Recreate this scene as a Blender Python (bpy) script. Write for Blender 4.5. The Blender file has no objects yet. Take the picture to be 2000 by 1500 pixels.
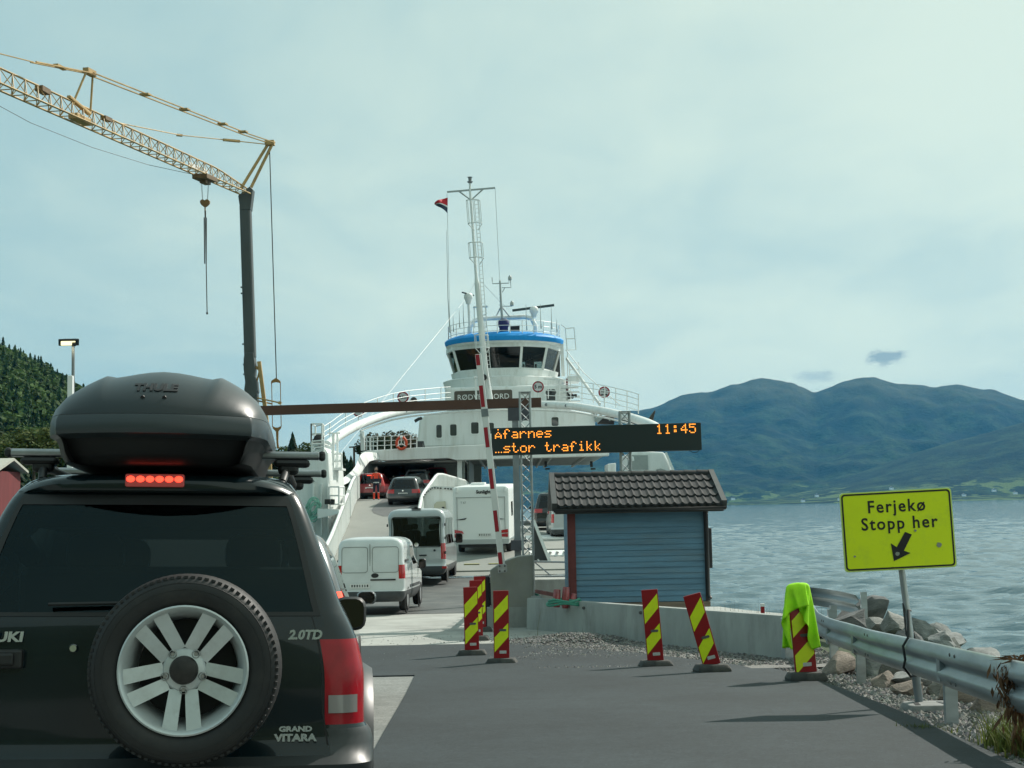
import bpy, bmesh, math, random
import numpy as np
from mathutils import Vector, Matrix, noise as mnoise
SC = bpy.context.scene
COL = SC.collection
R = math.radians
# ------------------------------------------------------------------ camera
EYE = 4.6                      # eye height above the sea (sea level is z = 0)
F = 2850.0                     # focal length in pixels of a 2000 x 1500 picture
PITCH, ROLL = R(4.85), R(-1.1)
cd = bpy.data.cameras.new('camera')
cam = bpy.data.objects.new('camera', cd); COL.objects.link(cam)
cd.sensor_fit = 'HORIZONTAL'; cd.sensor_width = 36.0; cd.lens = F * 36.0 / 2000.0
cd.clip_start = 0.1; cd.clip_end = 40000
CM = Matrix.Rotation(math.pi / 2 + PITCH, 3, 'X') @ Matrix.Rotation(ROLL, 3, 'Z')
cam.matrix_world = Matrix.Translation((0, 0, EYE)) @ CM.to_4x4()
SC.camera = cam
# ------------------------------------------------------------------ light
SUN_AZ, SUN_EL = R(47), R(42)  # azimuth from straight ahead (+Y) towards the right (+X)
sd = bpy.data.lights.new('sun', 'SUN'); sd.energy = 4.7; sd.angle = R(0.6); sd.color = (1.0, 0.95, 0.86)
so = bpy.data.objects.new('sun', sd); COL.objects.link(so)
sdir = Vector((math.sin(SUN_AZ) * math.cos(SUN_EL), math.cos(SUN_AZ) * math.cos(SUN_EL), math.sin(SUN_EL)))
so.rotation_euler = sdir.to_track_quat('Z', 'Y').to_euler(); so.location = (30, 30, 60)
W = bpy.data.worlds.new('World'); SC.world = W; W.use_nodes = True
wt = W.node_tree; wt.nodes.clear()
def wn(t, **k):
    n = wt.nodes.new(t)
    for a, b in k.items(): setattr(n, a, b)
    return n
wl = wt.links.new
sky = wn('ShaderNodeTexSky', sky_type='NISHITA', sun_disc=False, sun_elevation=SUN_EL, sun_rotation=SUN_AZ, altitude=10, air_density=1.0, dust_density=1.2, ozone_density=1.0)
tc = wn('ShaderNodeTexCoord'); sep = wn('ShaderNodeSeparateXYZ'); wl(tc.outputs['Generated'], sep.inputs[0])
def wmath(op, a, b=None, c=None, clamp=False):
    n = wn('ShaderNodeMath', operation=op); n.use_clamp = clamp
    for i, v in enumerate((a, b, c)):
        if v is None: continue
        if isinstance(v, (int, float)): n.inputs[i].default_value = v
        else: wl(v, n.inputs[i])
    return n.outputs[0]
zz = wmath('ADD', wmath('MAXIMUM', sep.outputs[2], 0.0), 0.10)
cx = wmath('DIVIDE', sep.outputs[0], zz); cy = wmath('DIVIDE', sep.outputs[1], zz)
cmb = wn('ShaderNodeCombineXYZ'); wl(cx, cmb.inputs[0]); wl(wmath('MULTIPLY', cy, 0.55), cmb.inputs[1])
def wnoise(scale, detail, rough, off, dist=0.0):
    m = wn('ShaderNodeMapping'); m.inputs['Location'].default_value = off; m.inputs['Rotation'].default_value = (0, 0, 0.25); wl(cmb.outputs[0], m.inputs[0])
    n = wn('ShaderNodeTexNoise'); n.inputs['Scale'].default_value = scale; n.inputs['Detail'].default_value = detail
    n.inputs['Roughness'].default_value = rough; n.inputs['Distortion'].default_value = dist; wl(m.outputs[0], n.inputs['Vector']); return n.outputs[0]
n1 = wnoise(0.62, 7, 0.52, (3.1, 1.7, 0), 0.35); n2 = wnoise(2.4, 6, 0.55, (7.3, 4.2, 0), 0.5)
cl = wmath('ADD', wmath('MULTIPLY', n1, 0.72), wmath('MULTIPLY', n2, 0.28))
azb = wmath('MULTIPLY', sep.outputs[0], 0.32)             # the veil thickens towards the sun side
cl = wmath('ADD', cl, azb)
mr = wn('ShaderNodeMapRange', interpolation_type='SMOOTHSTEP'); wl(cl, mr.inputs[0]); mr.inputs[1].default_value = 0.30; mr.inputs[2].default_value = 0.66
def wrgb(c):
    n = wn('ShaderNodeRGB'); n.outputs[0].default_value = (*c, 1); return n.outputs[0]
def wmix(f, a, b):
    n = wn('ShaderNodeMix', data_type='RGBA')
    if isinstance(f, (int, float)): n.inputs[0].default_value = f
    else: wl(f, n.inputs[0])
    wl(a, n.inputs[6]); wl(b, n.inputs[7]); return n.outputs[2]
veil = wmix(mr.outputs[0], wrgb((3.75, 5.5, 5.3)), wrgb((6.35, 7.6, 6.3)))
skyc = wmix(0.86, sky.outputs[0], veil)
# two small dark clouds low over the mountain: soft puffs at their own direction
def puff(px, py, rx, ry, dens, off):
    d = CM @ Vector(((px - 1000) / F, -(py - 750) / F, -1)); d.normalize()
    u = wmath('MULTIPLY', wmath('SUBTRACT', sep.outputs[0], d.x), 1 / rx); v = wmath('MULTIPLY', wmath('SUBTRACT', sep.outputs[2], d.z), 1 / ry)
    rr = wmath('SQRT', wmath('ADD', wmath('MULTIPLY', u, u), wmath('MULTIPLY', v, v)))
    c2 = wn('ShaderNodeCombineXYZ'); wl(u, c2.inputs[0]); wl(v, c2.inputs[1]); c2.inputs[2].default_value = off
    nn = wn('ShaderNodeTexNoise'); nn.inputs['Scale'].default_value = 1.5; nn.inputs['Detail'].default_value = 6; nn.inputs['Roughness'].default_value = 0.6; wl(c2.outputs[0], nn.inputs['Vector'])
    rr = wmath('ADD', rr, wmath('MULTIPLY', wmath('SUBTRACT', nn.outputs[0], 0.5), 1.9))
    m = wn('ShaderNodeMapRange', interpolation_type='SMOOTHSTEP'); wl(rr, m.inputs[0]); m.inputs[1].default_value = 1.05; m.inputs[2].default_value = 0.25
    m.inputs[3].default_value = 0.0; m.inputs[4].default_value = dens
    fwd = wmath('GREATER_THAN', sep.outputs[1], 0.0)
    return wmath('MULTIPLY', m.outputs[0], fwd)
skyc = wmix(puff(1734, 697, 0.0155, 0.0075, 0.85, 0.3), skyc, wrgb((2.5, 3.55, 3.9)))
skyc = wmix(puff(1592, 736, 0.018, 0.0050, 0.55, 4.3), skyc, wrgb((3.2, 4.4, 4.6)))
bg = wn('ShaderNodeBackground'); bg.inputs['Strength'].default_value = 0.112; wl(skyc, bg.inputs['Color'])
wo = wn('ShaderNodeOutputWorld'); wl(bg.outputs[0], wo.inputs['Surface'])
SC.view_settings.view_transform = 'Standard'; SC.view_settings.look = 'None'
SC.view_settings.exposure = 0.10; SC.view_settings.gamma = 1.0; SC.view_settings.use_curve_mapping = False
SC.cycles.max_bounces = 8; SC.cycles.transparent_max_bounces = 12; SC.cycles.volume_bounces = 0
SC.cycles.caustics_reflective = False; SC.cycles.caustics_refractive = False
# ------------------------------------------------------------------ helpers
def ray(px, py): return CM @ Vector(((px - 1000) / F, -(py - 750) / F, -1))
def at(px, py, Y):
    """the point on a picture ray at forward distance Y"""
    d = ray(px, py); t = Y / d.y
    return Vector((d.x * t, Y, EYE + d.z * t))
_dy = np.array([-400, -30, 0, 6, 12, 16, 21, 28, 36, 44, 52, 60.]); _dd = np.array([1.2, 1.22, 1.30, 1.45, 1.78, 2.02, 2.25, 2.35, 2.58, 2.64, 2.60, 2.5])
def GZ(Y): return EYE - float(np.interp(Y, _dy, _dd))
def gat(px, py):
    """the point where a picture ray meets the road"""
    lo, hi = 2.0, 60.0
    for _ in range(50):
        m = (lo + hi) / 2
        if at(px, py, m).z > GZ(m): lo = m
        else: hi = m
    return at(px, py, lo)
class MB:
    """collects shapes that become ONE mesh object"""
    def __init__(s): s.v = []; s.f = []; s.mi = []; s.M = Matrix.Identity(4)
    def add(s, vs, fs, mi=0):
        o = len(s.v); M = s.M
        s.v += [M @ Vector(p) for p in vs]; s.f += [tuple(i + o for i in f) for f in fs]; s.mi += [mi] * len(fs); return s
    def box(s, c, d, rot=None, mi=0):
        x, y, z = d[0] / 2, d[1] / 2, d[2] / 2; c = Vector(c)
        vs = [Vector((i * x, j * y, k * z)) for k in (-1, 1) for j in (-1, 1) for i in (-1, 1)]
        if rot is not None:
            m = rot if isinstance(rot, Matrix) else Matrix.Rotation(rot, 3, 'Z'); vs = [m @ p for p in vs]
        return s.add([p + c for p in vs], [(0, 2, 3, 1), (4, 5, 7, 6), (0, 1, 5, 4), (2, 6, 7, 3), (0, 4, 6, 2), (1, 3, 7, 5)], mi)
    def bar(s, a, b, w, h=None, mi=0, up=(0, 0, 1)):
        a = Vector(a); b = Vector(b); h = w if h is None else h
        d = (b - a).normalized(); u = Vector(up)
        if abs(d.dot(u)) > 0.98: u = Vector((0, 1, 0))
        x = d.cross(u).normalized(); y = x.cross(d).normalized()
        vs = [p + x * i * w / 2 + y * j * h / 2 for p in (a, b) for i, j in ((-1, -1), (1, -1), (1, 1), (-1, 1))]
        return s.add(vs, [(0, 3, 2, 1), (4, 5, 6, 7), (0, 1, 5, 4), (1, 2, 6, 5), (2, 3, 7, 6), (3, 0, 4, 7)], mi)
    def tube(s, pts, r, n=8, mi=0, cap=True, closed=False):
        pts = [Vector(p) for p in pts]; m = len(pts); rs = r if isinstance(r, (list, tuple)) else [r] * m
        vs = []; fs = []; px = None
        for i, p in enumerate(pts):
            if closed: d = pts[(i + 1) % m] - pts[i - 1]
            else: d = (pts[min(i + 1, m - 1)] - pts[max(i - 1, 0)])
            if d.length < 1e-9: d = Vector((0, 0, 1))
            d.normalize()
            if px is None:
                u = Vector((0, 0, 1)) if abs(d.z) < 0.9 else Vector((1, 0, 0)); x = d.cross(u).normalized()
            else:
                x = px - d * px.dot(d)
                if x.length < 1e-6: x = d.orthogonal()
                x.normalize()
            px = x; y = d.cross(x)
            vs += [p + (x * math.cos(6.28318531 * k / n) + y * math.sin(6.28318531 * k / n)) * rs[i] for k in range(n)]
        for i in range(m if closed else m - 1):
            j = (i + 1) % m
            for k in range(n):
                l = (k + 1) % n; fs.append((i * n + k, i * n + l, j * n + l, j * n + k))
        if cap and not closed: fs += [tuple(range(n))[::-1], tuple(range((m - 1) * n, m * n))]
        return s.add(vs, fs, mi)
    def lathe(s, prof, n=24, M=None, mi=0, cap=True):
        """profile of (radius, height) turned about local Z"""
        vs = []; fs = []; m = len(prof)
        for r, z in prof: vs += [Vector((r * math.cos(6.28318531 * k / n), r * math.sin(6.28318531 * k / n), z)) for k in range(n)]
        for i in range(m - 1):
            for k in range(n):
                l = (k + 1) % n; fs.append((i * n + k, i * n + l, (i + 1) * n + l, (i + 1) * n + k))
        if cap:
            if prof[0][0] > 1e-6: fs.append(tuple(range(n))[::-1])
            if prof[-1][0] > 1e-6: fs.append(tuple(range((m - 1) * n, m * n)))
        if M is not None: vs = [M @ v for v in vs]
        return s.add(vs, fs, mi)
    def prism(s, out, d, M=None, mi=0):
        """2-D outline (local XY, counter-clockwise) extruded from z = 0 to z = d"""
        n = len(out); vs = [Vector((x, y, 0)) for x, y in out] + [Vector((x, y, d)) for x, y in out]
        fs = [tuple(range(n))[::-1], tuple(range(n, 2 * n))] + [(i, (i + 1) % n, n + (i + 1) % n, n + i) for i in range(n)]
        if M is not None: vs = [M @ v for v in vs]
        return s.add(vs, fs, mi)
    def grid(s, P, mi=0, flip=False):
        a = len(P); b = len(P[0]); vs = [p for row in P for p in row]; fs = []
        for i in range(a - 1):
            for j in range(b - 1):
                q = (i * b + j, i * b + j + 1, (i + 1) * b + j + 1, (i + 1) * b + j); fs.append(q[::-1] if flip else q)
        return s.add(vs, fs, mi)
    def build(s, name, mats, parent=None, smooth=None, bevel=0, world=False, seg=2, label=None):
        me = bpy.data.meshes.new(name); me.from_pydata([tuple(v) for v in s.v], [], s.f)
        mats = mats if isinstance(mats, (list, tuple)) else [mats]
        for m in mats: me.materials.append(m)
        if len(mats) > 1: me.polygons.foreach_set('material_index', s.mi)
        me.validate(); return link(name, me, parent, smooth, bevel, world, seg, label)
def link(name, me, parent=None, smooth=None, bevel=0, world=False, seg=2, label=None):
    me.update()
    if smooth is not None:
        me.shade_smooth()
        if smooth < 179: me.set_sharp_from_angle(angle=R(smooth))
    o = bpy.data.objects.new(name, me); COL.objects.link(o)
    if parent is not None:
        o.parent = parent
        if world:
            p = parent; L = Matrix.Identity(4)
            while p is not None: L = p.matrix_parent_inverse @ p.matrix_basis @ L if p.parent else p.matrix_basis @ L; p = p.parent
            o.matrix_parent_inverse = L.inverted()
    if bevel:
        b = o.modifiers.new('bevel', 'BEVEL'); b.width = bevel; b.segments = seg; b.limit_method = 'ANGLE'; b.angle_limit = R(40); b.harden_normals = False
    if label: o['label'] = label
    return o
def tag(o, label, cat, group=None):
    o['label'] = label; o['category'] = cat
    if group: o['group'] = group
    return o
def thing(name, label, cat, loc=(0, 0, 0), rz=0.0, group=None, rx=0.0, ry=0.0):
    o = bpy.data.objects.new(name, None); COL.objects.link(o); o.location = loc; o.rotation_euler = (rx, ry, rz); o.empty_display_size = 0.2
    return tag(o, label, cat, group)
def kind(o, k): o['kind'] = k; return o
def copy_tree(o, parent=None):
    c = o.copy(); COL.objects.link(c)
    if parent is not None: c.parent = parent
    for ch in list(o.children): copy_tree(ch, c)
    return c
# XZ = a plane facing the camera (local x right, local y up, local z towards the viewer)
XZ = Matrix(((1, 0, 0, 0), (0, 0, -1, 0), (0, 1, 0, 0), (0, 0, 0, 1)))
def T(*a): return Matrix.Translation(a)
def RZ(a): return Matrix.Rotation(a, 4, 'Z')
def RX(a): return Matrix.Rotation(a, 4, 'X')
def RY(a): return Matrix.Rotation(a, 4, 'Y')
def rrect(w, h, r, n=4):
    o = []
    for cx_, cy_, a0 in ((w / 2 - r, h / 2 - r, 0), (-w / 2 + r, h / 2 - r, 90), (-w / 2 + r, -h / 2 + r, 180), (w / 2 - r, -h / 2 + r, 270)):
        for k in range(n + 1):
            a = R(a0 + 90 * k / n); o.append((cx_ + r * math.cos(a), cy_ + r * math.sin(a)))
    return o
def circ(r, n=24, cx_=0, cy_=0): return [(cx_ + r * math.cos(6.28318531 * k / n), cy_ + r * math.sin(6.28318531 * k / n)) for k in range(n)]
def text_mesh(txt, size, depth, name='lettering', bold=0.0, align='CENTER', spacing=1.0, sx=1.0, shear=0.0):
    cu = bpy.data.curves.new(name, 'FONT'); cu.body = txt; cu.size = size; cu.extrude = depth / 2; cu.align_x = align; cu.align_y = 'CENTER'
    cu.space_character = spacing; cu.offset = bold; cu.resolution_u = 3; cu.shear = shear
    ob = bpy.data.objects.new(name, cu); COL.objects.link(ob); dg = bpy.context.evaluated_depsgraph_get()
    me = bpy.data.meshes.new_from_object(ob.evaluated_get(dg)); me.name = name; bpy.data.objects.remove(ob); bpy.data.curves.remove(cu)
    if sx != 1.0: me.transform(Matrix.Diagonal((sx, 1, 1, 1)))
    return me
def put_text(txt, size, mat, M, parent, name='lettering', depth=0.004, world=False, **k):
    """lettering lying in the local XY plane of M, facing local +Z"""
    me = text_mesh(txt, size, depth, name, **k); me.transform(M); me.materials.clear(); me.materials.append(mat)
    return link(name, me, parent, None, 0, world)
# ------------------------------------------------------------------ materials
def mat(name, col, rough=0.5, metal=0.0, coat=0.0, spec=0.5, var=0.0, vscale=6.0, bump=0.0, bscale=40.0, dirt=None, dscale=1.5, damt=0.5, emit=None, estr=0.0, rvar=0.0, stretch=(1, 1, 1), obj=False):
    m = bpy.data.materials.new(name); m.use_nodes = True; nt = m.node_tree; b = nt.nodes['Principled BSDF']
    b.inputs['Base Color'].default_value = (*col, 1); b.inputs['Roughness'].default_value = rough; b.inputs['Metallic'].default_value = metal
    b.inputs['Coat Weight'].default_value = coat; b.inputs['Coat Roughness'].default_value = 0.04; b.inputs['Specular IOR Level'].default_value = spec
    L = nt.links.new
    if var or bump or dirt or rvar:
        t = nt.nodes.new('ShaderNodeTexCoord'); mp = nt.nodes.new('ShaderNodeMapping'); mp.inputs['Scale'].default_value = stretch; L(t.outputs['Object'], mp.inputs[0])
        def nz(sc, det=5, ro=0.6):
            n = nt.nodes.new('ShaderNodeTexNoise'); n.inputs['Scale'].default_value = sc; n.inputs['Detail'].default_value = det; n.inputs['Roughness'].default_value = ro; L(mp.outputs[0], n.inputs['Vector']); return n
        last = None
        if var:
            n = nz(vscale); mx = nt.nodes.new('ShaderNodeMix'); mx.data_type = 'RGBA'
            mx.inputs[6].default_value = (*[c * (1 - var) for c in col], 1); mx.inputs[7].default_value = (*[min(1, c * (1 + var)) for c in col], 1)
            rp = nt.nodes.new('ShaderNodeMapRange'); rp.inputs[1].default_value = 0.3; rp.inputs[2].default_value = 0.7; L(n.outputs[0], rp.inputs[0]); L(rp.outputs[0], mx.inputs[0]); last = mx.outputs[2]; L(last, b.inputs['Base Color'])
        if dirt:
            n = nz(dscale, 7, 0.68); rp = nt.nodes.new('ShaderNodeMapRange'); rp.inputs[1].default_value = 0.5; rp.inputs[2].default_value = 0.72; rp.inputs[4].default_value = damt; L(n.outputs[0], rp.inputs[0])
            mx = nt.nodes.new('ShaderNodeMix'); mx.data_type = 'RGBA'; L(rp.outputs[0], mx.inputs[0])
            if last is not None: L(last, mx.inputs[6])
            else: mx.inputs[6].default_value = (*col, 1)
            mx.inputs[7].default_value = (*dirt, 1); L(mx.outputs[2], b.inputs['Base Color'])
        if rvar:
            n = nz(vscale * 1.7); rp = nt.nodes.new('ShaderNodeMapRange'); rp.inputs[3].default_value = max(0, rough - rvar); rp.inputs[4].default_value = min(1, rough + rvar); L(n.outputs[0], rp.inputs[0]); L(rp.outputs[0], b.inputs['Roughness'])
        if bump:
            n = nz(bscale, 6, 0.65); bp = nt.nodes.new('ShaderNodeBump'); bp.inputs['Strength'].default_value = bump; bp.inputs['Distance'].default_value = 0.02; L(n.outputs[0], bp.inputs['Height']); L(bp.outputs[0], b.inputs['Normal'])
    if emit: b.inputs['Emission Color'].default_value = (*emit, 1); b.inputs['Emission Strength'].default_value = estr
    return m
def glass(name, tint, rough=0.0, refl=1.0):
    """thin window glass: tinted see-through with a mirror-like surface"""
    m = bpy.data.materials.new(name); m.use_nodes = True; nt = m.node_tree; nt.nodes.clear(); L = nt.links.new
    t = nt.nodes.new('ShaderNodeBsdfTransparent'); t.inputs[0].default_value = (*tint, 1)
    g = nt.nodes.new('ShaderNodeBsdfGlossy'); g.inputs['Roughness'].default_value = rough; g.inputs['Color'].default_value = (*(refl if isinstance(refl, tuple) else (refl,) * 3), 1)
    f = nt.nodes.new('ShaderNodeFresnel'); f.inputs['IOR'].default_value = 1.5
    x = nt.nodes.new('ShaderNodeMixShader'); L(f.outputs[0], x.inputs[0]); L(t.outputs[0], x.inputs[1]); L(g.outputs[0], x.inputs[2])
    o = nt.nodes.new('ShaderNodeOutputMaterial'); L(x.outputs[0], o.inputs[0]); return m
MT = {}
MT['white'] = mat('white_paint', (0.80, 0.82, 0.80), 0.35, var=0.04, vscale=1.2, dirt=(0.52, 0.50, 0.44), dscale=0.9, damt=0.25)
MT['white_clean'] = mat('white_enamel', (0.82, 0.84, 0.83), 0.3)
MT['black'] = mat('black_plastic', (0.012, 0.013, 0.014), 0.5, var=0.2, vscale=8)
MT['rubber'] = mat('tyre_rubber', (0.016, 0.016, 0.017), 0.75, var=0.3, vscale=9, bump=0.3, bscale=60)
MT['galv'] = mat('galvanised_steel', (0.42, 0.45, 0.46), 0.42, 0.75, var=0.22, vscale=5, rvar=0.12, dirt=(0.25, 0.25, 0.24), dscale=2.0, damt=0.5)
MT['grey_steel'] = mat('grey_steel', (0.20, 0.225, 0.24), 0.5, 0.3, var=0.15, vscale=3)
MT['dark_glass'] = glass('tinted_glass', (0.20, 0.24, 0.24))
MT['glass'] = glass('clear_glass', (0.62, 0.70, 0.68))
MT['priv_glass'] = glass('privacy_glass', (0.10, 0.125, 0.13))
MT['chrome'] = mat('chrome', (0.75, 0.76, 0.76), 0.12, 1.0)
MT['interior'] = mat('car_interior', (0.02, 0.021, 0.022), 0.8, var=0.2)
MT['plate'] = mat('number_plate', (0.75, 0.76, 0.74), 0.35)
MT['ink'] = mat('black_lettering', (0.01, 0.01, 0.012), 0.5)
MT['red_light'] = mat('tail_light_red', (0.45, 0.012, 0.012), 0.12, coat=1.0)
MT['brake_on'] = mat('lit_brake_lamp', (0.6, 0.02, 0.01), 0.2, emit=(1.0, 0.06, 0.03), estr=2.6)
MT['clear_light'] = mat('reversing_lamp', (0.55, 0.55, 0.53), 0.15, coat=1.0)
# ------------------------------------------------------------------ setting: ground, road, sea, mountains, hill
def fbm(x, y, sc, oct=4, seed=0.0, gain=0.5):
    s = 0.0; a = 1.0; t = 0.0
    for i in range(oct):
        s += a * mnoise.noise(Vector((x * sc + seed, y * sc - seed * 1.7, seed * 0.37 + i * 3.1))); t += a; a *= gain; sc *= 2.03
    return s / t
_sy = np.array([-60, 0, 6, 10, 13, 17, 21, 27, 30, 33, 36.9]); _sx = np.array([6.5, 5.4, 4.7, 4.55, 4.75, 5.3, 6.2, 7.6, 7.2, 6.0, 5.2])
def shore(Y): return float(np.interp(Y, _sy, _sx))
_hx = np.array([-1200, -420, -300, -262, -235, -200, -150, -110, -70, -30]); _hh = np.array([118, 108, 86, 70, 54, 37, 19, 9, 3, 0.])
def sstep(a, b, x):
    t = min(1, max(0, (x - a) / (b - a))); return t * t * (3 - 2 * t)
def land_z(X, Y):
    if Y <= 37.0:
        z = GZ(Y) - 0.05
        s = shore(Y)
        if X > s: z -= (X - s) * 0.62
        if X < -9: z += sstep(-9, -60, X) * 0
        if Y > 36.9 and X > -26: z = -2.5
    else:
        c = -26 + 9 * sstep(90, 200, Y) - 26 * sstep(260, 600, Y)
        z = 2.4 - max(0, X - c) * 0.6 + 0.25 * fbm(X, Y, 0.08, 3, 2.0)
    if X < -30:
        z += float(np.interp(X * 800 / max(Y, 420), _hx, _hh)) * sstep(200, 800, Y) * (1 - 0.5 * sstep(900, 1500, Y)) + sstep(-45, -120, X) * 5 * sstep(30, 120, Y)
        z += sstep(300, 700, Y) * 5 * fbm(X, Y, 0.012, 4, 5.0)
    if Y < -18: z += sstep(-18, -230, Y) * (85 + 12 * fbm(X, Y, .02, 3, 4.0))  # unseen rise behind the viewer, added to darken reflections in the off-roader
    return max(z, -4.0)
xs = np.concatenate([np.linspace(-900, -60, 57), np.linspace(-54, -12, 15), np.linspace(-10, 10, 41), np.linspace(11, 30, 10)])
ys = np.concatenate([np.linspace(-300, -20, 8), np.linspace(-15, 36.5, 46), [36.92, 37.05], np.linspace(40, 200, 26), np.linspace(215, 1500, 65)])
b = MB(); b.grid([[Vector((x, y, land_z(x, y))) for x in xs] for y in ys])
MT['soil'] = mat('grassy_soil', (0.040, 0.062, 0.026), 0.95, var=0.4, vscale=0.08, dirt=(0.085, 0.085, 0.05), dscale=0.25, damt=0.6, bump=0.5, bscale=3)
kind(b.build('ground', MT['soil'], smooth=180), 'structure')
def sheet(name, poly, dz, m, step=1.0, thick=0.0):
    """a road surface: plan polygon given as left and right edges per Y, draped over the ground profile"""
    b = MB(); rows = []
    for (Y, xl, xr) in poly:
        n = max(2, int((xr - xl) / step) + 1); rows.append((Y, np.linspace(xl, xr, 13)))
    P = [[Vector((x, Y, GZ(Y) + dz)) for x in X] for Y, X in rows]; b.grid(P)
    if thick:
        for side in (0, -1):
            b.grid([[r[side], r[side] - Vector((0, 0, thick))] for r in P], flip=(side == 0))
        b.grid([[p - Vector((0, 0, thick)) for p in P[0]], P[0]]); b.grid([P[-1], [p - Vector((0, 0, thick)) for p in P[-1]]])
    return kind(b.build(name, m, smooth=60), 'structure')
def asphalt(name, c, agg, patch=0.12):
    m = bpy.data.materials.new(name); m.use_nodes = True; nt = m.node_tree; L = nt.links.new; p = nt.nodes['Principled BSDF']; p.inputs['Roughness'].default_value = 0.82; p.inputs['Specular IOR Level'].default_value = 0.35
    t = nt.nodes.new('ShaderNodeTexCoord')
    def nz(sc, d, r=0.6, kindn='ShaderNodeTexNoise'):
        n = nt.nodes.new(kindn); n.inputs['Scale'].default_value = sc
        if kindn == 'ShaderNodeTexNoise': n.inputs['Detail'].default_value = d; n.inputs['Roughness'].default_value = r
        L(t.outputs['Object'], n.inputs['Vector']); return n
    def ramp(src, lo, hi, a, b_):
        r = nt.nodes.new('ShaderNodeMapRange'); r.inputs[1].default_value = lo; r.inputs[2].default_value = hi; r.inputs[3].default_value = a; r.inputs[4].default_value = b_; L(src, r.inputs[0]); return r.outputs[0]
    f1 = ramp(nz(160, 3, 0.7).outputs[0], 0.3, 0.7, 1 - agg, 1 + agg); f2 = ramp(nz(0.45, 5).outputs[0], 0.3, 0.7, 1 - patch, 1 + patch)
    f3 = ramp(nz(38, 4, .8).outputs[0], 0.30, 0.70, 0.62, 1.42); f4 = ramp(nz(2.6, 6, .7).outputs[0], 0.28, 0.66, 0.84, 1.08); f5 = ramp(nz(23, 2).outputs[0], .70, .73, 1.0, 2.2)
    def mul(a, b_):
        n = nt.nodes.new('ShaderNodeMath'); n.operation = 'MULTIPLY'; L(a, n.inputs[0]); L(b_, n.inputs[1]); return n.outputs[0]
    f6 = ramp(nz(8.5, 6, .85).outputs[0], .3, .7, .74, 1.26); v = mul(mul(mul(mul(mul(f1, f2), f3), f4), f5), f6)
    mx = nt.nodes.new('ShaderNodeVectorMath'); mx.operation = 'SCALE'; mx.inputs[0].default_value = c; L(v, mx.inputs['Scale']); L(mx.outputs[0], p.inputs['Base Color'])
    bp = nt.nodes.new('ShaderNodeBump'); bp.inputs['Strength'].default_value = 0.7; bp.inputs['Distance'].default_value = 0.006; L(nz(110, 4, 0.7).outputs[0], bp.inputs['Height']); L(bp.outputs[0], p.inputs['Normal']); return m
MT['old_asphalt'] = asphalt('old_pale_asphalt', (0.20, 0.205, 0.195), 0.45, 0.16)
MT['new_asphalt'] = asphalt('new_dark_asphalt', (0.0245, 0.0330, 0.0370), 0.55, 0.24)
MT['gravel'] = asphalt('gravel', (0.17, 0.165, 0.155), 0.75, 0.25)
MT['concrete'] = mat('concrete', (0.34, 0.35, 0.33), 0.85, var=0.16, vscale=2.5, dirt=(0.16, 0.155, 0.14), dscale=1.6, damt=0.6, bump=0.25, bscale=30, stretch=(1, 1, 0.5))
Ys = list(np.linspace(-15, 36.6, 53))
_ey = np.array([-20, 0, 8.9, 11.5, 14, 16.2, 18.5, 20.0]); _ex = np.array([3.0, 2.9, 3.02, 3.22, 3.40, 3.50, 3.45, 3.3])
def edge(Y): return float(np.interp(Y, _ey, _ex))
sheet('road', [(Y, -14.0, edge(Y) if Y < 20 else 0.9) for Y in Ys if Y < 36.5] + [(36.55, -14.0, 0.9)], 0.0, MT['old_asphalt'])
# new asphalt: a fresh lane from the viewer to its straight end, its left joint running diagonally
pa, pb, pc = gat(735, 1462), gat(812, 1318), gat(1560, 1302)
rows = []
for Y in np.linspace(-15, pb.y - 0.3, 24):
    xl = pa.x + (pb.x - pa.x) * (Y - pa.y) / (pb.y - pa.y); rows.append((Y, max(xl, -7) if Y < pa.y else xl, edge(Y) - 0.03))
sheet('new_asphalt', rows, 0.022, MT['new_asphalt'], thick=0.022)
sheet('asphalt_patch', [(pb.y - 0.298, -3.2, edge(pb.y) - 0.25), (pb.y + .5, -3.2, edge(pb.y) - 0.3), (gat(800, 1286).y, -3.6, 1.9), (gat(800, 1262).y, -3.6, 0.02)], 0.018, MT['new_asphalt'], thick=0.018)
sheet('gravel_verge', [(Y, edge(Y) - 0.02, shore(Y) + 0.1) for Y in np.linspace(-15, 21.5, 37)], -0.022, MT['gravel'])
sheet('concrete_apron', [(Y, -13.9, 0.88) for Y in np.linspace(gat(800, 1261).y, 36.4, 14)], 0.012, mat('pale_apron', (0.36, 0.365, 0.34), 0.85, var=0.16, vscale=.9, dirt=(0.20, 0.195, 0.18), dscale=.7, damt=0.7, bump=.3, bscale=30), thick=0.01)
sheet('gravel_bed', [(Y, 0.05, 4.6) for Y in np.linspace(19.6, 25.5, 12)], 0.006, MT['gravel'])
sheet('quay_apron', [(Y, 0.92, shore(Y) - 0.15) for Y in np.linspace(25.6, 36.8, 12)], 0.03, MT['concrete'], thick=0.03)
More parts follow.
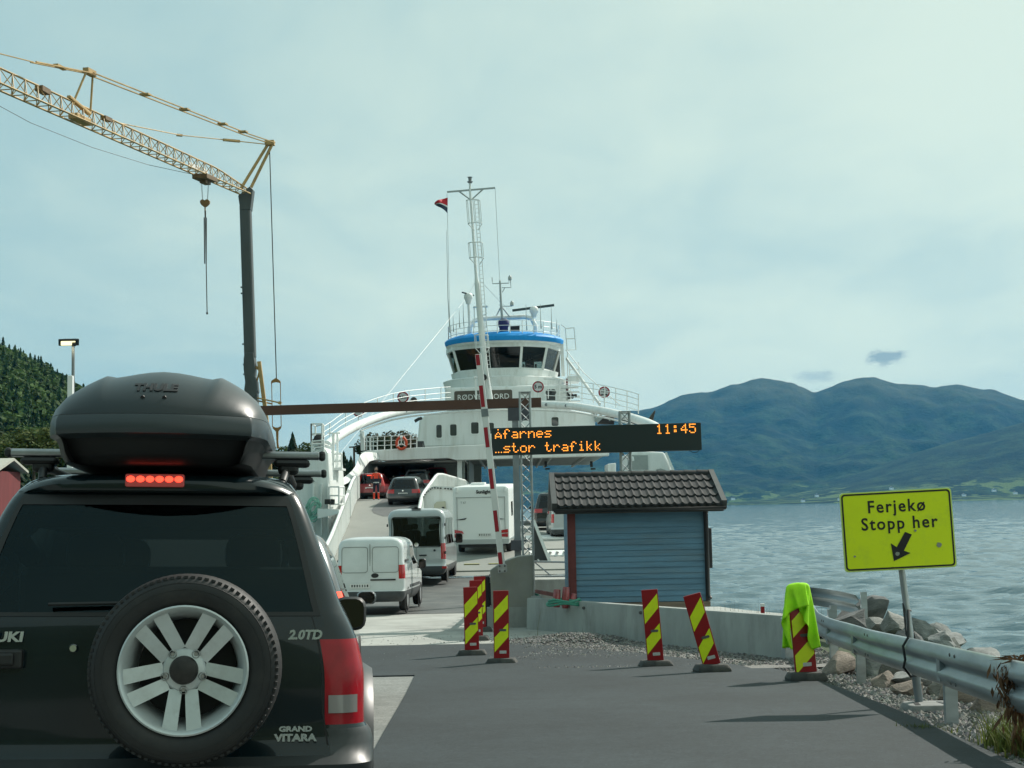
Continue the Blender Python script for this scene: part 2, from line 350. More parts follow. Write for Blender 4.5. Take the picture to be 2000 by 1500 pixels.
# sea: a fan of rings finer near the viewer, really displaced, with ripples as bump
def sea():
    rad = [14.0]
    while rad[-1] < 1100: rad.append(rad[-1] * 1.0062)
    while rad[-1] < 9000: rad.append(rad[-1] * 1.12)
    an = np.concatenate([np.linspace(-80, -23, 20), np.linspace(-22, -4, 60), np.linspace(-3.8, 22, 420), np.linspace(23, 80, 20)])
    rd = np.array(rad)[:, None]; a = np.radians(an)[None, :]
    X = rd * np.sin(a); Y = rd * np.cos(a); Z = np.zeros_like(X)
    rng = random.Random(4)
    for k in range(46):
        wl_ = 0.55 * (1.105 ** k); th = R(205) + rng.gauss(0, 0.55); q = 6.28318 / wl_; amp = 0.0150 * wl_ ** 0.55 * (0.6 + 0.8 * rng.random())
        if wl_ > 5: amp *= (5 / wl_) ** 1.5
        ph = (X * math.sin(th) + Y * math.cos(th)) * q + rng.random() * 6.28 + 0.9 * np.sin(X * 0.11 + k) + 0.9 * np.sin(Y * 0.083 + 2 * k)
        ok = np.clip((wl_ / (rd * 0.0062 * 2.2)) - 0.6, 0, 1)
        s = np.sin(ph); Z += amp * ok * (s + 0.35 * s * s)
    n0, n1 = X.shape; co = np.stack([X, Y, Z], -1).reshape(-1, 3)
    i = np.arange(n0 * n1).reshape(n0, n1); q = np.stack([i[:-1, :-1], i[:-1, 1:], i[1:, 1:], i[1:, :-1]], -1).reshape(-1, 4)
    me = bpy.data.meshes.new('sea'); me.vertices.add(len(co)); me.vertices.foreach_set('co', co.ravel()); me.loops.add(q.size); me.loops.foreach_set('vertex_index', q[:, ::-1].ravel())
    me.polygons.add(len(q)); me.polygons.foreach_set('loop_start', np.arange(0, q.size, 4)); me.update(calc_edges=True); me.validate(); me.shade_smooth()
    m = bpy.data.materials.new('sea_water'); m.use_nodes = True; nt = m.node_tree; L = nt.links.new; p = nt.nodes['Principled BSDF']
    p.inputs['Base Color'].default_value = (0.055, 0.115, 0.145, 1); p.inputs['Roughness'].default_value = 0.09; p.inputs['IOR'].default_value = 1.333
    t = nt.nodes.new('ShaderNodeTexCoord'); hs = None
    for sc, st, dist, ang in ((3.4, 0.5, 0.07, 0.3), (1.1, 0.4, 0.20, 0.15), (0.32, 0.34, 0.6, 0.1), (0.07, 0.26, 2.4, 0.05)):
        mp = nt.nodes.new('ShaderNodeMapping'); mp.inputs['Rotation'].default_value = (0, 0, ang); mp.inputs['Scale'].default_value = (0.5, 1.0, 1.0); L(t.outputs['Object'], mp.inputs[0])
        n = nt.nodes.new('ShaderNodeTexNoise'); n.inputs['Scale'].default_value = sc; n.inputs['Detail'].default_value = 5; n.inputs['Roughness'].default_value = 0.58; n.inputs['Distortion'].default_value = 0.4; L(mp.outputs[0], n.inputs['Vector'])
        bp = nt.nodes.new('ShaderNodeBump'); bp.inputs['Strength'].default_value = st; bp.inputs['Distance'].default_value = dist; L(n.outputs[0], bp.inputs['Height'])
        if hs is not None: L(hs, bp.inputs['Normal'])
        hs = bp.outputs[0]
    L(hs, p.inputs['Normal']); me.materials.append(m)
    o = bpy.data.objects.new('sea', me); COL.objects.link(o); return kind(o, 'structure')
sea()
# mountains beyond the fjord: crest lines seen at their own distance, slopes down to the shore
MT['mountain'] = bpy.data.materials.new('mountain_slope')
def mountain_mat(m):
    m.use_nodes = True; nt = m.node_tree; L = nt.links.new; p = nt.nodes['Principled BSDF']; p.inputs['Roughness'].default_value = 0.95; p.inputs['Specular IOR Level'].default_value = 0.1
    t = nt.nodes.new('ShaderNodeTexCoord'); sp = nt.nodes.new('ShaderNodeSeparateXYZ'); L(t.outputs['Object'], sp.inputs[0])
    def nz(sc, d=6, r=0.6):
        n = nt.nodes.new('ShaderNodeTexNoise'); n.inputs['Scale'].default_value = sc; n.inputs['Detail'].default_value = d; n.inputs['Roughness'].default_value = r; L(t.outputs['Object'], n.inputs['Vector']); return n.outputs[0]
    def mr_(src, a, b_, c=0.0, d=1.0):
        n = nt.nodes.new('ShaderNodeMapRange'); n.interpolation_type = 'SMOOTHSTEP'
        for i, v in enumerate((a, b_, c, d)): n.inputs[i + 1].default_value = v
        L(src, n.inputs[0]); return n.outputs[0]
    def mth(op, a, b_):
        n = nt.nodes.new('ShaderNodeMath'); n.operation = op
        for i, v in enumerate((a, b_)):
            if isinstance(v, (int, float)): n.inputs[i].default_value = v
            else: L(v, n.inputs[i])
        return n.outputs[0]
    def mix(f, a, b_):
        n = nt.nodes.new('ShaderNodeMix'); n.data_type = 'RGBA'; L(f, n.inputs[0])
        for i, v in ((6, a), (7, b_)):
            if isinstance(v, tuple): n.inputs[i].default_value = (*v, 1)
            else: L(v, n.inputs[i])
        return n.outputs[2]
    c = mix(mr_(nz(0.0065, 8, .68), 0.40, 0.66), (0.005, 0.016, 0.009), (0.036, 0.066, 0.024))
    c = mix(mr_(nz(0.045, 4), 0.45, 0.75), c, (0.007, 0.016, 0.009))
    hz = mth('ADD', sp.outputs[2], mth('MULTIPLY', nz(0.004), 330.0))
    c = mix(mr_(hz, 560, 860), c, (0.062, 0.070, 0.030))
    lo = mth('SUBTRACT', mr_(mth('ADD', sp.outputs[2], mth('MULTIPLY', nz(0.003), -110)), 30, -15), 0.0)
    pat = mr_(nz(0.010, 3), 0.52, 0.57)
    c = mix(mth('MULTIPLY', lo, pat), c, (0.10, 0.15, 0.05))
    c = mix(mth('MULTIPLY', mr_(nz(0.013, 5, 0.7), 0.66, 0.72), mr_(sp.outputs[2], 330, 450)), c, (0.12, 0.12, 0.11))
    L(c, p.inputs['Base Color'])
    bp = nt.nodes.new('ShaderNodeBump'); bp.inputs['Strength'].default_value = 1.0; bp.inputs['Distance'].default_value = 14; L(nz(0.05, 5, 0.7), bp.inputs['Height']); L(bp.outputs[0], p.inputs['Normal'])
mountain_mat(MT['mountain'])
def hor(px): return 992 - (px - 1000) * math.tan(R(1.1))
def ridge(name, prof, R0, R1, rows, rough, p, seed, cols=380):
    px = np.linspace(prof[0][0], prof[-1][0], cols); py = np.interp(px, [a for a, _ in prof], [b_ for _, b_ in prof])
    k = np.ones(5) / 5; py = np.convolve(np.pad(py, 2, 'edge'), k, 'valid')
    P = []
    for r in range(rows + 4):
        t = r / rows; row = []
        for x, y in zip(px, py):
            d = R0 + (R1 - R0) * t; az = (x - 1000) / F; crest = (hor(x) - y) / F * R1 + EYE
            tt = min(t, 1.0); z = crest * (0.02 + 0.98 * tt ** p) if t <= 1 else crest * (1 - (t - 1) * 2.2)
            X = d * az; Y = d
            nzv = fbm(X, Y, 0.0011, 5, seed) * rough * math.sin(min(1, tt) * math.pi) ** 0.8 + fbm(X, Y, 0.006, 3, seed + 3) * rough * 0.16 * (1 if 0.02 < tt else 0)
            z = z + nzv * min(1, crest / 300)
            lim = (crest - EYE) / R1 * d + EYE - 1 if t < 1 else 1e9
            row.append(Vector((X, Y, max(-3, min(z, max(lim, 2)) if r > 0 else -3))))
        P.append(row)
    b = MB(); b.grid(P); return kind(b.build(name, MT['mountain'], smooth=180), 'structure')
ridge('mountain', [(500, 1000), (700, 960), (800, 925), (900, 892), (1000, 862), (1100, 835), (1180, 814), (1240, 803), (1290, 788), (1360, 768), (1440, 750), (1475, 743), (1505, 741), (1545, 744), (1568, 754), (1588, 769), (1612, 760), (1640, 750), (1690, 741), (1706, 739), (1750, 746), (1800, 751), (1870, 752), (1910, 757), (1950, 765), (2000, 781), (2100, 800), (2400, 850)], 5400, 8200, 90, 230, 1.12, 3.0)
ridge('foothill', [(1330, 986), (1420, 979), (1500, 968), (1600, 946), (1700, 914), (1760, 893), (1800, 880), (1880, 858), (1940, 842), (2000, 825), (2100, 800), (2400, 770)], 4700, 6000, 24, 60, 1.0, 9.0)
ridge('far_shore', [(1380, 985), (1450, 980), (1520, 977), (1600, 972), (1660, 968), (1760, 964), (1880, 966), (1930, 961), (2000, 962), (2400, 950)], 4300, 5000, 12, 14, 0.8, 5.0)
# ------------------------------------------------------------------ linkspan and ferry
MT['deck'] = mat('deck_grey', (0.235, 0.245, 0.225), 0.7, var=0.15, vscale=.5, dirt=(0.14, 0.145, 0.14), dscale=.25, damt=.8, stretch=(1, .5, 1))
MT['deck_dark'] = mat('darker_deck', (0.10, 0.105, 0.105), 0.7, var=0.15, vscale=1)
MT['linkspan'] = mat('linkspan_steel', (0.085, 0.09, 0.088), 0.6, 0.2, var=0.3, vscale=1.2, bump=.6, bscale=9, dirt=(.16, .155, .14), dscale=.6, damt=.5)
MT['ferry_white'] = mat('ferry_white', (0.78, 0.81, 0.80), 0.4, var=0.035, vscale=.4, dirt=(0.42, 0.41, 0.35), dscale=1.0, damt=.42, stretch=(2.2, 2.2, .28))
MT['ferry_rail'] = mat('rail_white', (0.72, 0.75, 0.74), 0.45)
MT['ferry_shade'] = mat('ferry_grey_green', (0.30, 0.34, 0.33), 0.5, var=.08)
MT['ferry_ceiling'] = mat('deckhead', (0.45, 0.47, 0.46), 0.6, var=.12, vscale=.8)
MT['ferry_blue'] = mat('wheelhouse_blue', (0.008, 0.27, 0.68), 0.55, var=.06, spec=.3)
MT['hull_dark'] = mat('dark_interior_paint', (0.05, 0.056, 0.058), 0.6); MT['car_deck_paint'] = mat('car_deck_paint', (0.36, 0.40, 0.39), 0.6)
MT['bridge_glass'] = glass('bridge_glass', (0.40, 0.47, 0.46))
MT['name_brown'] = mat('brown_name_board', (0.085, 0.075, 0.06), 0.6, var=.15)
MT['ant'] = mat('antenna_grey', (0.38, 0.42, 0.42), .5)
b = MB(); ys_ = np.linspace(36.4, 54.5, 19); P = []
for y in ys_: P.append([Vector((x, y, GZ(y) + .02)) for x in np.linspace(-9.0, 4.2, 12)])
b.grid(P); b.grid([[p - Vector((0, 0, .5 * k)) for p in P[0]] for k in (1, 0)]); b.grid([[r_[0] - Vector((0, 0, .5 * k)) for r_ in P] for k in (0, 1)]); b.grid([[r_[-1] - Vector((0, 0, .5 * k)) for r_ in P] for k in (1, 0)])
kind(b.build('linkspan', MT['linkspan']), 'structure')
ferry = thing('ferry', 'white car ferry with a blue wheelhouse roof and its bow ramp down', 'ferry', (-1.1, 66, 1.0))
def fb(b, name, m, parent=None, **k): return b.build(name, m, parent or ferry, world=True, **k)
def poly(b, pts, Y, th):
    """flat steel plate facing the quay, drawn by picture points at distance Y"""
    P = [at(x, y, Y) for x, y in pts]; ar = sum(P[i].x * P[(i + 1) % len(P)].z - P[(i + 1) % len(P)].x * P[i].z for i in range(len(P)))
    if ar < 0: P.reverse()
    b.prism([(p.x, p.z) for p in P], th, T(0, Y + th, 0) @ XZ)
FW = MT['ferry_white']; FR = MT['ferry_rail']
def DKM(Y): return EYE + float(np.interp(Y, [54, 60, 68, 76, 82, 130], [-2.50, -1.90, -1.36, -1.14, -1.08, -1.0]))     # main deck
def DKS(Y): return EYE + float(np.interp(Y, [54, 58, 70, 77, 82, 86, 130], [-2.46, -2.1, -.62, .235, .60, .68, .68]))     # raised side deck
LX = lambda Y: float(np.interp(Y, [54, 60, 72, 84, 130], [-7.2, -7.45, -8.1, -8.95, -9.0])); RX_ = lambda Y: float(np.interp(Y, [54, 64, 70, 77, 88, 130], [-3.95, -4.3, -4.45, -4.1, -3.0, -2.9]))
# decks
b = MB(); b.grid([[Vector((x, y, DKM(y))) for x in np.linspace(RX_(y), 5.6, 8)] for y in np.linspace(54.3, 118, 40)])
md = fb(b, 'main_deck', MT['deck'], smooth=60)
b = MB(); b.grid([[Vector((x, y, DKS(y))) for x in np.linspace(LX(y), RX_(y), 8)] for y in np.linspace(54.3, 118, 44)])
fb(b, 'side_ramp', MT['deck'], smooth=60)
b = MB(); P = []
for i in range(13):
    t = i / 12; P.append((at(708 + 8 * math.sin(t * 3), 999 - 22 * t, 76.6 + 4 * t).x, 72.5 + 12 * t))
rows = []
for y in np.linspace(72.6, 90, 14): rows.append([Vector((x, y, DKS(y) + .012)) for x in np.linspace(-7.35 + .9 * max(0, (75.5 - y) / 3) ** 2 - .0 * y, RX_(y) - .15, 6)])
b.grid(rows); fb(b, 'dark_lane', MT['deck_dark'], smooth=60)  # darker curved area laid over the side ramp
# yellow and light plates of the bow ramp, right of the gantry
for (y0, y1, x0, x1, m) in ((55.3, 56.3, -4.2, 5.2, MT['deck']), (59.2, 61.0, .6, 5.2, FW), (61.6, 64.4, .6, 5.2, MT['deck']), (66.6, 68.4, .5, 5.3, FW)):
    b = MB(); b.grid([[Vector((x, y, DKM(y) + .05)) for x in (x0, x1)] for y in np.linspace(y0, y1, 3)]); b.grid([[Vector((x, y0, DKM(y0) + dz)) for x in (x0, x1)] for dz in (-.12, .05)])
    o = fb(b, 'ramp_plate', m)
    if m is FW and y0 < 60:
        r_ = MB()
        for k in range(16): r_.box((x0 + .25 + k * .29, (y0 + y1) / 2, DKM((y0 + y1) / 2) + .06), (.09, y1 - y0, .035))
        fb(r_, 'ramp_rib', MT['deck'], o)
ym_ = mat('yellow_marking', (.42, .40, .16), .7, var=.3)
for k in range(5): b = MB(); b.box((-3.6 + k * .95, 57.2 + .1, DKM(57.3) + .02), (.6, .25, .02)); fb(b, 'ramp_marking', ym_)
# triangular bulwark of the bow ramp beside the lattice post
def tri(xa, Ya, Yb, ha, hb, nm):
    b = MB(); za, zb = DKM(Ya), DKM(Yb); b.prism([(Ya, za - .1), (Yb, zb - .1), (Yb, zb + hb), (Ya, za + ha)], .05, Matrix(((0, 0, 1, xa), (1, 0, 0, 0), (0, 1, 0, 0), (0, 0, 0, 1)))); o = fb(b, nm, MT['hull_dark'])
    c = MB(); c.bar((xa + .03, Ya, za + ha), (xa + .03, Yb, zb + hb), .14, .12); c.bar((xa + .03, Ya + 1, za), (xa + .03, Yb - 2, zb + hb * .5), .06, .06); fb(c, 'ramp_side_cap', FW, o)
b = MB(); pa_, pb_ = at(1041, 1018, 60), at(1086, 1126, 55.6)
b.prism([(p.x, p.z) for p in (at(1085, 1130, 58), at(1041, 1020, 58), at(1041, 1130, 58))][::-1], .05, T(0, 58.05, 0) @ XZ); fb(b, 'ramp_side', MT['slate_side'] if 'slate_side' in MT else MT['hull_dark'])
b = MB(); b.bar(at(1042, 1016, 57.9), at(1086, 1128, 57.9), .17, .12); b.bar(at(1050, 1092, 57.9), at(1078, 1124, 57.9), .05, .05); fb(b, 'ramp_side_cap', FW)
# left and right ramp walls, ribbed
def wall(name, xf, top, Y0, Y1, n, base, th=.10, ribs=.45, side=1):
    b = MB(); ys = np.linspace(Y0, Y1, n); q = [(xf(y), y, base(y), top(y)) for y in ys]
    for o_, fl in ((0, False), (th, True)): b.grid([[Vector((x + o_ * side, y, zb)), Vector((x + o_ * side, y, zt))] for x, y, zb, zt in q], flip=fl)
    b.grid([[Vector((x, y, zt)), Vector((x + th * side, y, zt))] for x, y, zb, zt in q]); b.grid([[Vector((q[0][0] + th * side * k, Y0, q[0][2])), Vector((q[0][0] + th * side * k, Y0, q[0][3]))] for k in (0, 1)])
    o = fb(b, name, FW)
    r_ = MB(); y = Y0 + .2
    while y < Y1:
        for k in (-.03, th + .03): r_.box((xf(y) + k * side, y, (base(y) + top(y)) / 2), (.06, .07, top(y) - base(y) - .06))
        y += ribs
    fb(r_, 'wall_rib', FW, o); c = MB(); c.tube([(x + th / 2 * side, y, zt + .02) for x, y, zb, zt in q], .075, 8); fb(c, 'wall_cap', FW, o, smooth=60)
wall('ramp_wall', LX, lambda y: DKS(y) + float(np.interp(y, [54, 62, 66, 70, 84], [.7, .95, 1.1, 1.25, 1.5])), 55, 71.2, 18, lambda y: DKS(y) - .35, side=-1)
wall('ramp_wall', LX, lambda y: DKS(y) + 1.35, 72.0, 84.5, 14, lambda y: DKS(y) + .05, side=-1)
wall('ramp_wall', RX_, lambda y: float(np.interp(y, [66, 68, 71, 77, 79, 90, 100], [EYE - .05, EYE + .30, EYE + .85, EYE + 1.80, EYE + 1.85, EYE + 1.62, EYE + 1.6])), 66, 97, 34, lambda y: DKM(y) - .05, side=1)
# recessed fender panel with black and white dashes on the lane side of that wall
b = MB(); poly(b, [(818, 1000), (826, 972), (838, 953), (849, 949), (891, 951), (891, 1050), (818, 1050)], 69.6, .12); pn = fb(b, 'fender_panel', FW)
b = MB(); tr = [(812, 1002), (820, 980), (832, 960), (845, 950.5), (868, 952), (891, 954)]
fine = []
for i in range(len(tr) - 1):
    for k in range(8): fine.append((tr[i][0] + (tr[i + 1][0] - tr[i][0]) * k / 8, tr[i][1] + (tr[i + 1][1] - tr[i][1]) * k / 8))
d_ = 0; last = fine[0]; seg = []
for p in fine[1:]:
    d_ += math.hypot(p[0] - last[0], p[1] - last[1])
    if int(d_ / 2.6) % 2 == 0: seg.append((last, p, int(d_ / 2.6)))
    last = p
for q_ in sorted(set(k for _, _, k in seg)):
    b = MB(); ps_ = [s_ for s_ in seg if s_[2] == q_]; a_, c_ = ps_[0][0], ps_[-1][1]; b.bar(at(a_[0], a_[1] + 2, 69.55), at(c_[0], c_[1] + 2, 69.55), .06, .12, up=(0, 1, 0)); fb(b, 'dash', MT['black'], pn)
b = MB(); poly(b, [(847, 1000), (848, 985), (853, 980), (870, 979), (872, 1000)], 69.5, .05); fb(b, 'hatch', mat('hatch_cream', (.50, .50, .40), .5), pn); b = MB(); poly(b, [(863, 990), (863, 995), (868, 995), (868, 990)], 69.45, .03); fb(b, 'hatch_sign', MT['ink'], pn)
# hull sides below, dark waterline
for x0, x1 in ((-9.3, -9.0), (7.3, 7.6)):
    b = MB(); b.box(((x0 + x1) / 2, 95, EYE - 2.0), (.3, 50, 4.6)); o = fb(b, 'hull_side', FW)
    b = MB(); b.box(((x0 + x1) / 2, 95, -.1), (.32, 50.2, 1.0)); fb(b, 'boot_top', mat('boot_top_green', (.02, .07, .06), .5), o)
# bow shoulders
b = MB(); poly(b, [(556, 1062), (560, 935), (594, 902), (611, 879), (634, 872), (641, 884), (645, 940), (648, 1000), (641, 1062)], 66.5, 5.5); sh1 = fb(b, 'bow_shoulder', FW, bevel=.12)
b = MB()
for x in (612, 628, 641): b.bar(at(x, 945, 66.38), at(x, 1045, 66.38), .06, .24, up=(0, 1, 0))
fb(b, 'shoulder_rib', FW, sh1)
b = MB(); b.tube([at(597, 941 + 1, 66.4), at(606, 932, 66.4), at(614, 941, 66.4)], .05, 6); poly(b, [(603, 921), (603, 927), (610, 927), (610, 921)], 66.4, .06); fb(b, 'shoulder_fitting', MT['ferry_shade'], sh1)
b = MB(); poly(b, [(606, 990), (606, 1016), (622, 1020), (622, 994)], 64, .3)
rope = MB()
rr_ = random.Random(3)
for k in range(11):
    c_ = at(612 + rr_.uniform(-4, 5), 986 + k * 1.6, 65.9); q_ = rr_.uniform(-.5, .5); rope.tube([c_ + Vector((.24 * math.cos(a) * (1 + .2 * q_), .05 * math.sin(2 * a), .34 * math.sin(a) + .1 * math.cos(a + q_))) for a in np.linspace(0, 6.1, 16)], .032, 5)
tag(rope.build('mooring_rope', mat('green_rope', (.22, .46, .38), .8, var=.3, vscale=6), smooth=60), 'bundle of pale green mooring rope hanging on the left bow shoulder', 'rope')
b = MB(); poly(b, [(620, 993), (662, 995), (662, 1003), (620, 1013)], 65.5, .2); fb(b, 'bow_ledge', FW)
b = MB(); poly(b, [(1232, 1000), (1228, 884), (1252, 881), (1297, 883), (1310, 910), (1318, 950), (1320, 1000)], 70, 6); sh2 = fb(b, 'bow_shoulder', FW, bevel=.1)
b = MB(); poly(b, [(1226, 889), (1226, 917), (1266, 917), (1265, 889)], 69.9, .12); fb(b, 'shoulder_door', MT['ferry_shade'], sh2)
b = MB(); b.tube([at(1231, 893, 69.7), at(1236, 893, 69.6), at(1237, 900, 69.6)], .05, 6); fb(b, 'deck_lamp', FW, sh2); b = MB(); poly(b, [(1280, 925), (1282, 917), (1290, 915), (1300, 918), (1302, 926)], 69.8, .2); fb(b, 'chock', MT['ferry_shade'], sh2)
b = MB(); poly(b, [(1187, 906), (1187, 990), (1203, 990), (1203, 904)], 86, 3); fb(b, 'deck_pillar', FW, bevel=.05)
b = MB(); b.bar(at(1300, 884, 69.8), at(1319, 928, 69.8), .10, .2, up=(0, 1, 0)); fb(b, 'bulwark_cap', FW, sh2)
# white S-shaped bulwark sweeping up to the upper deck
def strip(name, A, B, Ya, th, m):
    n = 30
    def rs(L_):
        L_ = [Vector((x, y, 0)) for x, y in L_]; o = []
        for i in range(n):
            t = i / (n - 1) * (len(L_) - 1); k = min(int(t), len(L_) - 2); f_ = t - k; p0, p1, p2, p3 = L_[max(0, k - 1)], L_[k], L_[k + 1], L_[min(len(L_) - 1, k + 2)]
            o.append(.5 * (2 * p1 + (p2 - p0) * f_ + (2 * p0 - 5 * p1 + 4 * p2 - p3) * f_ ** 2 + (3 * p1 - p0 - 3 * p2 + p3) * f_ ** 3))
        return o
    a, c = rs(A), rs(B); P = []
    for i in range(n):
        Y = Ya(i / (n - 1)); p, q = at(a[i].x, a[i].y, Y), at(c[i].x, c[i].y, Y); P.append([p + Vector((0, th, 0)), p, q, q + Vector((0, th, 0))])
    b = MB(); b.grid(P); return fb(b, name, m, smooth=50)
strip('sweep_bulwark', [(736, 884), (712, 883), (702, 892), (693, 912), (680, 926), (662, 938), (643, 946), (636, 949)], [(742, 897), (722, 901), (712, 911), (702, 925), (688, 938), (670, 947), (648, 955), (640, 960)], lambda t: 89.9 - 20 * t ** 1.3, .5, FW)
b = MB(); P = []
for y in np.linspace(72, 112, 12): P.append([Vector((LX(y) - .15, y, DKS(y))), Vector((LX(y) - .15, y, DKS(y) + float(np.interp(y, [72, 80, 86, 90], [1.0, 1.3, 1.9, 2.6]))))])
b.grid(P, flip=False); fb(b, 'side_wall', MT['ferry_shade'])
# upper deck front band and the dark car deck under it
UZ0, UZ1 = EYE + 3.02, EYE + 3.78
b = MB(); poly(b, [(720, 901), (704, 884), (716, 880), (815, 874), (950, 868), (1060, 866), (1188, 862), (1190, 890), (952, 897), (890, 899), (876, 895)], 90, 1.0); fb(b, 'upper_deck_front', FW, bevel=.04)
x0, x1 = at(712, 890, 90).x, at(1190, 890, 90).x
b = MB(); b.box(((x0 + x1) / 2, 103.5, UZ1 - .2), (x1 - x0, 25, .22)); b.box(((x0 - 3.0) / 2, 103.5, UZ0 - .05), (-3.0 - x0, 25, .10)); fb(b, 'upper_deck', MT['ferry_ceiling'])
b = MB()
for k in range(22): b.box(((x1 - 3.0) / 2, 91.5 + k * 1.1, UZ1 - .42), (x1 + 3.0, .09, .22))
for x in (-2.2, -1.4, 1.8, 2.4, 4.6): b.tube([(x, 91, UZ1 - .62), (x, 115, UZ1 - .62)], .09, 6)
fb(b, 'deckhead_beam', MT['ferry_ceiling'])
for i, px in enumerate((1066, 1155)): b = MB(); p = at(px, 905, 92); b.box((p.x, 92, p.z - .05), (.16, .2, .36)); b.box((p.x + .1, 92, p.z - .35), (.3, .1, .1)); fb(b, 'deckhead_lamp', MT['black'])
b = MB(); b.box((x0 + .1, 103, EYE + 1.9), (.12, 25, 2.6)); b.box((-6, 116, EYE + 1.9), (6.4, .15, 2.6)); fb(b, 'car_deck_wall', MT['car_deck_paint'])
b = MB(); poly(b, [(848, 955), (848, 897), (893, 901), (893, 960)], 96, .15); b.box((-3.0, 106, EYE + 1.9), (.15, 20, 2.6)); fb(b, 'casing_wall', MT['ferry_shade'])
b = MB(); poly(b, [(692, 975), (694, 918), (704, 906), (712, 903), (712, 975)], 91, .3); fb(b, 'deck_end_wall', FW)
b = MB(); poly(b, [(893, 990), (893, 899), (902, 899), (902, 990)], 90.6, .4); fb(b, 'deck_pillar', FW)
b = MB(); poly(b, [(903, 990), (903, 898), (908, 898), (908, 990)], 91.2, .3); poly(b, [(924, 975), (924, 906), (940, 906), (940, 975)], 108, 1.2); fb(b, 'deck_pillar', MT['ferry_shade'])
li = mat('deck_lamp_lit', (.9, .9, .85), .4, emit=(1, .97, .88), estr=9.0)
for px, py, Y in ((800, 904.5, 97), (816, 908.5, 101), (829, 912, 105), (843, 916.5, 110)): b = MB(); p = at(px, py, Y); b.box((p.x, Y, p.z), (.5, .5, .07)); fb(b, 'ceiling_lamp', li)
# arched tube and catwalk rails over it
ctr = [(636, 872), (660, 852), (690, 835), (720, 822), (760, 809), (800, 801.5), (870, 795), (960, 790.5), (1060, 790), (1120, 793), (1180, 803), (1230, 814.5), (1265, 826), (1290, 838), (1300, 846)]
AY = lambda px: 88 - 19 * ((px - 965) / 335) ** 2
def curve(pts, f, n=60):
    xs_ = [p[0] for p in pts]; ys_ = [p[1] for p in pts]; return [f(x, pchip_(xs_, ys_, x)) for x in np.linspace(xs_[0], xs_[-1], n)]
def pchip_(a, b_, x): return float(np.interp(x, a, b_))
b = MB(); sm_ = curve(ctr, lambda x, y: at(x, y, AY(x))); sm_ = [(sm_[max(0, i - 1)] + sm_[i] * 2 + sm_[min(len(sm_) - 1, i + 1)]) / 4 for i in range(len(sm_))]; b.tube(sm_, .225, 16); arc = fb(b, 'arch_tube', FW, smooth=60)
b = MB(); b.tube([p + Vector((0, .1, -.34)) for p in sm_[6:-4]], .05, 8); fb(b, 'arch_pipe', FW, arc, smooth=60)
for px in (699, 792, 822, 1067, 1106, 1192): b = MB(); y = pchip_([p[0] for p in ctr], [p[1] for p in ctr], px); b.lathe([(0, .03), (.09, .03), (.1, 0)], 12, T(*at(px, y, AY(px) - .38)) @ XZ); fb(b, 'arch_fitting', MT['grey_steel'], arc)
def rails(name, lines, posts, r_=.022, rp=.028):
    b = MB()
    for L_ in lines: b.tube(L_, r_, 5)
    for p, q in posts: b.tube([p, q], rp, 5)
    return fb(b, name, FR, smooth=60)
def cat(xa, xb, offs, name, step):
    xs_ = np.linspace(xa, xb, 16); ay = lambda x, o: at(x, pchip_([p[0] for p in ctr], [p[1] for p in ctr], x) - 12 - o, AY(x) + .8)
    rails(name, [[ay(x, o) for x in xs_] for o in offs], [(ay(x, 0), ay(x, offs[-1])) for x in np.arange(xa + step * .4, xb, step)])
cat(632, 880, (6, 16, 27), 'catwalk_rail', 31); cat(1062, 1248, (6, 16, 28, 38), 'catwalk_rail', 22)
# bow platforms with rails on the left shoulder
def cage(pts, h_px, Y, dY, name):
    lines = []; posts = []
    for yy in (0, .5, 1.0): lines.append([at(x, y - h_px * yy, Y + d) for x, y, d in pts])
    for x, y, d in pts: posts.append((at(x, y, Y + d), at(x, y - h_px, Y + d)))
    return rails(name, lines, posts, .035, .045)
cage([(608, 866, 0), (616, 870, 2), (632, 868, 2), (629, 866, 0), (608, 866, 0)], 38, 66.5, 2, 'platform_rail')
cage([(609, 888, 0), (632, 886, 0), (632, 882, 2), (612, 884, 2)], 26, 66.4, 2, 'platform_rail')
b = MB(); poly(b, [(606, 866), (606, 868), (634, 868), (634, 866)], 66.4, 2); poly(b, [(640, 914), (640, 918), (668, 918), (668, 914)], 68, 1.5); fb(b, 'platform', FW)
cage([(643, 915, 0), (667, 915, 0), (667, 913, 1.5), (650, 913, 1.5)], 28, 68, 2, 'platform_rail')
b = MB(); b.bar(at(651, 845, 68), at(650, 945, 68), .13, .13, up=(0, 1, 0)); b.bar(at(659, 845, 69), at(659, 942, 69), .10, .10, up=(0, 1, 0)); b.bar(at(640, 846, 68), at(665, 846, 68), .08, .06); fb(b, 'platform_post', FW)
b = MB(); p = at(622, 858, 66.6); b.lathe([(0, -.25), (.22, -.2), (.24, .1), (0, .2)], 12, T(p.x, 66.8, p.z) @ RX(R(70))); b.box((p.x - .15, 67, p.z - .1), (.3, .3, .25)); fb(b, 'searchlight', MT['black'], smooth=50)
cage([(553, 905, 0), (577, 905, 0), (577, 905, 2)], 20, 63, 2, 'bow_rail'); 
cage([(643, 985, 0), (662, 985, 0), (672, 985, 1.5)], 34, 66, 1, 'bow_rail')
b = MB(); poly(b, [(634, 985), (634, 975), (644, 975), (644, 985)], 65.8, .4); poly(b, [(646, 985), (646, 975), (652, 975), (652, 985)], 65.8, .4); fb(b, 'mooring_bitt', MT['black'])
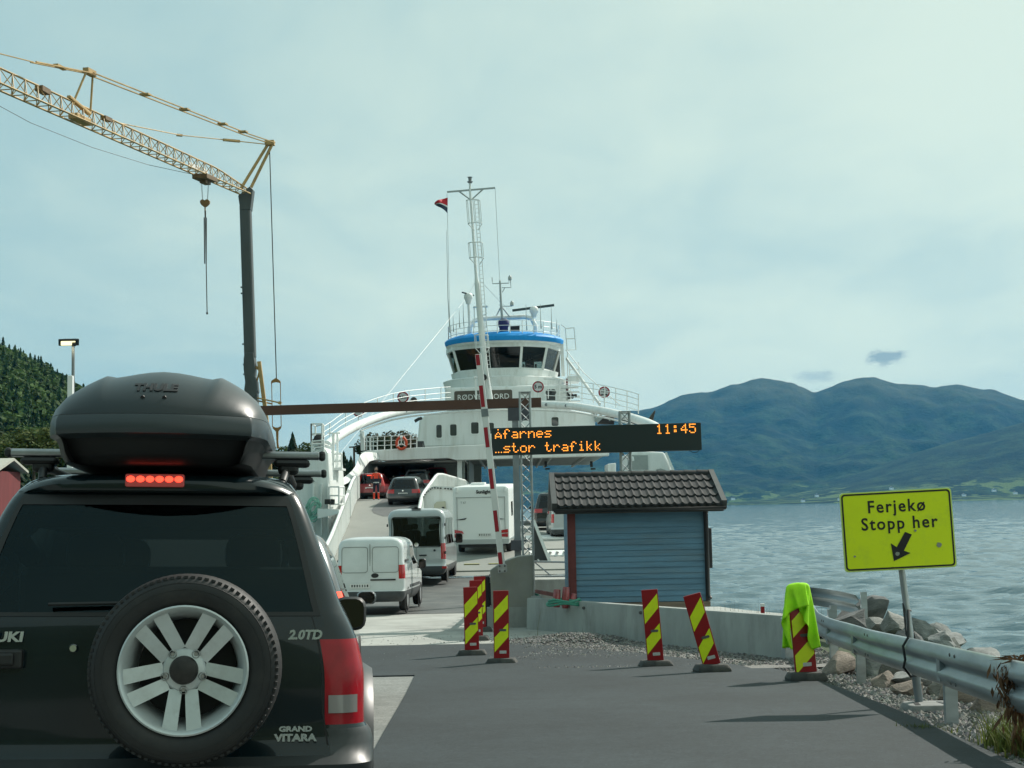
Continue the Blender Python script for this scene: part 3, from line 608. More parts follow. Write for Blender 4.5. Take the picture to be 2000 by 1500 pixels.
# upper deck rail at the left
def urail(pts, h, Y, name, bars=3):
    n = bars; rails(name, [[at(x, y - h * k / n, Y) for x, y in pts] for k in range(1, n + 1)], [(at(x, y, Y), at(x, y - h, Y)) for x, y in pts], .02, .035)
urail([(712, 880), (724, 880), (737, 879), (751, 879), (764, 878), (778, 878), (790, 877), (802, 876), (814, 875)], 27, 90.3, 'deck_rail')
urail([(711, 879), (716, 879), (722, 879), (729, 879), (737, 880)], 24, 92.5, 'deck_rail')
rails('house_rail', [[at(x, 855 + dy - (x - 815) * .04, 94.6) for x in (815, 870, 950)] for dy in (-3, 5, 13)], [(at(x, 852, 94.6), at(x, 872, 94.6)) for x in (832, 862, 892, 922)], .018, .022)
ring = MB(); rc = at(784, 865.5, 89.9); ring.tube([rc + Vector((.30 * math.cos(a), 0, .36 * math.sin(a))) for a in np.linspace(0, 6.2832, 25)[:-1]], .085, 10, closed=True)
ro = ring.build('life_ring', mat('life_ring_orange', (.62, .075, .02), .5), smooth=80); tag(ro, 'orange life ring hanging on the upper deck rail of the ferry', 'life ring')
b = MB(); b.bar(rc + Vector((0, -.1, .40)), rc + Vector((0, -.1, 0)), .05); b.bar(rc + Vector((0, -.1, 0)), rc + Vector((-.28, -.1, -.2)), .05); b.bar(rc + Vector((0, -.1, 0)), rc + Vector((.28, -.1, -.2)), .05); b.tube([rc + Vector((.30 * math.cos(a), -.09, .36 * math.sin(a))) for a in np.linspace(1.3, 1.8, 5)], .09, 8); b.build('ring_strap', MT['white_clean'], ro, smooth=50)
b = MB(); p = at(818, 868, 91); b.box((p.x, 91, p.z), (.5, .4, .4)); b.tube([p + Vector((-.3, -.2, .1)), p + Vector((.3, -.25, .15)), p + Vector((.35, -.2, -.2))], .06, 6); fb(b, 'deck_winch', MT['hull_dark'], bevel=.03)
b = MB(); p = at(810, 823, 92); b.tube([p, p + Vector((.25, 0, .15)), p + Vector((.4, .2, .2))], .10, 8); fb(b, 'camera_pod', MT['black'])
b = MB(); b.tube([at(701, 852, 89), at(706, 845, 89), at(709, 856, 89)], .05, 6); b.bar(at(707, 843, 89.2), at(709, 880, 89.2), .25, .2, up=(0, 1, 0)); fb(b, 'rail_post', FW)
# deckhouse
H0 = at(815, 875, 94.0); HY = 94.0
b = MB(); poly(b, [(814, 874), (819, 821), (830, 810), (870, 803), (960, 798), (1060, 797), (1110, 800), (1158, 808), (1164, 866)], HY, 10); dh = fb(b, 'deckhouse', FW, bevel=.12)
def win(px0, py0, px1, py1, Y, parent, r_=.10, g=MT['priv_glass']):
    a, c = at(px0, py0, Y), at(px1, py1, Y); w, h = c.x - a.x, a.z - c.z; M = T((a.x + c.x) / 2, Y, (a.z + c.z) / 2) @ XZ
    b = MB(); n_ = rrect(w + .16, h + .16, r_ + .05); i_ = rrect(w, h, r_); k = len(n_); vs = [M @ Vector((x, y, .05)) for x, y in n_] + [M @ Vector((x, y, .05)) for x, y in i_] + [M @ Vector((x, y, -.0)) for x, y in n_] + [M @ Vector((x, y, .012)) for x, y in i_]
    b.add(vs, [(j, (j + 1) % k, k + (j + 1) % k, k + j) for j in range(k)] + [(j, 2 * k + j, 2 * k + (j + 1) % k, (j + 1) % k) for j in range(k)] + [(k + j, k + (j + 1) % k, 3 * k + (j + 1) % k, 3 * k + j) for j in range(k)])
    f_ = b.build('window', FW, parent, world=True, smooth=40); b = MB(); b.prism(i_, .008, M @ T(0, 0, .004)); b.build('pane', MT['house_glass'], f_, world=True)
MT['house_glass'] = mat('house_glass', (0.06, 0.068, 0.068), 0.06, var=.3, vscale=.8, coat=.5)
for q in ((852, 830, 863, 855), (879, 829, 892, 851), (920, 825, 935, 847), (952, 826, 965, 847), (1077, 815, 1091, 832)): win(*q, HY - .004, dh)
b = MB(); poly(b, [(1108, 832), (1158, 806), (1162, 820), (1164, 866), (1108, 866)], 92.6, .2); fb(b, 'shelter_plate', FW)
# liferafts and davit gear right of the house
for i in range(3): b = MB(); p = at(1176 + i * 7, 821, 93); b.lathe([(0, -.35), (.26, -.3), (.28, .3), (0, .35)], 12, T(p.x, 93, p.z) @ RY(R(90))); fb(b, 'liferaft_canister', MT['black'], smooth=40)
b = MB(); b.bar(at(1164, 823, 92.5), at(1176, 812, 92.5), .2, .3); b.tube([at(1160, 806, 92.5), at(1164, 824, 92.5)], .08, 6); b.tube([at(1166, 807, 92.4), at(1161, 822, 92.4)], .05, 6); b.tube([at(1190, 810, 92), at(1191, 822, 92)], .05, 6); fb(b, 'davit', MT['ferry_shade'])
b = MB(); b.bar(at(1210, 813, 90), at(1250, 826, 90), .3, .2); poly(b, [(1215, 820), (1215, 826), (1248, 828), (1248, 822)], 91, .3); fb(b, 'exhaust_trunk', MT['hull_dark'])
b = MB(); poly(b, [(1268, 828), (1269, 815), (1274, 808), (1280, 800), (1280, 806), (1277, 815), (1275, 828)], 84, .5); fb(b, 'exhaust_stack', mat('sooty_brown', (.06, .05, .042), .7), bevel=.05)
# bridge deck: house, visor, name board
b = MB(); poly(b, [(869, 800), (869, 757), (1112, 750), (1116, 797)], 95.2, 8); fb(b, 'bridge_deck_house', FW, bevel=.15)
def band(name, plan, z0, z1, m, s0=1.0, s1=1.0, cx_=0, cy_=0, cap=True, parent=None, **k):
    b = MB(); n = len(plan); lo = [Vector((cx_ + (x - cx_) * s0, cy_ + (y - cy_) * s0, z0)) for x, y in plan]; hi = [Vector((cx_ + (x - cx_) * s1, cy_ + (y - cy_) * s1, z1)) for x, y in plan]
    b.add(lo + hi, [(i, (i + 1) % n, n + (i + 1) % n, n + i) for i in range(n)] + ([tuple(range(n))[::-1], tuple(range(n, 2 * n))] if cap else [])); return fb(b, name, m, parent, **k)
wx = at(985, 700, 98).x; wy = 100.0
def plan(rx_, ry_, back, n=14): return [(wx + rx_ * math.sin(a), wy - ry_ * math.cos(a)) for a in np.linspace(-1.42, 1.42, n)] + [(wx + rx_ * .99, wy + back), (wx - rx_ * .99, wy + back)]
def zpx(y, Y=97.0, x=985): return at(x, y, Y).z
band('visor', plan(4.28, 4.3, 3.0), zpx(757), zpx(739), FW, .965, 1.0, wx, wy); band('visor_cap', plan(4.28, 4.3, 3.0), zpx(739) + .003, zpx(736), FW, 1.0, .93, wx, wy)
band('wheelhouse_skirt', plan(3.72, 3.7, 3.0), zpx(736) + .004, zpx(723), FW, .97, 1.0, wx, wy)
# wheelhouse window band: five facets forward, posts between raked panes, open glass all round
z0, z1 = zpx(723) + .004, zpx(671)
fa = [(-3.45, .6), (-3.05, -1.35), (-1.15, -2.9), (1.05, -3.0), (2.55, -2.05), (3.35, .3), (3.35, 3.0), (-3.45, 3.0)]
n = len(fa); lo = [Vector((wx + x, wy + y, z0)) for x, y in fa]; hi = [Vector((wx + x * 1.15, wy + y * 1.12, z1)) for x, y in fa]
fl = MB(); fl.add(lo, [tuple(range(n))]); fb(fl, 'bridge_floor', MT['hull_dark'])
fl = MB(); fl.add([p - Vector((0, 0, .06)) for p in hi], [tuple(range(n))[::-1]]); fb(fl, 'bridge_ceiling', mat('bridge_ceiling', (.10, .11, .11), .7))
fr = MB()
for i in range(n):
    fr.bar(lo[i], hi[i], .17, .17, up=(0, 1, 0)); j = (i + 1) % n
    fr.bar(lo[i] + Vector((0, 0, .07)), lo[j] + Vector((0, 0, .07)), .15, .18); fr.bar(hi[i] - Vector((0, 0, .10)), hi[j] - Vector((0, 0, .10)), .15, .30)
wf = fb(fr, 'window_frame', FW)
for i in range(n):
    j = (i + 1) % n; a0, a1, c0, c1 = lo[i], lo[j], hi[i], hi[j]; b = MB()
    b.add([a0, a1, c1, c0], [(0, 1, 2, 3)]); fb(b, 'bridge_window', MT['bridge_glass'], wf)
b = MB()
for x0_, x1_ in ((-3.6, 1.12), (2.62, 3.9)): b.box((wx + (x0_ + x1_) / 2, wy + 2.6, (z0 + z1) / 2), (x1_ - x0_, .1, z1 - z0))
b.box((wx + 1.87, wy + 2.6, z1 - .35), (1.5, .1, .7)); fb(b, 'dark_backing', MT['hull_dark'])  # dark panels added behind the glass so the wheelhouse windows read dark
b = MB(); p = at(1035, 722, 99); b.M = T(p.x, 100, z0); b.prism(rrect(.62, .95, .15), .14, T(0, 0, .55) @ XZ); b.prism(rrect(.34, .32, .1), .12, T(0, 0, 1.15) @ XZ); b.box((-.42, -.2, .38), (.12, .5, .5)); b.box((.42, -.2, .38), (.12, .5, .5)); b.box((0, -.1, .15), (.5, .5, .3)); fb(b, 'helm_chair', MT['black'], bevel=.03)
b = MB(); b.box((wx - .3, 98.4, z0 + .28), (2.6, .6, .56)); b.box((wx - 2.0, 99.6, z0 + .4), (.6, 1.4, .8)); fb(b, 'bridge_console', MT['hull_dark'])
# blue roof
band('roof_soffit', plan(4.08, 3.95, 3.2), z1 - .0, z1 + .12, FW, .95, .99, wx, wy)
b = MB(); P = []
for s_, zz_ in ((.985, z1 + .125), (1.0, z1 + .30), (1.0, z1 + .42), (.97, z1 + .55), (.86, z1 + .74), (.6, z1 + .90), (.3, z1 + .97), (0.0, z1 + 1.0)):
    pl_ = plan(4.12, 4.0, 3.2); P.append([Vector((wx + (x - wx) * s_, wy + (y - wy) * s_, zz_)) for x, y in pl_ + pl_[:1]])
b.grid(P); fb(b, 'wheelhouse_roof', MT['ferry_blue'], smooth=35)
zr = z1 + .45
rl = plan(3.85, 3.7, 3.0)[0:14]; rl_ = [Vector((x, y, zr)) for x, y in rl] + [Vector((wx + 3.8, wy + 3, zr)), Vector((wx - 3.8, wy + 3, zr)), Vector((rl[0][0], rl[0][1], zr))]
rails('roof_rail', [[p + Vector((0, 0, h)) for p in rl_] for h in (.35, .7, 1.05)], [(p, p + Vector((0, 0, 1.05))) for p in rl_], .02, .03)
b = MB(); b.tube([(wx - 2.35, wy - 1.5, zr), (wx - 2.3, wy - 1.5, zr + .9), (wx - 2.0, wy - 1.5, zr + 1.32), (wx - 1.4, wy - 1.5, zr + 1.45), (wx + 1.4, wy - 1.5, zr + 1.52), (wx + 1.9, wy - 1.5, zr + 1.4), (wx + 2.15, wy - 1.5, zr + .9), (wx + 2.2, wy - 1.5, zr)], .16, 10); fb(b, 'equipment_arch', FW, smooth=60)
b = MB(); p = at(984, 640, 98.6); b.lathe([(.22, -.9), (.3, -.5), (.30, -.2), (.38, 0), (.36, .3), (.2, .42), (0, .44)], 14, T(p.x, 97.2, p.z)); fb(b, 'covered_searchlight', mat('navy_cover', (.012, .016, .10), .7), smooth=50)
b = MB(); poly(b, [(996, 637), (996, 646), (1015, 645), (1015, 636)], 98.8, .6); fb(b, 'roof_locker', MT['black'])
def radar(x0, y0, x1, y1, px, py0, py1, Y, th):
    b = MB(); b.lathe([(.16, 0), (.22, .25), (.30, .4), (.30, .62), (.18, .75)], 14, T(at(px, py0, Y).x, Y, at(px, py0, Y).z)); o = fb(b, 'radar_pedestal', FW, smooth=50); c = MB(); c.bar(at(x0, y0, Y - .5), at(x1, y1, Y + .6), .12, th); fb(c, 'radar_scanner', mat('radar_slate', (.025, .05, .06), .4), o, bevel=.02)
radar(1001, 606.5, 1082, 596, 1043, 620, 606, 98.5, .17); radar(903, 571, 925, 577, 915, 594, 578, 98, .09)
b = MB(); b.tube([at(918, 650, 98), at(915, 590, 98)], .09, 8); fb(b, 'radar_mast', FW)
# main mast with ladder, cages and yard
MY = 92.5
b = MB(); b.tube([at(960, 798, MY), at(947, 720, MY), at(937, 610, MY), at(932, 552, MY)], [.20, .19, .19, .18], 12); b.tube([at(932, 556, MY), at(930, 540, MY), at(921, 410, MY), at(918, 372, MY), at(918, 358, MY)], [.17, .10, .085, .08, .07], 10); mm = fb(b, 'main_mast', FW, smooth=60)
b = MB(); b.lathe([(.10, -.1), (.2, 0), (.1, .05), (.12, .28), (.18, .3), (0, .34)], 12, T(*at(918, 355, MY))); fb(b, 'masthead_lamp', MT['grey_steel'], mm)
b = MB(); b.bar(at(873, 375, MY), at(967, 367, MY), .10, .10); b.tube([at(897, 374, MY), at(920, 391, MY), at(944, 369, MY)], .055, 6); fb(b, 'yard', MT['ant'], mm)
b = MB()
for dx in (4.5, 11): b.tube([at(922 + dx, 390, MY - .2), at(930 + dx, 500, MY - .2), at(936 + dx, 590, MY - .2), at(947 + dx, 720, MY - .2), at(951 + dx, 760, MY - .2)], .022, 5)
for i in range(46):
    y = 392 + i * 8.0; x = float(np.interp(y, [390, 500, 590, 720, 760], [922, 930, 936, 947, 951])); b.tube([at(x + 4.5, y, MY - .2), at(x + 11, y - .6, MY - .2)], .016, 4)
fb(b, 'mast_ladder', FR, mm)
def hoops(x, y0, y1, w, name='ladder_cage'):
    b = MB(); k = MY / F
    for y in (y0, y1): c = at(x + (y - y0) * .085, y, MY - .3); b.tube([c + Vector((w * k / 2 * math.cos(a), -.42 * math.sin(a), 0)) for a in np.linspace(0, math.pi, 11)], .035, 5)
    for t in (0, .2, .5, .8, 1.0): a = math.pi * t; d = Vector((w * k / 2 * math.cos(a), -.42 * math.sin(a), 0)); b.tube([at(x, y0, MY - .3) + d, at(x + (y1 - y0) * .085, y1, MY - .3) + d], .022, 5)
    c1 = at(x + (y1 - y0) * .085, y1, MY - .3); c2 = at(x + 2 + (y1 - y0) * .085, y1 + 13, MY - .3)
    for s_ in (-1, 1): b.tube([c1 + Vector((s_ * w * k / 2, 0, 0)), c2 + Vector((s_ * .12, 0, 0))], .03, 5)
    fb(b, name, FR, mm)
hoops(924, 392, 437, 27); hoops(928.5, 475, 504, 28); hoops(940, 655, 680, 27)
b = MB(); b.lathe([(0, .1), (.19, .1), (.2, -.1), (0, -.1)], 16, T(*at(945, 737, MY - .3)) @ XZ); fb(b, 'horn', MT['black'], mm)
b = MB(); b.bar(at(929, 741, MY - .6), at(931, 806, MY - .6), .12, .10, up=(0, 1, 0)); b.tube([at(926, 737, MY - .6), at(931, 736, MY - .6)], .08, 6); fb(b, 'flood_lamp_post', FW)
# secondary mast on the wheelhouse top
SY = 98.0; b = MB(); b.tube([at(981, 625, SY), at(979, 600, SY), at(976.5, 548, SY)], [.09, .085, .06], 8)
for x in (966, 1000): b.tube([at(979, 598, SY), at(x, 624, SY + (1 if x < 980 else .5))], .05, 6)
b.tube([at(961, 542, SY), at(962, 554, SY), at(994, 553, SY), at(994, 545, SY)], .035, 5); b.tube([at(980, 562, SY), at(998, 561.5, SY), at(997, 546, SY)], .03, 5); b.tube([at(981, 571, SY), at(986, 562, SY)], .03, 5); b.tube([at(979, 598, SY), at(1000, 598, SY), at(1000, 595, SY)], .03, 5)
for i in range(6): b.tube([at(975, 568 + i * 7, SY), at(978, 568 + i * 7, SY)], .02, 4)
for x, y in ((996, 544), (1000, 594)): b.lathe([(0, -.14), (.13, -.1), (.13, .1), (.05, .22), (0, .24)], 10, T(*at(x, y, SY)))
fb(b, 'antenna_mast', MT['ant'], smooth=50)
for px, y0, y1, Y in ((879, 650, 450, 96.5), (886, 648, 616, 97), (898, 640, 606, 97), (906, 636, 590, 98), (1029, 645, 594, 98), (1057, 642, 594, 97), (1078, 643, 598, 97), (1088, 648, 624, 97)):
    b = MB(); b.tube([at(px, y0, Y), at(px - (y0 - y1) * .02, (y0 * 2 + y1) / 3, Y), at(px - (y0 - y1) * .035, y1, Y)], [.05, .028, .012], 6); fb(b, 'whip_antenna', MT['ant'])
b = MB()
for p, q in (((873, 378), (879, 650)), ((967, 368), (976, 548))): b.tube([at(*p, MY), at(*q, 95.5)], .012, 4)
fb(b, 'flag_halyard', MT['ant'])
b = MB()
for (p, Y0_, q, Y1_) in (((908, 586), 93, (664, 886), 72), ((900, 596), 93, (700, 838), 80), ((938, 548), 92.5, (978, 592), 97), ((938, 548), 92.5, (1010, 622), 98.5), ((930, 548), 92.5, (908, 586), 93)): b.tube([at(*p, Y0_), at(*q, Y1_)], .008, 4)
fb(b, 'wire_stay', MT['ant'])
# open lantern frame behind the mast
b = MB(); 
for x in (927, 950): b.bar(at(x, 640, 98), at(x - 1, 600, 98), .07, .07, up=(0, 1, 0))
b.bar(at(924, 600, 98), at(953, 598.5, 98), .5, .06); b.bar(at(926, 625, 98), at(951, 612, 98), .05); fb(b, 'lantern_frame', FW)
# stairs and cages on the right of the wheelhouse
def frame(pts, Y, name, r_=.04, closed=False):
    b = MB(); b.tube([at(x, y, Y) for x, y in pts], r_, 5, closed=closed); return fb(b, name, FR, smooth=60)
b = MB()
for L_ in ([(1104, 640), (1108, 685), (1109, 735)], [(1121, 640), (1125, 683), (1104, 684)], [(1104, 642), (1121, 640)], [(1104, 662), (1123, 661)], [(1112, 709), (1130, 708), (1132, 745)], [(1112, 709), (1113, 735)], [(1112, 722), (1131, 722)], [(1113, 732), (1132, 732)], [(1096, 634), (1104, 640)]): b.tube([at(x, y, 98.5) for x, y in L_], .035, 5)
fb(b, 'access_cage', FR)
b = MB(); b.bar(at(1097, 672, 99), at(1100, 735, 99), .22, .2, up=(0, 1, 0)); fb(b, 'wing_post', FW)
b = MB()
for s_ in (0, 1.0): b.bar(at(1106, 700, 98 + s_), at(1172, 790, 92 + s_), .08, .2)
for i in range(13): t = (i + .5) / 13; p, q = at(1106 + 66 * t, 700 + 90 * t, 98 - 6 * t), at(1106 + 66 * t, 700 + 90 * t, 99 - 6 * t); b.bar(p, q, .2, .04)
b.tube([at(1106, 684, 98), at(1140, 728, 95.5), at(1210, 790, 90)], .03, 5); fb(b, 'bridge_stair', FR)
b = MB(); poly(b, [(1108, 735), (1108, 745), (1132, 744), (1131, 733)], 97, 2); fb(b, 'stair_landing', FW)
for i in range(4): b = MB(); p = at(1113 + i * 1.2, 757 + i * 9, 94); b.box((p.x, 94, p.z), (1.1, .8, .07)); fb(b, 'stair_tread', FW)
b = MB(); poly(b, [(1105, 738), (1106, 782), (1110, 782), (1109, 738)], 94.4, .2); o = fb(b, 'draught_board', FW); b = MB()
for i in range(5): poly(b, [(1105.3, 740 + i * 5), (1105.3, 743 + i * 5), (1109.3, 743 + i * 5), (1109.3, 740 + i * 5)], 94.34, .05)
fb(b, 'board_marks', mat('mark_maroon', (.18, .03, .05), .5), o)
b = MB(); p = at(1116, 773, 92); rng = random.Random(8)
for i in range(7): b.tube([p + Vector((rng.uniform(-.3, .3), rng.uniform(-.2, .2), rng.uniform(-.2, .2))), p + Vector((rng.uniform(-.35, .35), rng.uniform(-.2, .2), rng.uniform(-.2, .2)))], .06, 5)
fb(b, 'deck_lamp_cluster', MT['black'])
b = MB(); p = at(1076, 766, 92); b.lathe([(0, .1), (.19, .1), (.2, -.1)], 14, T(p.x - .14, 92, p.z) @ XZ); b.lathe([(0, .1), (.19, .1), (.2, -.1)], 14, T(p.x + .14, 92, p.z) @ XZ); b.box((p.x, 92.2, p.z - .3), (.55, .2, .4)); fb(b, 'twin_loudspeaker', MT['hull_dark'])
b = MB(); p = at(808, 782, 88); b.lathe([(0, .1), (.2, .1), (.22, -.1)], 14, T(p.x, 88, p.z) @ XZ); fb(b, 'loudspeaker', MT['hull_dark'])
# name board
M = T(*at(944, 775, 93.2)) @ RY(R(-.6)) @ XZ; b = MB(); b.prism(rrect(3.72, .82, .12), .08, M); nb_ = fb(b, 'name_board', MT['name_brown'])
put_text('RØDVENFJORD', .47, FR, M @ T(0, -.02, .095), nb_, 'lettering', .02, world=True, spacing=1.06, sx=.98)
# round limit signs on the arch
def limit(px, py, txt, Y, rows, name='limit_sign'):
    r_ = 11.3 * Y / F; M = T(*at(px, py, Y)) @ XZ; b = MB(); b.prism(circ(r_, 28), .05, M @ T(0, 0, -.05)); o = fb(b, name, mat('sign_red_' + str(px), (.30, .012, .03), .4)); b = MB(); b.prism(circ(r_ * .76, 28), .012, M); fb(b, 'sign_disc', MT['sign_disc'], o)
    for s_, sz_, dy in rows: put_text(s_, sz_, MT['ink'], M @ T(0, dy, .02), o, 'lettering', .012, world=True, bold=.008)
    b = MB(); b.tube([at(px, py + 8, Y + .06), at(px + .5, py + 34, Y + .06)], .03, 6); fb(b, 'sign_post', FR, o); return M, r_, o
MT['sign_disc'] = mat('sign_white', (.55, .56, .57), .5)
limit(787, 776, '', 87.3, (('2.5m', .23, 0),)); limit(700, 803, '', 84, ()); M, r_, o = limit(1051, 755.5, '', 87.3, (('5 m', .30, 0),))
for s_ in (1, -1): b = MB(); b.prism([(-.05, s_ * r_ * .98), (0, s_ * r_ * .62), (.05, s_ * r_ * .98)][::s_ * -1 if s_ > 0 else 1], .03, M); fb(b, 'height_mark', MT['ink'], o)
M, r_, o = limit(1180, 766, '', 86, (('15 t', .24, .07),)); b = MB(); b.box(M @ Vector((0, -.15, .02)), (.3, .02, .04))
for x in (-.13, .13): b.prism(circ(.055, 10, x, -.15), .02, M @ T(0, 0, .012))
fb(b, 'axle_symbol', MT['ink'], o)
# flag on its halyard
fg = MB(); P = []; A_, B_ = at(874.5, 386, 92.4), at(874, 417, 92.4)
for i in range(13):
    t = i / 12; row = []
    for j in range(9):
        v = j / 8; top = at(874.5 - 26 * t, 386 + 1 * t + 5 * t * t * 2, 92.4); bot = at(874 - 26 * t, 417 - 19 * t ** .8, 92.4); p = top.lerp(bot, v); row.append(p + Vector((0, .22 * math.sin(t * 6 + v * 3) * (.3 + t), 0)))
    P.append(row)
fg.grid(P); n_ = 8
for q, f_ in enumerate(fg.f):
    i, j = divmod(q, n_); fg.mi[q] = 0 if j < 4 else (1 if j == 4 else 2)
fo = fg.build('flag', [mat('flag_red', (.58, .02, .035), .7), mat('flag_white', (.7, .72, .72), .7), mat('flag_blue', (.02, .04, .08), .7)], smooth=70); tag(fo, 'small red, white and blue flag flying from the left yardarm of the ferry', 'flag')
# ------------------------------------------------------------------ vehicles
def pchip(xs_, ys_, x):
    xs_ = np.asarray(xs_, float); ys_ = np.asarray(ys_, float); h = np.diff(xs_); d = np.diff(ys_) / h; m = np.zeros_like(ys_); m[0] = d[0]; m[-1] = d[-1]
    for i in range(1, len(xs_) - 1):
        if d[i - 1] * d[i] > 0:
            w1 = 2 * h[i] + h[i - 1]; w2 = h[i] + 2 * h[i - 1]; m[i] = (w1 + w2) / (w1 / d[i - 1] + w2 / d[i])
    i = int(np.clip(np.searchsorted(xs_, x) - 1, 0, len(xs_) - 2)); t = (x - xs_[i]) / h[i]
    return float((2 * t ** 3 - 3 * t ** 2 + 1) * ys_[i] + (t ** 3 - 2 * t ** 2 + t) * h[i] * m[i] + (-2 * t ** 3 + 3 * t ** 2) * ys_[i + 1] + (t ** 3 - t ** 2) * h[i] * m[i + 1])
class Loft:
    """a vehicle shell: horizontal slices (height, rear y, front y, half width, rear corner radius, front corner radius)"""
    def __init__(s, slices, bow_r=0.05, bow_f=0.12): s.sl = slices; s.z = [q[0] for q in slices]; s.br = bow_r; s.bf = bow_f
    def par(s, z): return [pchip(s.z, [q[i] for q in s.sl], z) for i in range(1, 6)]
    def pt(s, z, reg, v):
        yr, yf, w, cr, cf = s.par(z)
        if reg == 'F': x = v * (w - cf); y = yf
        elif reg == 'A': a = R(90 * (1 - v)); x = w - cf + cf * math.cos(a); y = yf - cf + cf * math.sin(a)
        elif reg == 'S': x = w; y = yr + cr + (yf - cf - yr - cr) * v
        elif reg == 'B': a = R(90 * v); x = w - cr + cr * math.cos(a); y = yr + cr - cr * math.sin(a)
        else: x = v * (w - cr); y = yr
        q = (x / w) ** 2
        if reg in 'FA': y -= s.bf * q
        if reg in 'BR': y += s.br * q
        if reg == 'S': y += s.br * (1 - v) - s.bf * v; x -= w * 0.03 * max(0, v - 0.6)
        if reg in 'FA': x *= 0.988
        return Vector((x, y, z))
    def make(s, zs, tS, uR, uF, cls, mats, parent, nb=4, crown=0.02, smooth=38):
        nodes = [('F', u) for u in sorted(uF)] + [('A', k / nb) for k in range(nb + 1)] + [('S', t) for t in sorted(tS, reverse=True)] + [('B', k / nb) for k in range(nb + 1)] + [('R', u) for u in sorted(uR, reverse=True)]
        n = len(nodes); rings = []
        for z in zs:
            h = [s.pt(z, *nd) for nd in nodes]; rings.append(h + [Vector((-p.x, p.y, p.z)) for p in h[-2:0:-1]])
        m = len(rings[0]); segs = []
        for j in range(m):
            a = j if j < n else m - j; c = j + 1 if j + 1 < n else (m - j - 1); side = 1 if j < n - 1 else -1
            na, nb_ = nodes[a], nodes[c]
            reg = na[0] if na[0] == nb_[0] else ('F' if 'F' in (na[0], nb_[0]) else 'R' if 'R' in (na[0], nb_[0]) else 'S')
            def val(nd):
                if nd[0] == reg: return nd[1]
                return {'F': 1.0, 'R': 1.0, 'S': (1.0 if nd[0] == 'A' else 0.0)}[reg]
            segs.append((reg, (val(na) + val(nb_)) / 2, side))
        parts = {}
        def put(name, ps):
            b, mp = parts.setdefault(name, (MB(), {})); ids = []
            for p in ps:
                k = (round(p.x, 5), round(p.y, 5), round(p.z, 5))
                if k not in mp: mp[k] = len(b.v); b.v.append(p)
                ids.append(mp[k])
            if len(set(ids)) > 2: b.f.append(tuple(dict.fromkeys(ids))); b.mi.append(0)
        for i in range(len(zs) - 1):
            zc = (zs[i] + zs[i + 1]) / 2
            for j in range(m):
                k = (j + 1) % m; put(cls(segs[j], zc), (rings[i][k], rings[i][j], rings[i + 1][j], rings[i + 1][k]))
        top = rings[-1]; cen = sum(top, Vector()) / m; prev = top; tn = cls(('T', 0, 1), zs[-1] + 1)
        for f, dz in ((0.75, 0.6), (0.4, 0.92)):
            cur = [cen + (p - cen) * f + Vector((0, 0, crown * dz)) for p in top]
            for j in range(m): k = (j + 1) % m; put(tn, (prev[k], prev[j], cur[j], cur[k]))
            prev = cur
        for j in range(m): k = (j + 1) % m; put(tn, (prev[k], prev[j], cen + Vector((0, 0, crown))))
        bot = rings[0]
        bn = cls(('U', 0, 1), 0)
        cb = sum(bot, Vector()) / m
        for j in range(m): k = (j + 1) % m; put(bn, (bot[j], bot[k], cb))
        out = {}
        for name, (b, _) in parts.items():
            o = b.build(name.split('#')[0], mats.get(name, mats['body']), parent, smooth=smooth); out[name] = o
        return out
def zlist(lo, hi, step, extra=()):
    zs = sorted(set([round(z, 4) for z in np.arange(lo, hi, step)] + [lo, hi] + list(extra))); o = [zs[0]]
    for z in zs[1:]:
        if z - o[-1] > 0.006: o.append(z)
        elif z in extra: o[-1] = z
    return o
def wheel(parent, x, y, r, w, rim_mat, side=1, name='wheel', spokes=5):
    M = T(x, y, r) @ RY(R(90 * side))
    t = MB(); h = w / 2; t.lathe([(r * .62, h * .8), (r * .72, h), (r * .9, h), (r * .985, h * .75), (r, h * .4), (r, -h * .4), (r * .985, -h * .75), (r * .9, -h), (r * .7, -h)], 28, M)
    to = t.build(name, MT['rubber'], parent, smooth=50)
    b = MB(); b.lathe([(r * .0, h * .35), (r * .5, h * .35), (r * .58, h * .55), (r * .64, h * .85), (r * .66, h * .86)], 24, M)
    for k in range(spokes): b.bar(M @ Vector((0, 0, h * .62)), M @ Vector((r * .6 * math.cos(6.283 * k / spokes), r * .6 * math.sin(6.283 * k / spokes), h * .62)), r * .16, r * .1, up=(1, 0, 0))
    b.build('rim', rim_mat, to, smooth=40); return to
def arch(b, x, y, r, w=0.012, side=1, r_in=0.0):
    M = T(x, y, r * 0.92) @ RY(R(90 * side)); b.lathe([(0.0, 0.0), (r * 1.17, 0.0), (r * 1.19, -0.05)], 28, M)
def wheel_arch(root, L, s, y, r):
    yr, yf, w, cr, cf = L.par(r * 1.1); v = (y - yr - cr) / max(.1, yf - cf - yr - cr); x = L.pt(r * 1.1, 'S', v).x
    b = MB(); b.lathe([(0.0, 0.0), (r * 1.15, 0.0), (r * 1.17, -.03)], 28, T(s * (x + .003), y, r) @ RY(R(90 * s))); b.build('wheel_arch', MT['black'], root)
MT['rim_grey'] = mat('alloy_rim', (0.40, 0.42, 0.43), 0.35, 0.6, var=0.1)
def plate(parent, x, y, z, w=0.5, h=0.11, rows=7, m=None):
    b = MB(); b.prism(rrect(w, h, 0.012), 0.012, T(x, y, z) @ XZ); o = b.build('number_plate', m or MT['plate'], parent)
    c = MB(); rng = random.Random(int(abs(x * 100 + z * 77)) + rows)
    for k in range(rows):
        xx = x - w * .38 + w * .76 * k / (rows - 1); c.box((xx, y - .0135, z), (w * .05 if rng.random() > .4 else w * .07, .002, h * .52))
    c.build('plate_marks', MT['ink'], o); return o
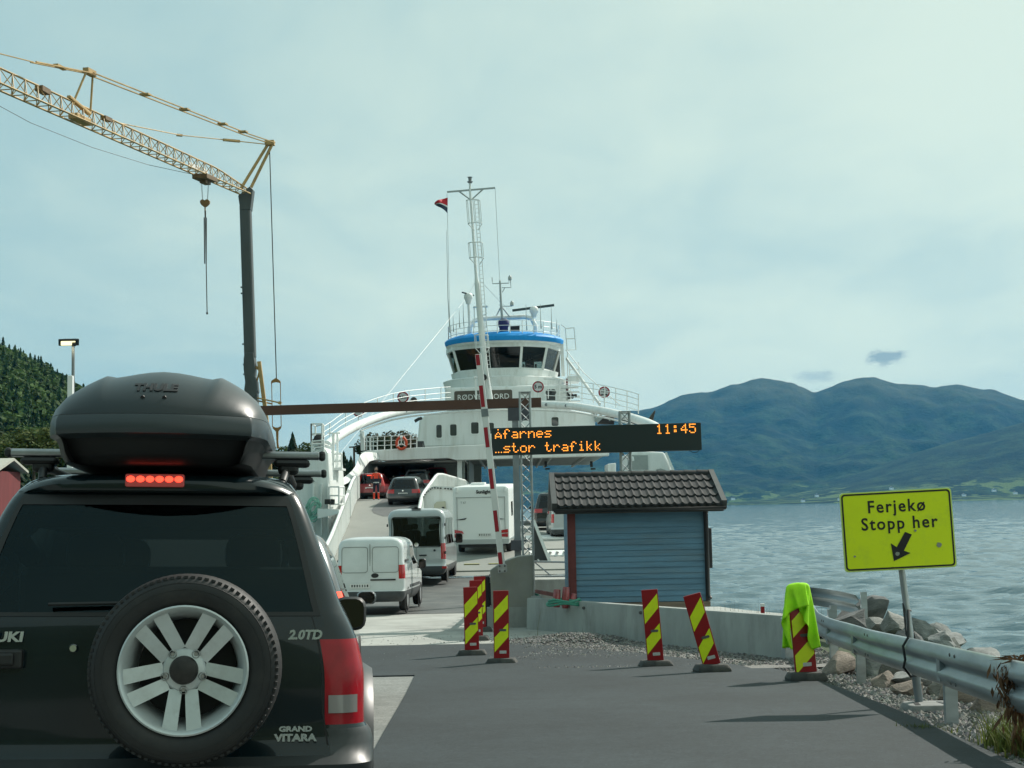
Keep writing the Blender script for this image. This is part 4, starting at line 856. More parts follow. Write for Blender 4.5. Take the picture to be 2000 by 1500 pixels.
def mirror(parent, x, y, z, m, side=1, w=0.2, h=0.15):
    b = MB(); M = T(x + side * (w / 2 + 0.05), y, z)
    b.M = M; n = 12; rows = []
    for k, (s_, d) in enumerate(((0.86, -0.075), (1.0, -0.05), (0.98, 0.02), (0.75, 0.08), (0.3, 0.11))): rows.append([Vector((px_ * s_, d, pz_ * s_)) for px_, pz_ in rrect(w, h, 0.055, 3)] )
    for r_ in rows: r_.append(r_[0])
    b.grid(rows, flip=True); b.M = Matrix.Identity(4); b.bar((x - side * .03, y + .02, z - h * .4), (x + side * .1, y, z - h * .38), 0.05, 0.04)
    o = b.build('wing_mirror', m, parent, smooth=50)
    g = MB(); g.prism([(px_ * .84, pz_ * .84) for px_, pz_ in rrect(w, h, 0.055, 3)], 0.004, M @ T(0, -0.072, 0) @ XZ); g.build('mirror_glass', MT['mirror_glass'], o)
    return o
MT['mirror_glass'] = mat('mirror_glass', (0.07, 0.062, 0.058), 0.08, 1.0)
def seats(parent, rows, w, zt=1.25):
    b = MB()
    for y in rows:
        for x in (-w, w):
            b.M = T(x, y, zt - .35) @ RX(R(-12)); b.prism(rrect(.46, .62, .1), .12, XZ); b.M = T(x, y + .07, zt + .1) @ RX(R(-8)); b.prism(rrect(.26, .19, .07), .09, XZ)
    b.M = Matrix.Identity(4); return b.build('seats', MT['interior'], parent, bevel=0.02)
# ---- the black off-roader nearest the viewer
def make_suv():
    paint = mat('black_green_paint', (0.0035, 0.0115, 0.0150), 0.25, coat=0.6, spec=0.2, var=0.12, vscale=2.0, dirt=(0.013, 0.019, 0.021), dscale=1.6, damt=0.4)
    grey = mat('charcoal_cladding', (0.030, 0.035, 0.037), 0.42, var=0.15, vscale=5, dirt=(0.06, 0.06, 0.055), dscale=3.0, damt=0.45)
    root = thing('suv', 'black off-roader with a spare wheel on its tailgate and a roof box', 'car', (-1.475, 5.70, GZ(5.70)), R(7.0), rx=R(-2.6), ry=R(1.5))
    # z, rear, front, half width, rear corner, front corner
    sl = [(.30, .10, 4.0, .78, .16, .3), (.38, .00, 4.1, .88, .16, .3), (.47, -.03, 4.12, .905, .15, .3), (.49, -.02, 4.12, .907, .15, .3), (.515, .05, 4.12, .907, .14, .3), (.57, .055, 4.12, .90, .14, .3), (.60, .055, 4.1, .88, .13, .3), (.62, .055, 4.1, .866, .125, .3), (.80, .055, 4.1, .862, .125, .3), (.93, .06, 4.0, .838, .12, .3), (1.02, .07, 3.6, .80, .105, .3), (1.08, .085, 3.05, .768, .095, .25), (1.22, .125, 2.80, .716, .08, .22), (1.38, .185, 2.55, .654, .062, .2), (1.52, .25, 2.30, .594, .052, .2), (1.58, .285, 2.16, .556, .07, .2), (1.615, .34, 2.05, .515, .11, .2), (1.635, .43, 1.9, .45, .13, .2)]
    L = Loft(sl, 0.045, 0.2)
    lo, hi = 1.06, 1.525
    zs = zlist(.30, 1.635, .035, (.505, .605, .62, .955, lo, hi, 1.09, 1.50, 1.615))
    def cls(seg, z):
        g, v, sd = seg
        if g == 'T': return 'body'
        if g == 'U' or z < .505 or (z < .605 and (g == 'B' or (g == 'S' and v < .03) or (g == 'R' and v > .955))): return 'rear_bumper'
        if .62 < z < .955 and ((g == 'B' and v < 1) or (g == 'R' and v > .955) or (g == 'S' and v < .02)): return 'tail_light' + ('' if sd > 0 else '#2')
        if lo < z < hi and g == 'R': return 'rear_window'
        if 1.09 < z < 1.50:
            if g == 'S' and (.03 < v < .27 or .30 < v < .60 or .63 < v < .95): return 'side_window' + ('' if sd > 0 else '#2')
            if g == 'F': return 'windscreen'
        return 'body'
    M_ = {'body': paint, 'rear_bumper': grey, 'tail_light': MT['suv_lamp'], 'tail_light#2': MT['suv_lamp'], 'rear_window': MT['suv_glass'], 'side_window': MT['suv_glass'], 'side_window#2': MT['suv_glass'], 'windscreen': MT['glass']}
    L.make(zs, [.02, .03, .15, .27, .30, .45, .60, .63, .8, .95], [0, .2, .4, .6, .8, .955], [0, .3, .6, .9], cls, M_, root, nb=6)
    # clear lens low in the right tail lamp
    for s in (1, -1):
        g = MB(); P = []
        for z in np.linspace(.665, .735, 4): P.append([L.pt(z, 'R', .975) + Vector((0, -.004, 0))] + [L.pt(z, 'B', 1 - v) + Vector((.002, -.004, 0)) for v in np.linspace(0.05, .55, 8)])
        g.grid([[Vector((s * p.x, p.y, p.z)) for p in r] for r in P], flip=(s < 0)); g.build('reversing_lens', MT['rev_lens'], root, smooth=60)
    # chrome frit and seal round the rear window
    b = MB()
    for z0, z1 in ((lo - .012, lo + .004), (hi - .03, hi + .012)):
        b.grid([[L.pt(z, 'R', u) * 1 + Vector((0, -.004, 0)) if u >= 0 else Vector((-L.pt(z, 'R', -u).x, L.pt(z, 'R', -u).y - .004, z)) for u in np.linspace(-1, 1, 15)] for z in (z0, z1)], flip=True)
    for s in (1, -1):
        b.grid([[Vector((s * L.pt(z, 'R', u).x, L.pt(z, 'R', u).y - .004, z)) for u in (.962, 1.0)] for z in np.linspace(lo, hi, 12)], flip=(s > 0))
    b.build('window_seal', MT['black'], root, smooth=60)
    b = MB()   # tailgate joints
    for s in (1, -1):
        b.grid([[Vector((s * (L.pt(z, 'R', .955).x + d), L.pt(z, 'R', .955).y - .002, z)) for d in (-.011, -.004)] for z in np.linspace(.52, lo - .012, 8)], flip=(s > 0))
    b.grid([[Vector((x, L.pt(.53, 'R', 0.1).y + .045 * (x / .8) ** 2 - .003, z)) for x in np.linspace(-.66, .66, 9)] for z in (.522, .53)], flip=True)
    b.build('tailgate_joint', MT['ink'], root)
    # spoiler with the lit third brake light
    b = MB(); rows = []
    for x in np.linspace(-.56, .56, 25):
        q = abs(x) / .56; y0 = .205 + .09 * q ** 4 + .02 * q * q; zt = 1.622 - .028 * q ** 2.5 - .03 * q ** 8; zb = 1.545 + .0 * q
        rows.append([Vector((x, y0 + .22, zt + .012)), Vector((x, y0 + .06, zt + .004)), Vector((x, y0 + .012, zt - .012)), Vector((x, y0, zt - .03)), Vector((x, y0 + .006, zb + .008)), Vector((x, y0 + .03, zb)), Vector((x, y0 + .2, zb))])
    b.grid(rows); b.build('spoiler', paint, root, smooth=45)
    b = MB(); b.prism(rrect(.236, .052, .008), .03, T(0.0, .222, 1.593) @ XZ); bl = b.build('brake_light_housing', MT['brake_glow'], root, bevel=.003)
    for k in range(6):
        b = MB(); b.lathe([(0, .010), (.009, .008), (.0155, .002), (.0165, 0)], 14, T(-.096 + .0384 * k, .192, 1.598) @ XZ @ Matrix.Diagonal((1.05, .8, 1, 1))); b.build('brake_lamp', MT['brake_on'], bl, smooth=80)
    # roof rails and crossbars
    for s in (1, -1):
        b = MB(); b.tube([(s * .505, .50, 1.61), (s * .515, .56, 1.655), (s * .52, .75, 1.672), (s * .52, 1.6, 1.672), (s * .51, 1.95, 1.64), (s * .5, 2.0, 1.60)], .018, 8); b.build('roof_rail', MT['black'], root, smooth=60)
    bm = mat('crossbar_aluminium', (0.33, 0.35, 0.36), 0.38, 0.85, var=0.15, vscale=12)
    for y in (.62, 1.72):
        b = MB()
        for i, (w_, h_) in enumerate(((.055, .034),)):
            b.M = T(0, y, 1.735); b.box((0, 0, 0), (1.335, w_, h_))
        o = b.build('crossbar', bm, root, bevel=.012, seg=3)
        for s in (1, -1):
            c = MB(); c.box((s * .672, y, 1.735), (.03, .062, .042)); c.build('end_cap', MT['black'], o, bevel=.012)
            c = MB(); c.box((s * .54, y, 1.70), (.16, .075, .034)); c.box((s * .525, y, 1.675), (.09, .06, .05)); c.build('bar_foot', MT['black'], o, bevel=.02)
    # spare wheel
    sx, sz = .18, .855; MS = T(sx, -.015, sz) @ XZ
    b = MB(); r, h = .360, .115
    prof = [(.228, .205), (.245, .222), (.262, .232), (.29, .238), (.318, .235), (.335, .225), (.349, .205), (.357, .18), (.36, .15), (.36, .07), (.352, .03), (.33, .0), (.26, -.01)]
    b.lathe(prof, 72, MS, cap=False)
    for k in range(84):      # tread blocks
        a = 6.28318531 * k / 84; ca, sa = math.cos(a), math.sin(a)
        for zc, rr, l, sk in ((.198, .3466, .04, .5), (.138, .3548, .04, -.35), (.088, .3548, .035, .3)):
            b.bar(MS @ Vector((rr * math.cos(a), rr * math.sin(a), zc + l / 2)), MS @ Vector((rr * math.cos(a + sk * .03), rr * math.sin(a + sk * .03), zc - l / 2)), .0145, .009, up=MS.to_3x3() @ Vector((ca, sa, 0)))
    for rr in (.300, .325): b.tube([MS @ Vector((rr * math.cos(6.28318531 * k / 60), rr * math.sin(6.28318531 * k / 60), .2365 if rr < .31 else .231)) for k in range(60)], .0022, 5, closed=True)
    spare = b.build('spare_wheel', MT['spare_rubber'], root, smooth=40)
    alloy = mat('silver_alloy', (0.56, 0.60, 0.605), 0.32, 0.35, coat=0.3, var=0.10, vscale=7, dirt=(0.22, 0.21, 0.19), dscale=9, damt=0.3)
    b = MB()
    b.lathe([(.238, .224), (.242, .232), (.236, .236), (.226, .228), (.214, .205), (.205, .19), (.196, .16), (.19, .09), (.186, .05)], 64, MS, cap=False)
    b.lathe([(.052, .203), (.074, .199), (.082, .190), (.08, .16)], 40, MS, cap=False)
    rim = b.build('rim', alloy, spare, smooth=35)
    b = MB()
    for k in range(5):
        for s in (1, -1):
            a = R(54 + 72 * k + s * 11.5); a2 = R(54 + 72 * k + s * 21)
            p0 = Vector((.229 * math.cos(a), .229 * math.sin(a), .221)); p1 = Vector((.082 * math.cos(a2), .082 * math.sin(a2), .194))
            d = (p1 - p0); n_ = Vector((-d.y, d.x, 0)).normalized()
            for t0, t1, zf in ((0, 1, 0),):
                w0, w1 = .0235, .019
                vs = [p0 + n_ * w0, p0 - n_ * w0, p1 - n_ * w1, p1 + n_ * w1]
                lo_ = [v - Vector((0, 0, .045)) for v in vs]; b.add([MS @ v for v in vs + lo_], [(0, 3, 2, 1)[::-1], (0, 1, 5, 4), (1, 2, 6, 5), (2, 3, 7, 6), (3, 0, 4, 7), (4, 5, 6, 7)])
    bm2 = b.build('spokes', alloy, rim, bevel=.005, seg=2)
    b = MB(); b.lathe([(.186, .055), (0, .05)], 40, MS); b.build('wheel_well', MT['black'], rim)
    b = MB()
    b.lathe([(0, .232), (.035, .231), (.048, .226), (.053, .215), (.055, .19)], 32, MS); cap = b.build('hub_cap', MT['hub_black'], rim, smooth=40)
    for k in range(5):
        a = R(54 + 72 * k - 0); x_, y_ = .073 * math.cos(a), .073 * math.sin(a)
        b = MB(); b.lathe([(.013, .206), (.0155, .204), (.0155, .196)], 14, MS @ T(x_, y_, 0), cap=False); b.lathe([(0, .203), (.0075, .203), (.009, .198)], 6, MS @ T(x_, y_, 0)); b.build('wheel_nut', MT['nut'], rim, smooth=40)
    b = MB(); b.lathe([(0, .196), (.006, .196), (.008, .186)], 10, MS @ T(-.190, -.005, .0)); b.build('valve', MT['black'], rim)
    b = MB(); b.lathe([(0.08, 0), (.06, .12), (0.06, .16)], 20, MS); b.build('wheel_carrier', MT['black'], root)
    # wiper, handle, lock, badges
    b = MB(); b.tube([(-.10, .052, 1.10), (-.375, .058, 1.095)], .008, 6); b.tube([(-.10, .052, 1.10), (-.03, .04, 1.05)], .011, 6); b.build('rear_wiper', MT['black'], root)
    b = MB(); b.box((-.61, .055, .885), (.30, .045, .075)); b.box((-.575, .03, .885), (.17, .02, .05)); b.build('door_handle', MT['black'], root, bevel=.012)
    b = MB(); b.lathe([(0, .008), (.013, .008), (.017, 0)], 16, T(-.273, .054, .925) @ XZ); b.build('door_lock', MT['chrome'], root, smooth=40)
    st = mat('badge_chrome', (0.62, 0.66, 0.67), 0.25, 0.75)
    put_text('SUZUKI', .052, st, T(-.467, .066, .968) @ XZ, root, 'badge', .006, bold=.0022, sx=1.28, align='RIGHT', shear=.1)
    put_text('2.0TD', .05, st, T(.622, .082, .972) @ XZ, root, 'badge', .006, bold=.0022, sx=1.02, shear=.2)
    put_text('GRAND', .027, st, T(.593, .066, .606) @ XZ, root, 'badge', .006, bold=.0015, sx=1.35)
    put_text('VITARA', .038, st, T(.593, .064, .572) @ XZ, root, 'badge', .006, bold=.002, sx=1.25)
    # interior: front seats, dark trim, parcel shelf, steering wheel
    st_ = mat('dark_trim', (.005, .008, .009), .8); se_ = seats(root, (1.05, 2.0), .36, 1.20); se_.data = se_.data.copy(); se_.data.materials[0] = st_
    b = MB(); b.box((0, 2.65, .98), (1.36, .5, .12)); b.box((0, 1.6, .55), (1.5, 2.8, .06)); b.build('dashboard', st_, root, bevel=.03); b = MB(); b.box((0, 1.45, 1.44), (1.05, 1.9, .06)); b.build('headliner', st_, root); b = MB(); b.box((0, 1.02, .95), (1.36, .14, .60)); b.build('rear_bench', st_, root, bevel=.04)
    mirror(root, .69, 2.62, 1.0, MT['black'], 1, .18, .19); mirror(root, -.69, 2.62, 1.0, MT['black'], -1, .18, .19)
    for s in (1, -1):
        for y in (.78, 3.25): wheel(root, s * .78, y, .35, .22, MT['rim_grey'], s)
    # bumper detail: step ledge and lower skirt, exhaust
    b = MB(); b.box((0, .02, .30), (1.2, .16, .05)); b.tube([(.5, -.03, .27), (.5, .3, .27)], .03, 10); b.build('exhaust', MT['black'], root)
    for s in (1, -1):
        b = MB(); P = []
        for t in np.linspace(0, 1, 9):
            a = math.pi * t; P.append([Vector((s * (.85 + d), .78 + .46 * math.cos(a) * e, .38 + .42 * math.sin(a) * e)) for d, e in ((0, .86), (.055, .9), (.06, 1.0), (.02, 1.06), (-.02, 1.07))])
        b.grid(P, flip=(s < 0)); b.build('wheel_arch_flare', grey, root, smooth=50)
    return root, L
MT['suv_glass'] = glass('tinted_tailgate_glass', (0.30, 0.37, 0.37), 0.0, (0.40, 0.56, 0.60))
MT['rev_lens'] = mat('dull_reversing_lens', (0.26, 0.24, 0.235), 0.15, coat=1.0)
MT['suv_lamp'] = mat('tail_lamp_lens', (0.33, 0.004, 0.012), 0.2, coat=0.2, spec=.3, var=0.3, vscale=6)
MT['brake_glow'] = mat('brake_light_cover', (0.30, 0.10, 0.10), 0.25, emit=(1.0, 0.06, 0.05), estr=0.10)
MT['spare_rubber'] = mat('spare_tyre_rubber', (0.0135, 0.0145, 0.0155), 0.62, var=0.25, vscale=7, dirt=(0.05, 0.046, 0.04), dscale=5, damt=0.5)
MT['hub_black'] = mat('dusty_hub_cap', (0.02, 0.018, 0.017), 0.5, var=0.4, vscale=30)
MT['nut'] = mat('wheel_nut_steel', (0.35, 0.34, 0.33), 0.4, 0.8)
suv, suvL = make_suv()
# roof box: rests on the bars, a thing of its own
def make_roof_box():
    lidm = mat('titan_grey_plastic', (0.021, 0.030, 0.034), 0.36, spec=0.45, var=0.10, vscale=2.0, bump=0.04, bscale=300)
    tray = mat('grey_tray_rim', (0.034, 0.046, 0.052), 0.38, var=0.08, vscale=3)
    root = thing('roof_box', 'grey plastic roof box strapped on the crossbars of the black off-roader', 'roof box', (-1.475, 5.70, GZ(5.70)), R(7.0), rx=R(-2.6), ry=R(1.5))
    hx = [0, .03, .07, .10, .14, .165, .20, .215, .235, .26, .30, .34, .385, .42, .436]; hz = [.232, .231, .226, .221, .213, .2085, .203, .208, .212, .200, .178, .152, .112, .055, .0]
    zr = 1.845; x0 = .008
    def H(u): return float(np.interp(abs(u) * .436, hx, hz))
    def env(y):
        t = min(1, max(0, (y - .0) / .62)); e = (1 - (1 - t) ** 2.6) ** .62
        tf = min(1, max(0, (2.05 - y) / 1.1)); return e * (1 - (1 - tf) ** 2 * .75) if y < 2.05 else 0
    def wid(y):
        a = 1 - .13 * max(0, 1 - y / .22) ** 2.2; f = max(0, (y - 1.0) / 1.1); return a * (1 - .38 * f ** 2)
    us = np.concatenate([-np.array([1, .985, .965, .93, .88, .78, .69, .6, .54, .5, .46, .38, .32, .23, .12]), [0], np.array([1, .985, .965, .93, .88, .78, .69, .6, .54, .5, .46, .38, .32, .23, .12])[::-1]])
    ysb = [0, .004, .015, .04, .08, .13, .19, .26, .34, .44, .55, .7, 1.0, 1.3, 1.6, 1.8, 1.95, 2.05]
    def bow(u): return .10 * u * u
    def S(u, y): return Vector((x0 + u * .436 * wid(y), y + bow(u) * (1 - y / 2.1) - .02, zr + H(u) * env(y)))
    b = MB(); b.grid([[S(u, y) for u in us] for y in ysb]); lid = b.build('lid', lidm, root, smooth=24)
    # tray: rim lip below the seam, then the tapering underside
    b = MB(); rings = []
    for dz, f, dy in ((0, .985, .006), (-.002, 1.0, -.004), (-.02, 1.012, -.014), (-.062, 1.016, -.018), (-.078, 1.01, -.012), (-.083, .985, .012), (-.092, .955, .04)):
        pts = [Vector(((S(u, 0).x - x0) * f + x0, S(u, 0).y + dy, zr + dz)) for u in us]
        right = [Vector((x0 + .436 * wid(y) * f, y + .08 * (1 - y / 2.1), zr + dz)) for y in ysb[2:]]
        left = [Vector((x0 - .436 * wid(y) * f, y + .08 * (1 - y / 2.1), zr + dz)) for y in ysb[2:]]
        rings.append(left[::-1] + pts + right)
    b.grid(rings, flip=True); b.build('tray_rim', tray, root, smooth=45)
    b = MB(); rings = []
    for dz, f, dy in ((-.092, .955, .04), (-.112, .93, .06), (-.15, .905, .085), (-.185, .86, .13), (-.192, .78, .2), (-.192, .1, .5)):
        pts = [Vector(((S(u, 0).x - x0) * f + x0, S(u, 0).y + dy, zr + dz)) for u in us]
        right = [Vector((x0 + .436 * wid(y) * f, max(y + .08, dy), zr + dz)) for y in ysb[2:]]; left = [Vector((2 * x0 - p.x, p.y, p.z)) for p in right]
        rings.append(left[::-1] + pts + right)
    b.grid(rings, flip=True); b.build('underside', MT['black'], root, smooth=45)
    me = text_mesh('THULE', .047, .004, 'badge', bold=.0022, sx=1.2); me.materials.clear(); me.materials.append(MT['ink'])
    def proj(x, z):     # drop onto the lid surface
        y = .0; u = (x - x0) / .436
        lo_, hi_ = 0.0, .6
        for _ in range(40):
            m_ = (lo_ + hi_) / 2
            if zr + H(u) * env(m_) < z: lo_ = m_
            else: hi_ = m_
        return Vector((x, lo_ + bow(u) - .02, z))
    for v in me.vertices: p = proj(v.co.x + x0 + .0, v.co.y + zr + .115); v.co = p + Vector((0, -.004 if v.co.z > 0 else .004, .0))
    link('badge', me, lid)
    for x in (-.045, .04):
        p = proj(x0 + x, zr + .068); b = MB(); b.lathe([(0, .004), (.008, .004), (.009, 0)], 14, T(*p) @ RX(R(25)) @ XZ); b.build('lock', MT['ink'], lid, smooth=40)
    return root
make_roof_box()
# ---- generic passenger car
def make_car(name, label, cat, loc, rz, paint, W, H, Ln, rx=0.0, group=None, style='estate', lamp=None, plated=True, hi_lamp=False, lit=False, rack=False):
    root = thing(name, label, cat, loc, rz, group, rx=rx); w = W / 2; b_ = .56 * H
    lamp = lamp or MT['red_light']
    sl = [(.20, .10, Ln - .1, w * .86, .2, .3), (.30, .02, Ln, w * .95, .2, .35), (.45, .0, Ln, w, .2, .35), (.60, .03, Ln - .02, w, .18, .35), (b_ - .08, .08, Ln - .25, w * .99, .16, .3), (b_ + .02, .12, Ln - 1.15, w * .955, .14, .25), (b_ + .10, .17, Ln - 1.35, w * .92, .13, .2), (H * .78, .30, Ln - 1.75, w * .83, .12, .2), (H * .93, .46, Ln - 2.15, w * .72, .11, .2), (H * .975, .52, Ln - 2.35, w * .66, .13, .2), (H, .72, Ln - 2.6, w * .5, .15, .2)]
    L = Loft(sl, .09, .25); lo, hi = b_ + .05, H * .925; l0, l1 = b_ - .17, b_ + .03
    if hi_lamp: l0, l1 = b_ - .1, b_ + .42
    zs = zlist(.20, H, .05, (.40, .62, l0, l1, lo, hi, H * .975))
    def cls(seg, z):
        g, v, sd = seg
        if g == 'T': return 'body'
        if g == 'U' or z < .40: return 'lower_bumper'
        if l0 < z < l1 and (g == 'B' or (g == 'R' and v > (.9 if hi_lamp else .66)) or (g == 'S' and v < .03)): return 'tail_light' + ('' if sd > 0 else '#2')
        if lo < z < hi:
            if g == 'R' and (v < .93): return 'rear_window'
            if g == 'S' and (.04 < v < .26 or .29 < v < .58 or .61 < v < .97): return 'side_window' + ('' if sd > 0 else '#2')
            if g == 'F' and v < .95: return 'windscreen'
        return 'body'
    M_ = {'body': paint, 'lower_bumper': MT['black'], 'tail_light': lamp, 'tail_light#2': lamp, 'rear_window': MT['dark_glass'], 'side_window': MT['dark_glass'], 'side_window#2': MT['dark_glass'], 'windscreen': MT['glass']}
    L.make(zs, [.03, .04, .15, .26, .29, .45, .58, .61, .8, .97], [0, .3, .66, .9, .93], [0, .4, .8, .95], cls, M_, root, nb=4)
    seats(root, (1.3, 2.15), W * .22, H - .42)
    if plated: plate(root, 0, .055, b_ - .2 if style == 'estate' else .52)
    for s in (1, -1):
        mirror(root, s * w * .93, Ln - 1.75, b_ + .1, paint, s, .2, .14)
        for y in (.85, Ln - .9): wheel(root, s * (w - .095), y, .32, .2, MT['rim_grey'], s)
        for y in (.85, Ln - .9): wheel_arch(root, L, s, y, .32)
    b = MB(); b.lathe([(0, .012), (.05, .008), (.055, 0)], 20, T(0, .092, b_ - .05) @ XZ); b.build('badge', MT['chrome'], root, smooth=50)
    b = MB(); b.tube([(0, .75, H - .01), (0, .62, H + .14)], .007, 5); b.build('aerial', MT['black'], root)
    if rack:
        for s in (1, -1):
            b = MB(); b.tube([(s * w * .6, .75, H - .01), (s * w * .62, .9, H + .04), (s * w * .62, 2.2, H + .04), (s * w * .6, 2.35, H - .01)], .018, 6); b.build('roof_rail', MT['chrome'], root, smooth=60)
    return root, L
def paint(name, c, rough=0.3, **k): return mat(name, c, rough, coat=0.8, var=0.08, vscale=1.5, dirt=tuple(min(1, x * .7 + .05) for x in c), dscale=1.2, damt=.25, **k)
MT['white_van'] = paint('white_van_paint', (0.66, 0.70, 0.70)); MT['silver'] = paint('silver_paint', (0.46, 0.50, 0.51), 0.32, metal=0.25)
MT['dark_grey'] = paint('dark_grey_paint', (0.045, 0.05, 0.052), 0.25, metal=0.3); MT['graphite'] = paint('graphite_paint', (0.09, 0.10, 0.105), 0.25, metal=0.4); MT['volvo_red'] = paint('red_paint', (0.26, 0.014, 0.018)); MT['black_car'] = paint('black_car_paint', (0.012, 0.014, 0.015), 0.2)
MT['moulding'] = mat('grey_moulding', (0.045, 0.05, 0.053), 0.6, var=0.15)
car, cl_ = make_car('car', 'grey crossover just ahead of the black off-roader, its right tail lamp lit', 'car', (-2.30, 12.3, GZ(12.3)), R(5.0), MT['graphite'], 1.84, 1.66, 4.5, rx=R(-2.6), lamp=MT['brake_on2'] if 'brake_on2' in MT else MT['red_light'])
b = MB(); P = []
for z in np.linspace(1.00, 1.06 + .06, 5): P.append([cl_.pt(z, 'B', v) * 1.0 + Vector((.006, -.006, 0)) for v in np.linspace(.05, .55, 6)])
b.grid(P); b.build('lit_tail_lamp', mat('lit_tail_lamp', (0.6, 0.03, 0.01), 0.2, emit=(1.0, 0.10, 0.05), estr=1.6), car, smooth=60)
# ---- box vans
def make_van(name, label, cat, loc, rz, paint_, W, H, Ln, hood, rear_glass, side_glass, lampz, bump_z, bump_m, rx=0.0, cr=.1, top_in=.82, hood_z=1.05):
    root = thing(name, label, cat, loc, rz, rx=rx); w = W / 2
    sl = [(.26, .06, Ln - .1, w * .88, .12, .3), (.36, -.01, Ln, w * .97, .12, .35), (bump_z - .02, -.015, Ln, w, .12, .35), (bump_z + .03, .03, Ln, w, cr, .35), (hood_z - .12, .03, Ln - .12, w, cr, .3), (hood_z + .02, .035, Ln - hood * .75, w * .995, cr, .25), (hood_z + .14, .04, Ln - hood, w * .985, cr, .2), (H * .72, .06, Ln - hood - .45, w * .955, cr, .2), (H * .88, .09, Ln - hood - .78, w * (top_in + .09), cr, .2), (H * .955, .12, Ln - hood - .95, w * (top_in + .02), cr * 1.2, .2), (H * .985, .17, Ln - hood - 1.05, w * (top_in - .09), cr * 1.2, .2), (H, .3, Ln - hood - 1.2, w * (top_in - .24), cr, .2)]
    L = Loft(sl, .025, .22); ex = [bump_z, lampz[0], lampz[1], hood_z + .12, H * .87]
    if rear_glass: ex += [rear_glass[0], rear_glass[1]]
    zs = zlist(.26, H, .07, tuple(ex) + (H * .985, H * .955))
    def cls(seg, z):
        g, v, sd = seg
        if g == 'T': return 'body'
        if g == 'U' or z < bump_z: return 'rear_bumper'
        if lampz[0] < z < lampz[1] and (g == 'B' or (g == 'R' and v > .965) or (g == 'S' and v < .015)): return 'tail_light' + ('' if sd > 0 else '#2')
        if rear_glass and rear_glass[0] < z < rear_glass[1] and g == 'R' and v < .96: return 'rear_window'
        if hood_z + .12 < z < H * .87:
            if g == 'S':
                for a, c_ in side_glass:
                    if a < v < c_: return 'side_window' + ('' if sd > 0 else '#2')
            if g == 'F' and v < .95: return 'windscreen'
        return 'body'
    ts = sorted(set([.015, .25, .5, .75] + [v for p in side_glass for v in p] + [(a + c_) / 2 for a, c_ in side_glass]))
    M_ = {'body': paint_, 'rear_bumper': bump_m, 'tail_light': MT['red_light'], 'tail_light#2': MT['red_light'], 'rear_window': MT['priv_glass'], 'side_window': MT['priv_glass'], 'side_window#2': MT['priv_glass'], 'windscreen': MT['glass']}
    L.make(zs, ts, [0, .3, .6, .96, .965], [0, .4, .8, .95], cls, M_, root, nb=4)
    return root, L
def rear_strip(root, name, L, u0, u1, z0, z1, m, out=.005, n=8):
    b = MB(); P = [[(lambda p: Vector((math.copysign(p.x, u) if u else 0, p.y - out, z)))(L.pt(z, 'R', abs(u))) for u in np.linspace(u0, u1, n)] for z in (z0, z1)]; b.grid(P, flip=True); return b.build(name, m, root)
def outline(root, name, L, x0, x1, z0, z1, r, m, t=.012, y_off=-.006):
    b = MB(); pts = [(x, y) for x, y in rrect(x1 - x0, z1 - z0, r, 4)]; cx_, cz_ = (x0 + x1) / 2, (z0 + z1) / 2
    out = []
    for x, z in pts:
        X, Z = cx_ + x, cz_ + z; yr, yf, w, cr, cf = L.par(Z); out.append(Vector((X, yr + L.br * (X / w) ** 2 + y_off, Z)))
    b.tube(out, t / 2, 6, closed=True); return b.build(name, m, root, smooth=60)
# white panel van
vloc = at(723, 1199, 36.0)
van, vL = make_van('panel_van', 'small white panel van with blank rear doors, between the black off-roader and the silver minibus', 'van', (vloc.x, 36.0, vloc.z + .02), R(-3.0), MT['white_van'], 1.70, 1.83, 4.33, .95, None, ((.60, .93),), (.82, 1.16), .52, MT['moulding'], rx=R(-.5), cr=.12, top_in=.86, hood_z=1.0)
sh = mat('door_shadow_gap', (0.22, 0.235, 0.235), 0.6)
outline(van, 'door_pressing', vL, -.70, -.06, .98, 1.60, .07, sh, .014); outline(van, 'door_pressing', vL, .06, .70, .98, 1.60, .07, sh, .014)
b = MB(); b.box((0, .055, 1.10), (.012, .03, 1.15)); b.build('door_joint', sh, van)
b = MB(); b.box((.32, .03, .80), (.62, .03, .035)); b.build('trim_strip', MT['black'], van)
b = MB(); b.lathe([(0, .03), (.07, .028), (.085, .0)], 20, T(.12, .05, .905) @ XZ @ Matrix.Diagonal((1.25, .75, 1, 1))); b.build('door_handle', MT['black'], van, smooth=50)
for s in (1, -1):
    for y in (.72, 3.45): wheel(van, s * .75, y, .315, .2, MT['rim_grey'], s)
    for y in (.72, 3.45): wheel_arch(van, vL, s, y, .315)
    k = MB(); k.box((s * .856, 2.1, .60), (.02, 2.0, .07)); k.box((s * .85, .55, 1.26), (.02, .5, .05)); k.build('side_moulding', MT['moulding'], van)
    mirror(van, s * .80, 3.0, 1.10, MT['black'], s, .2, .26)
plate(van, -.25, .015, .66, .5, .11)
seats(van, (2.2,), .36, 1.3)
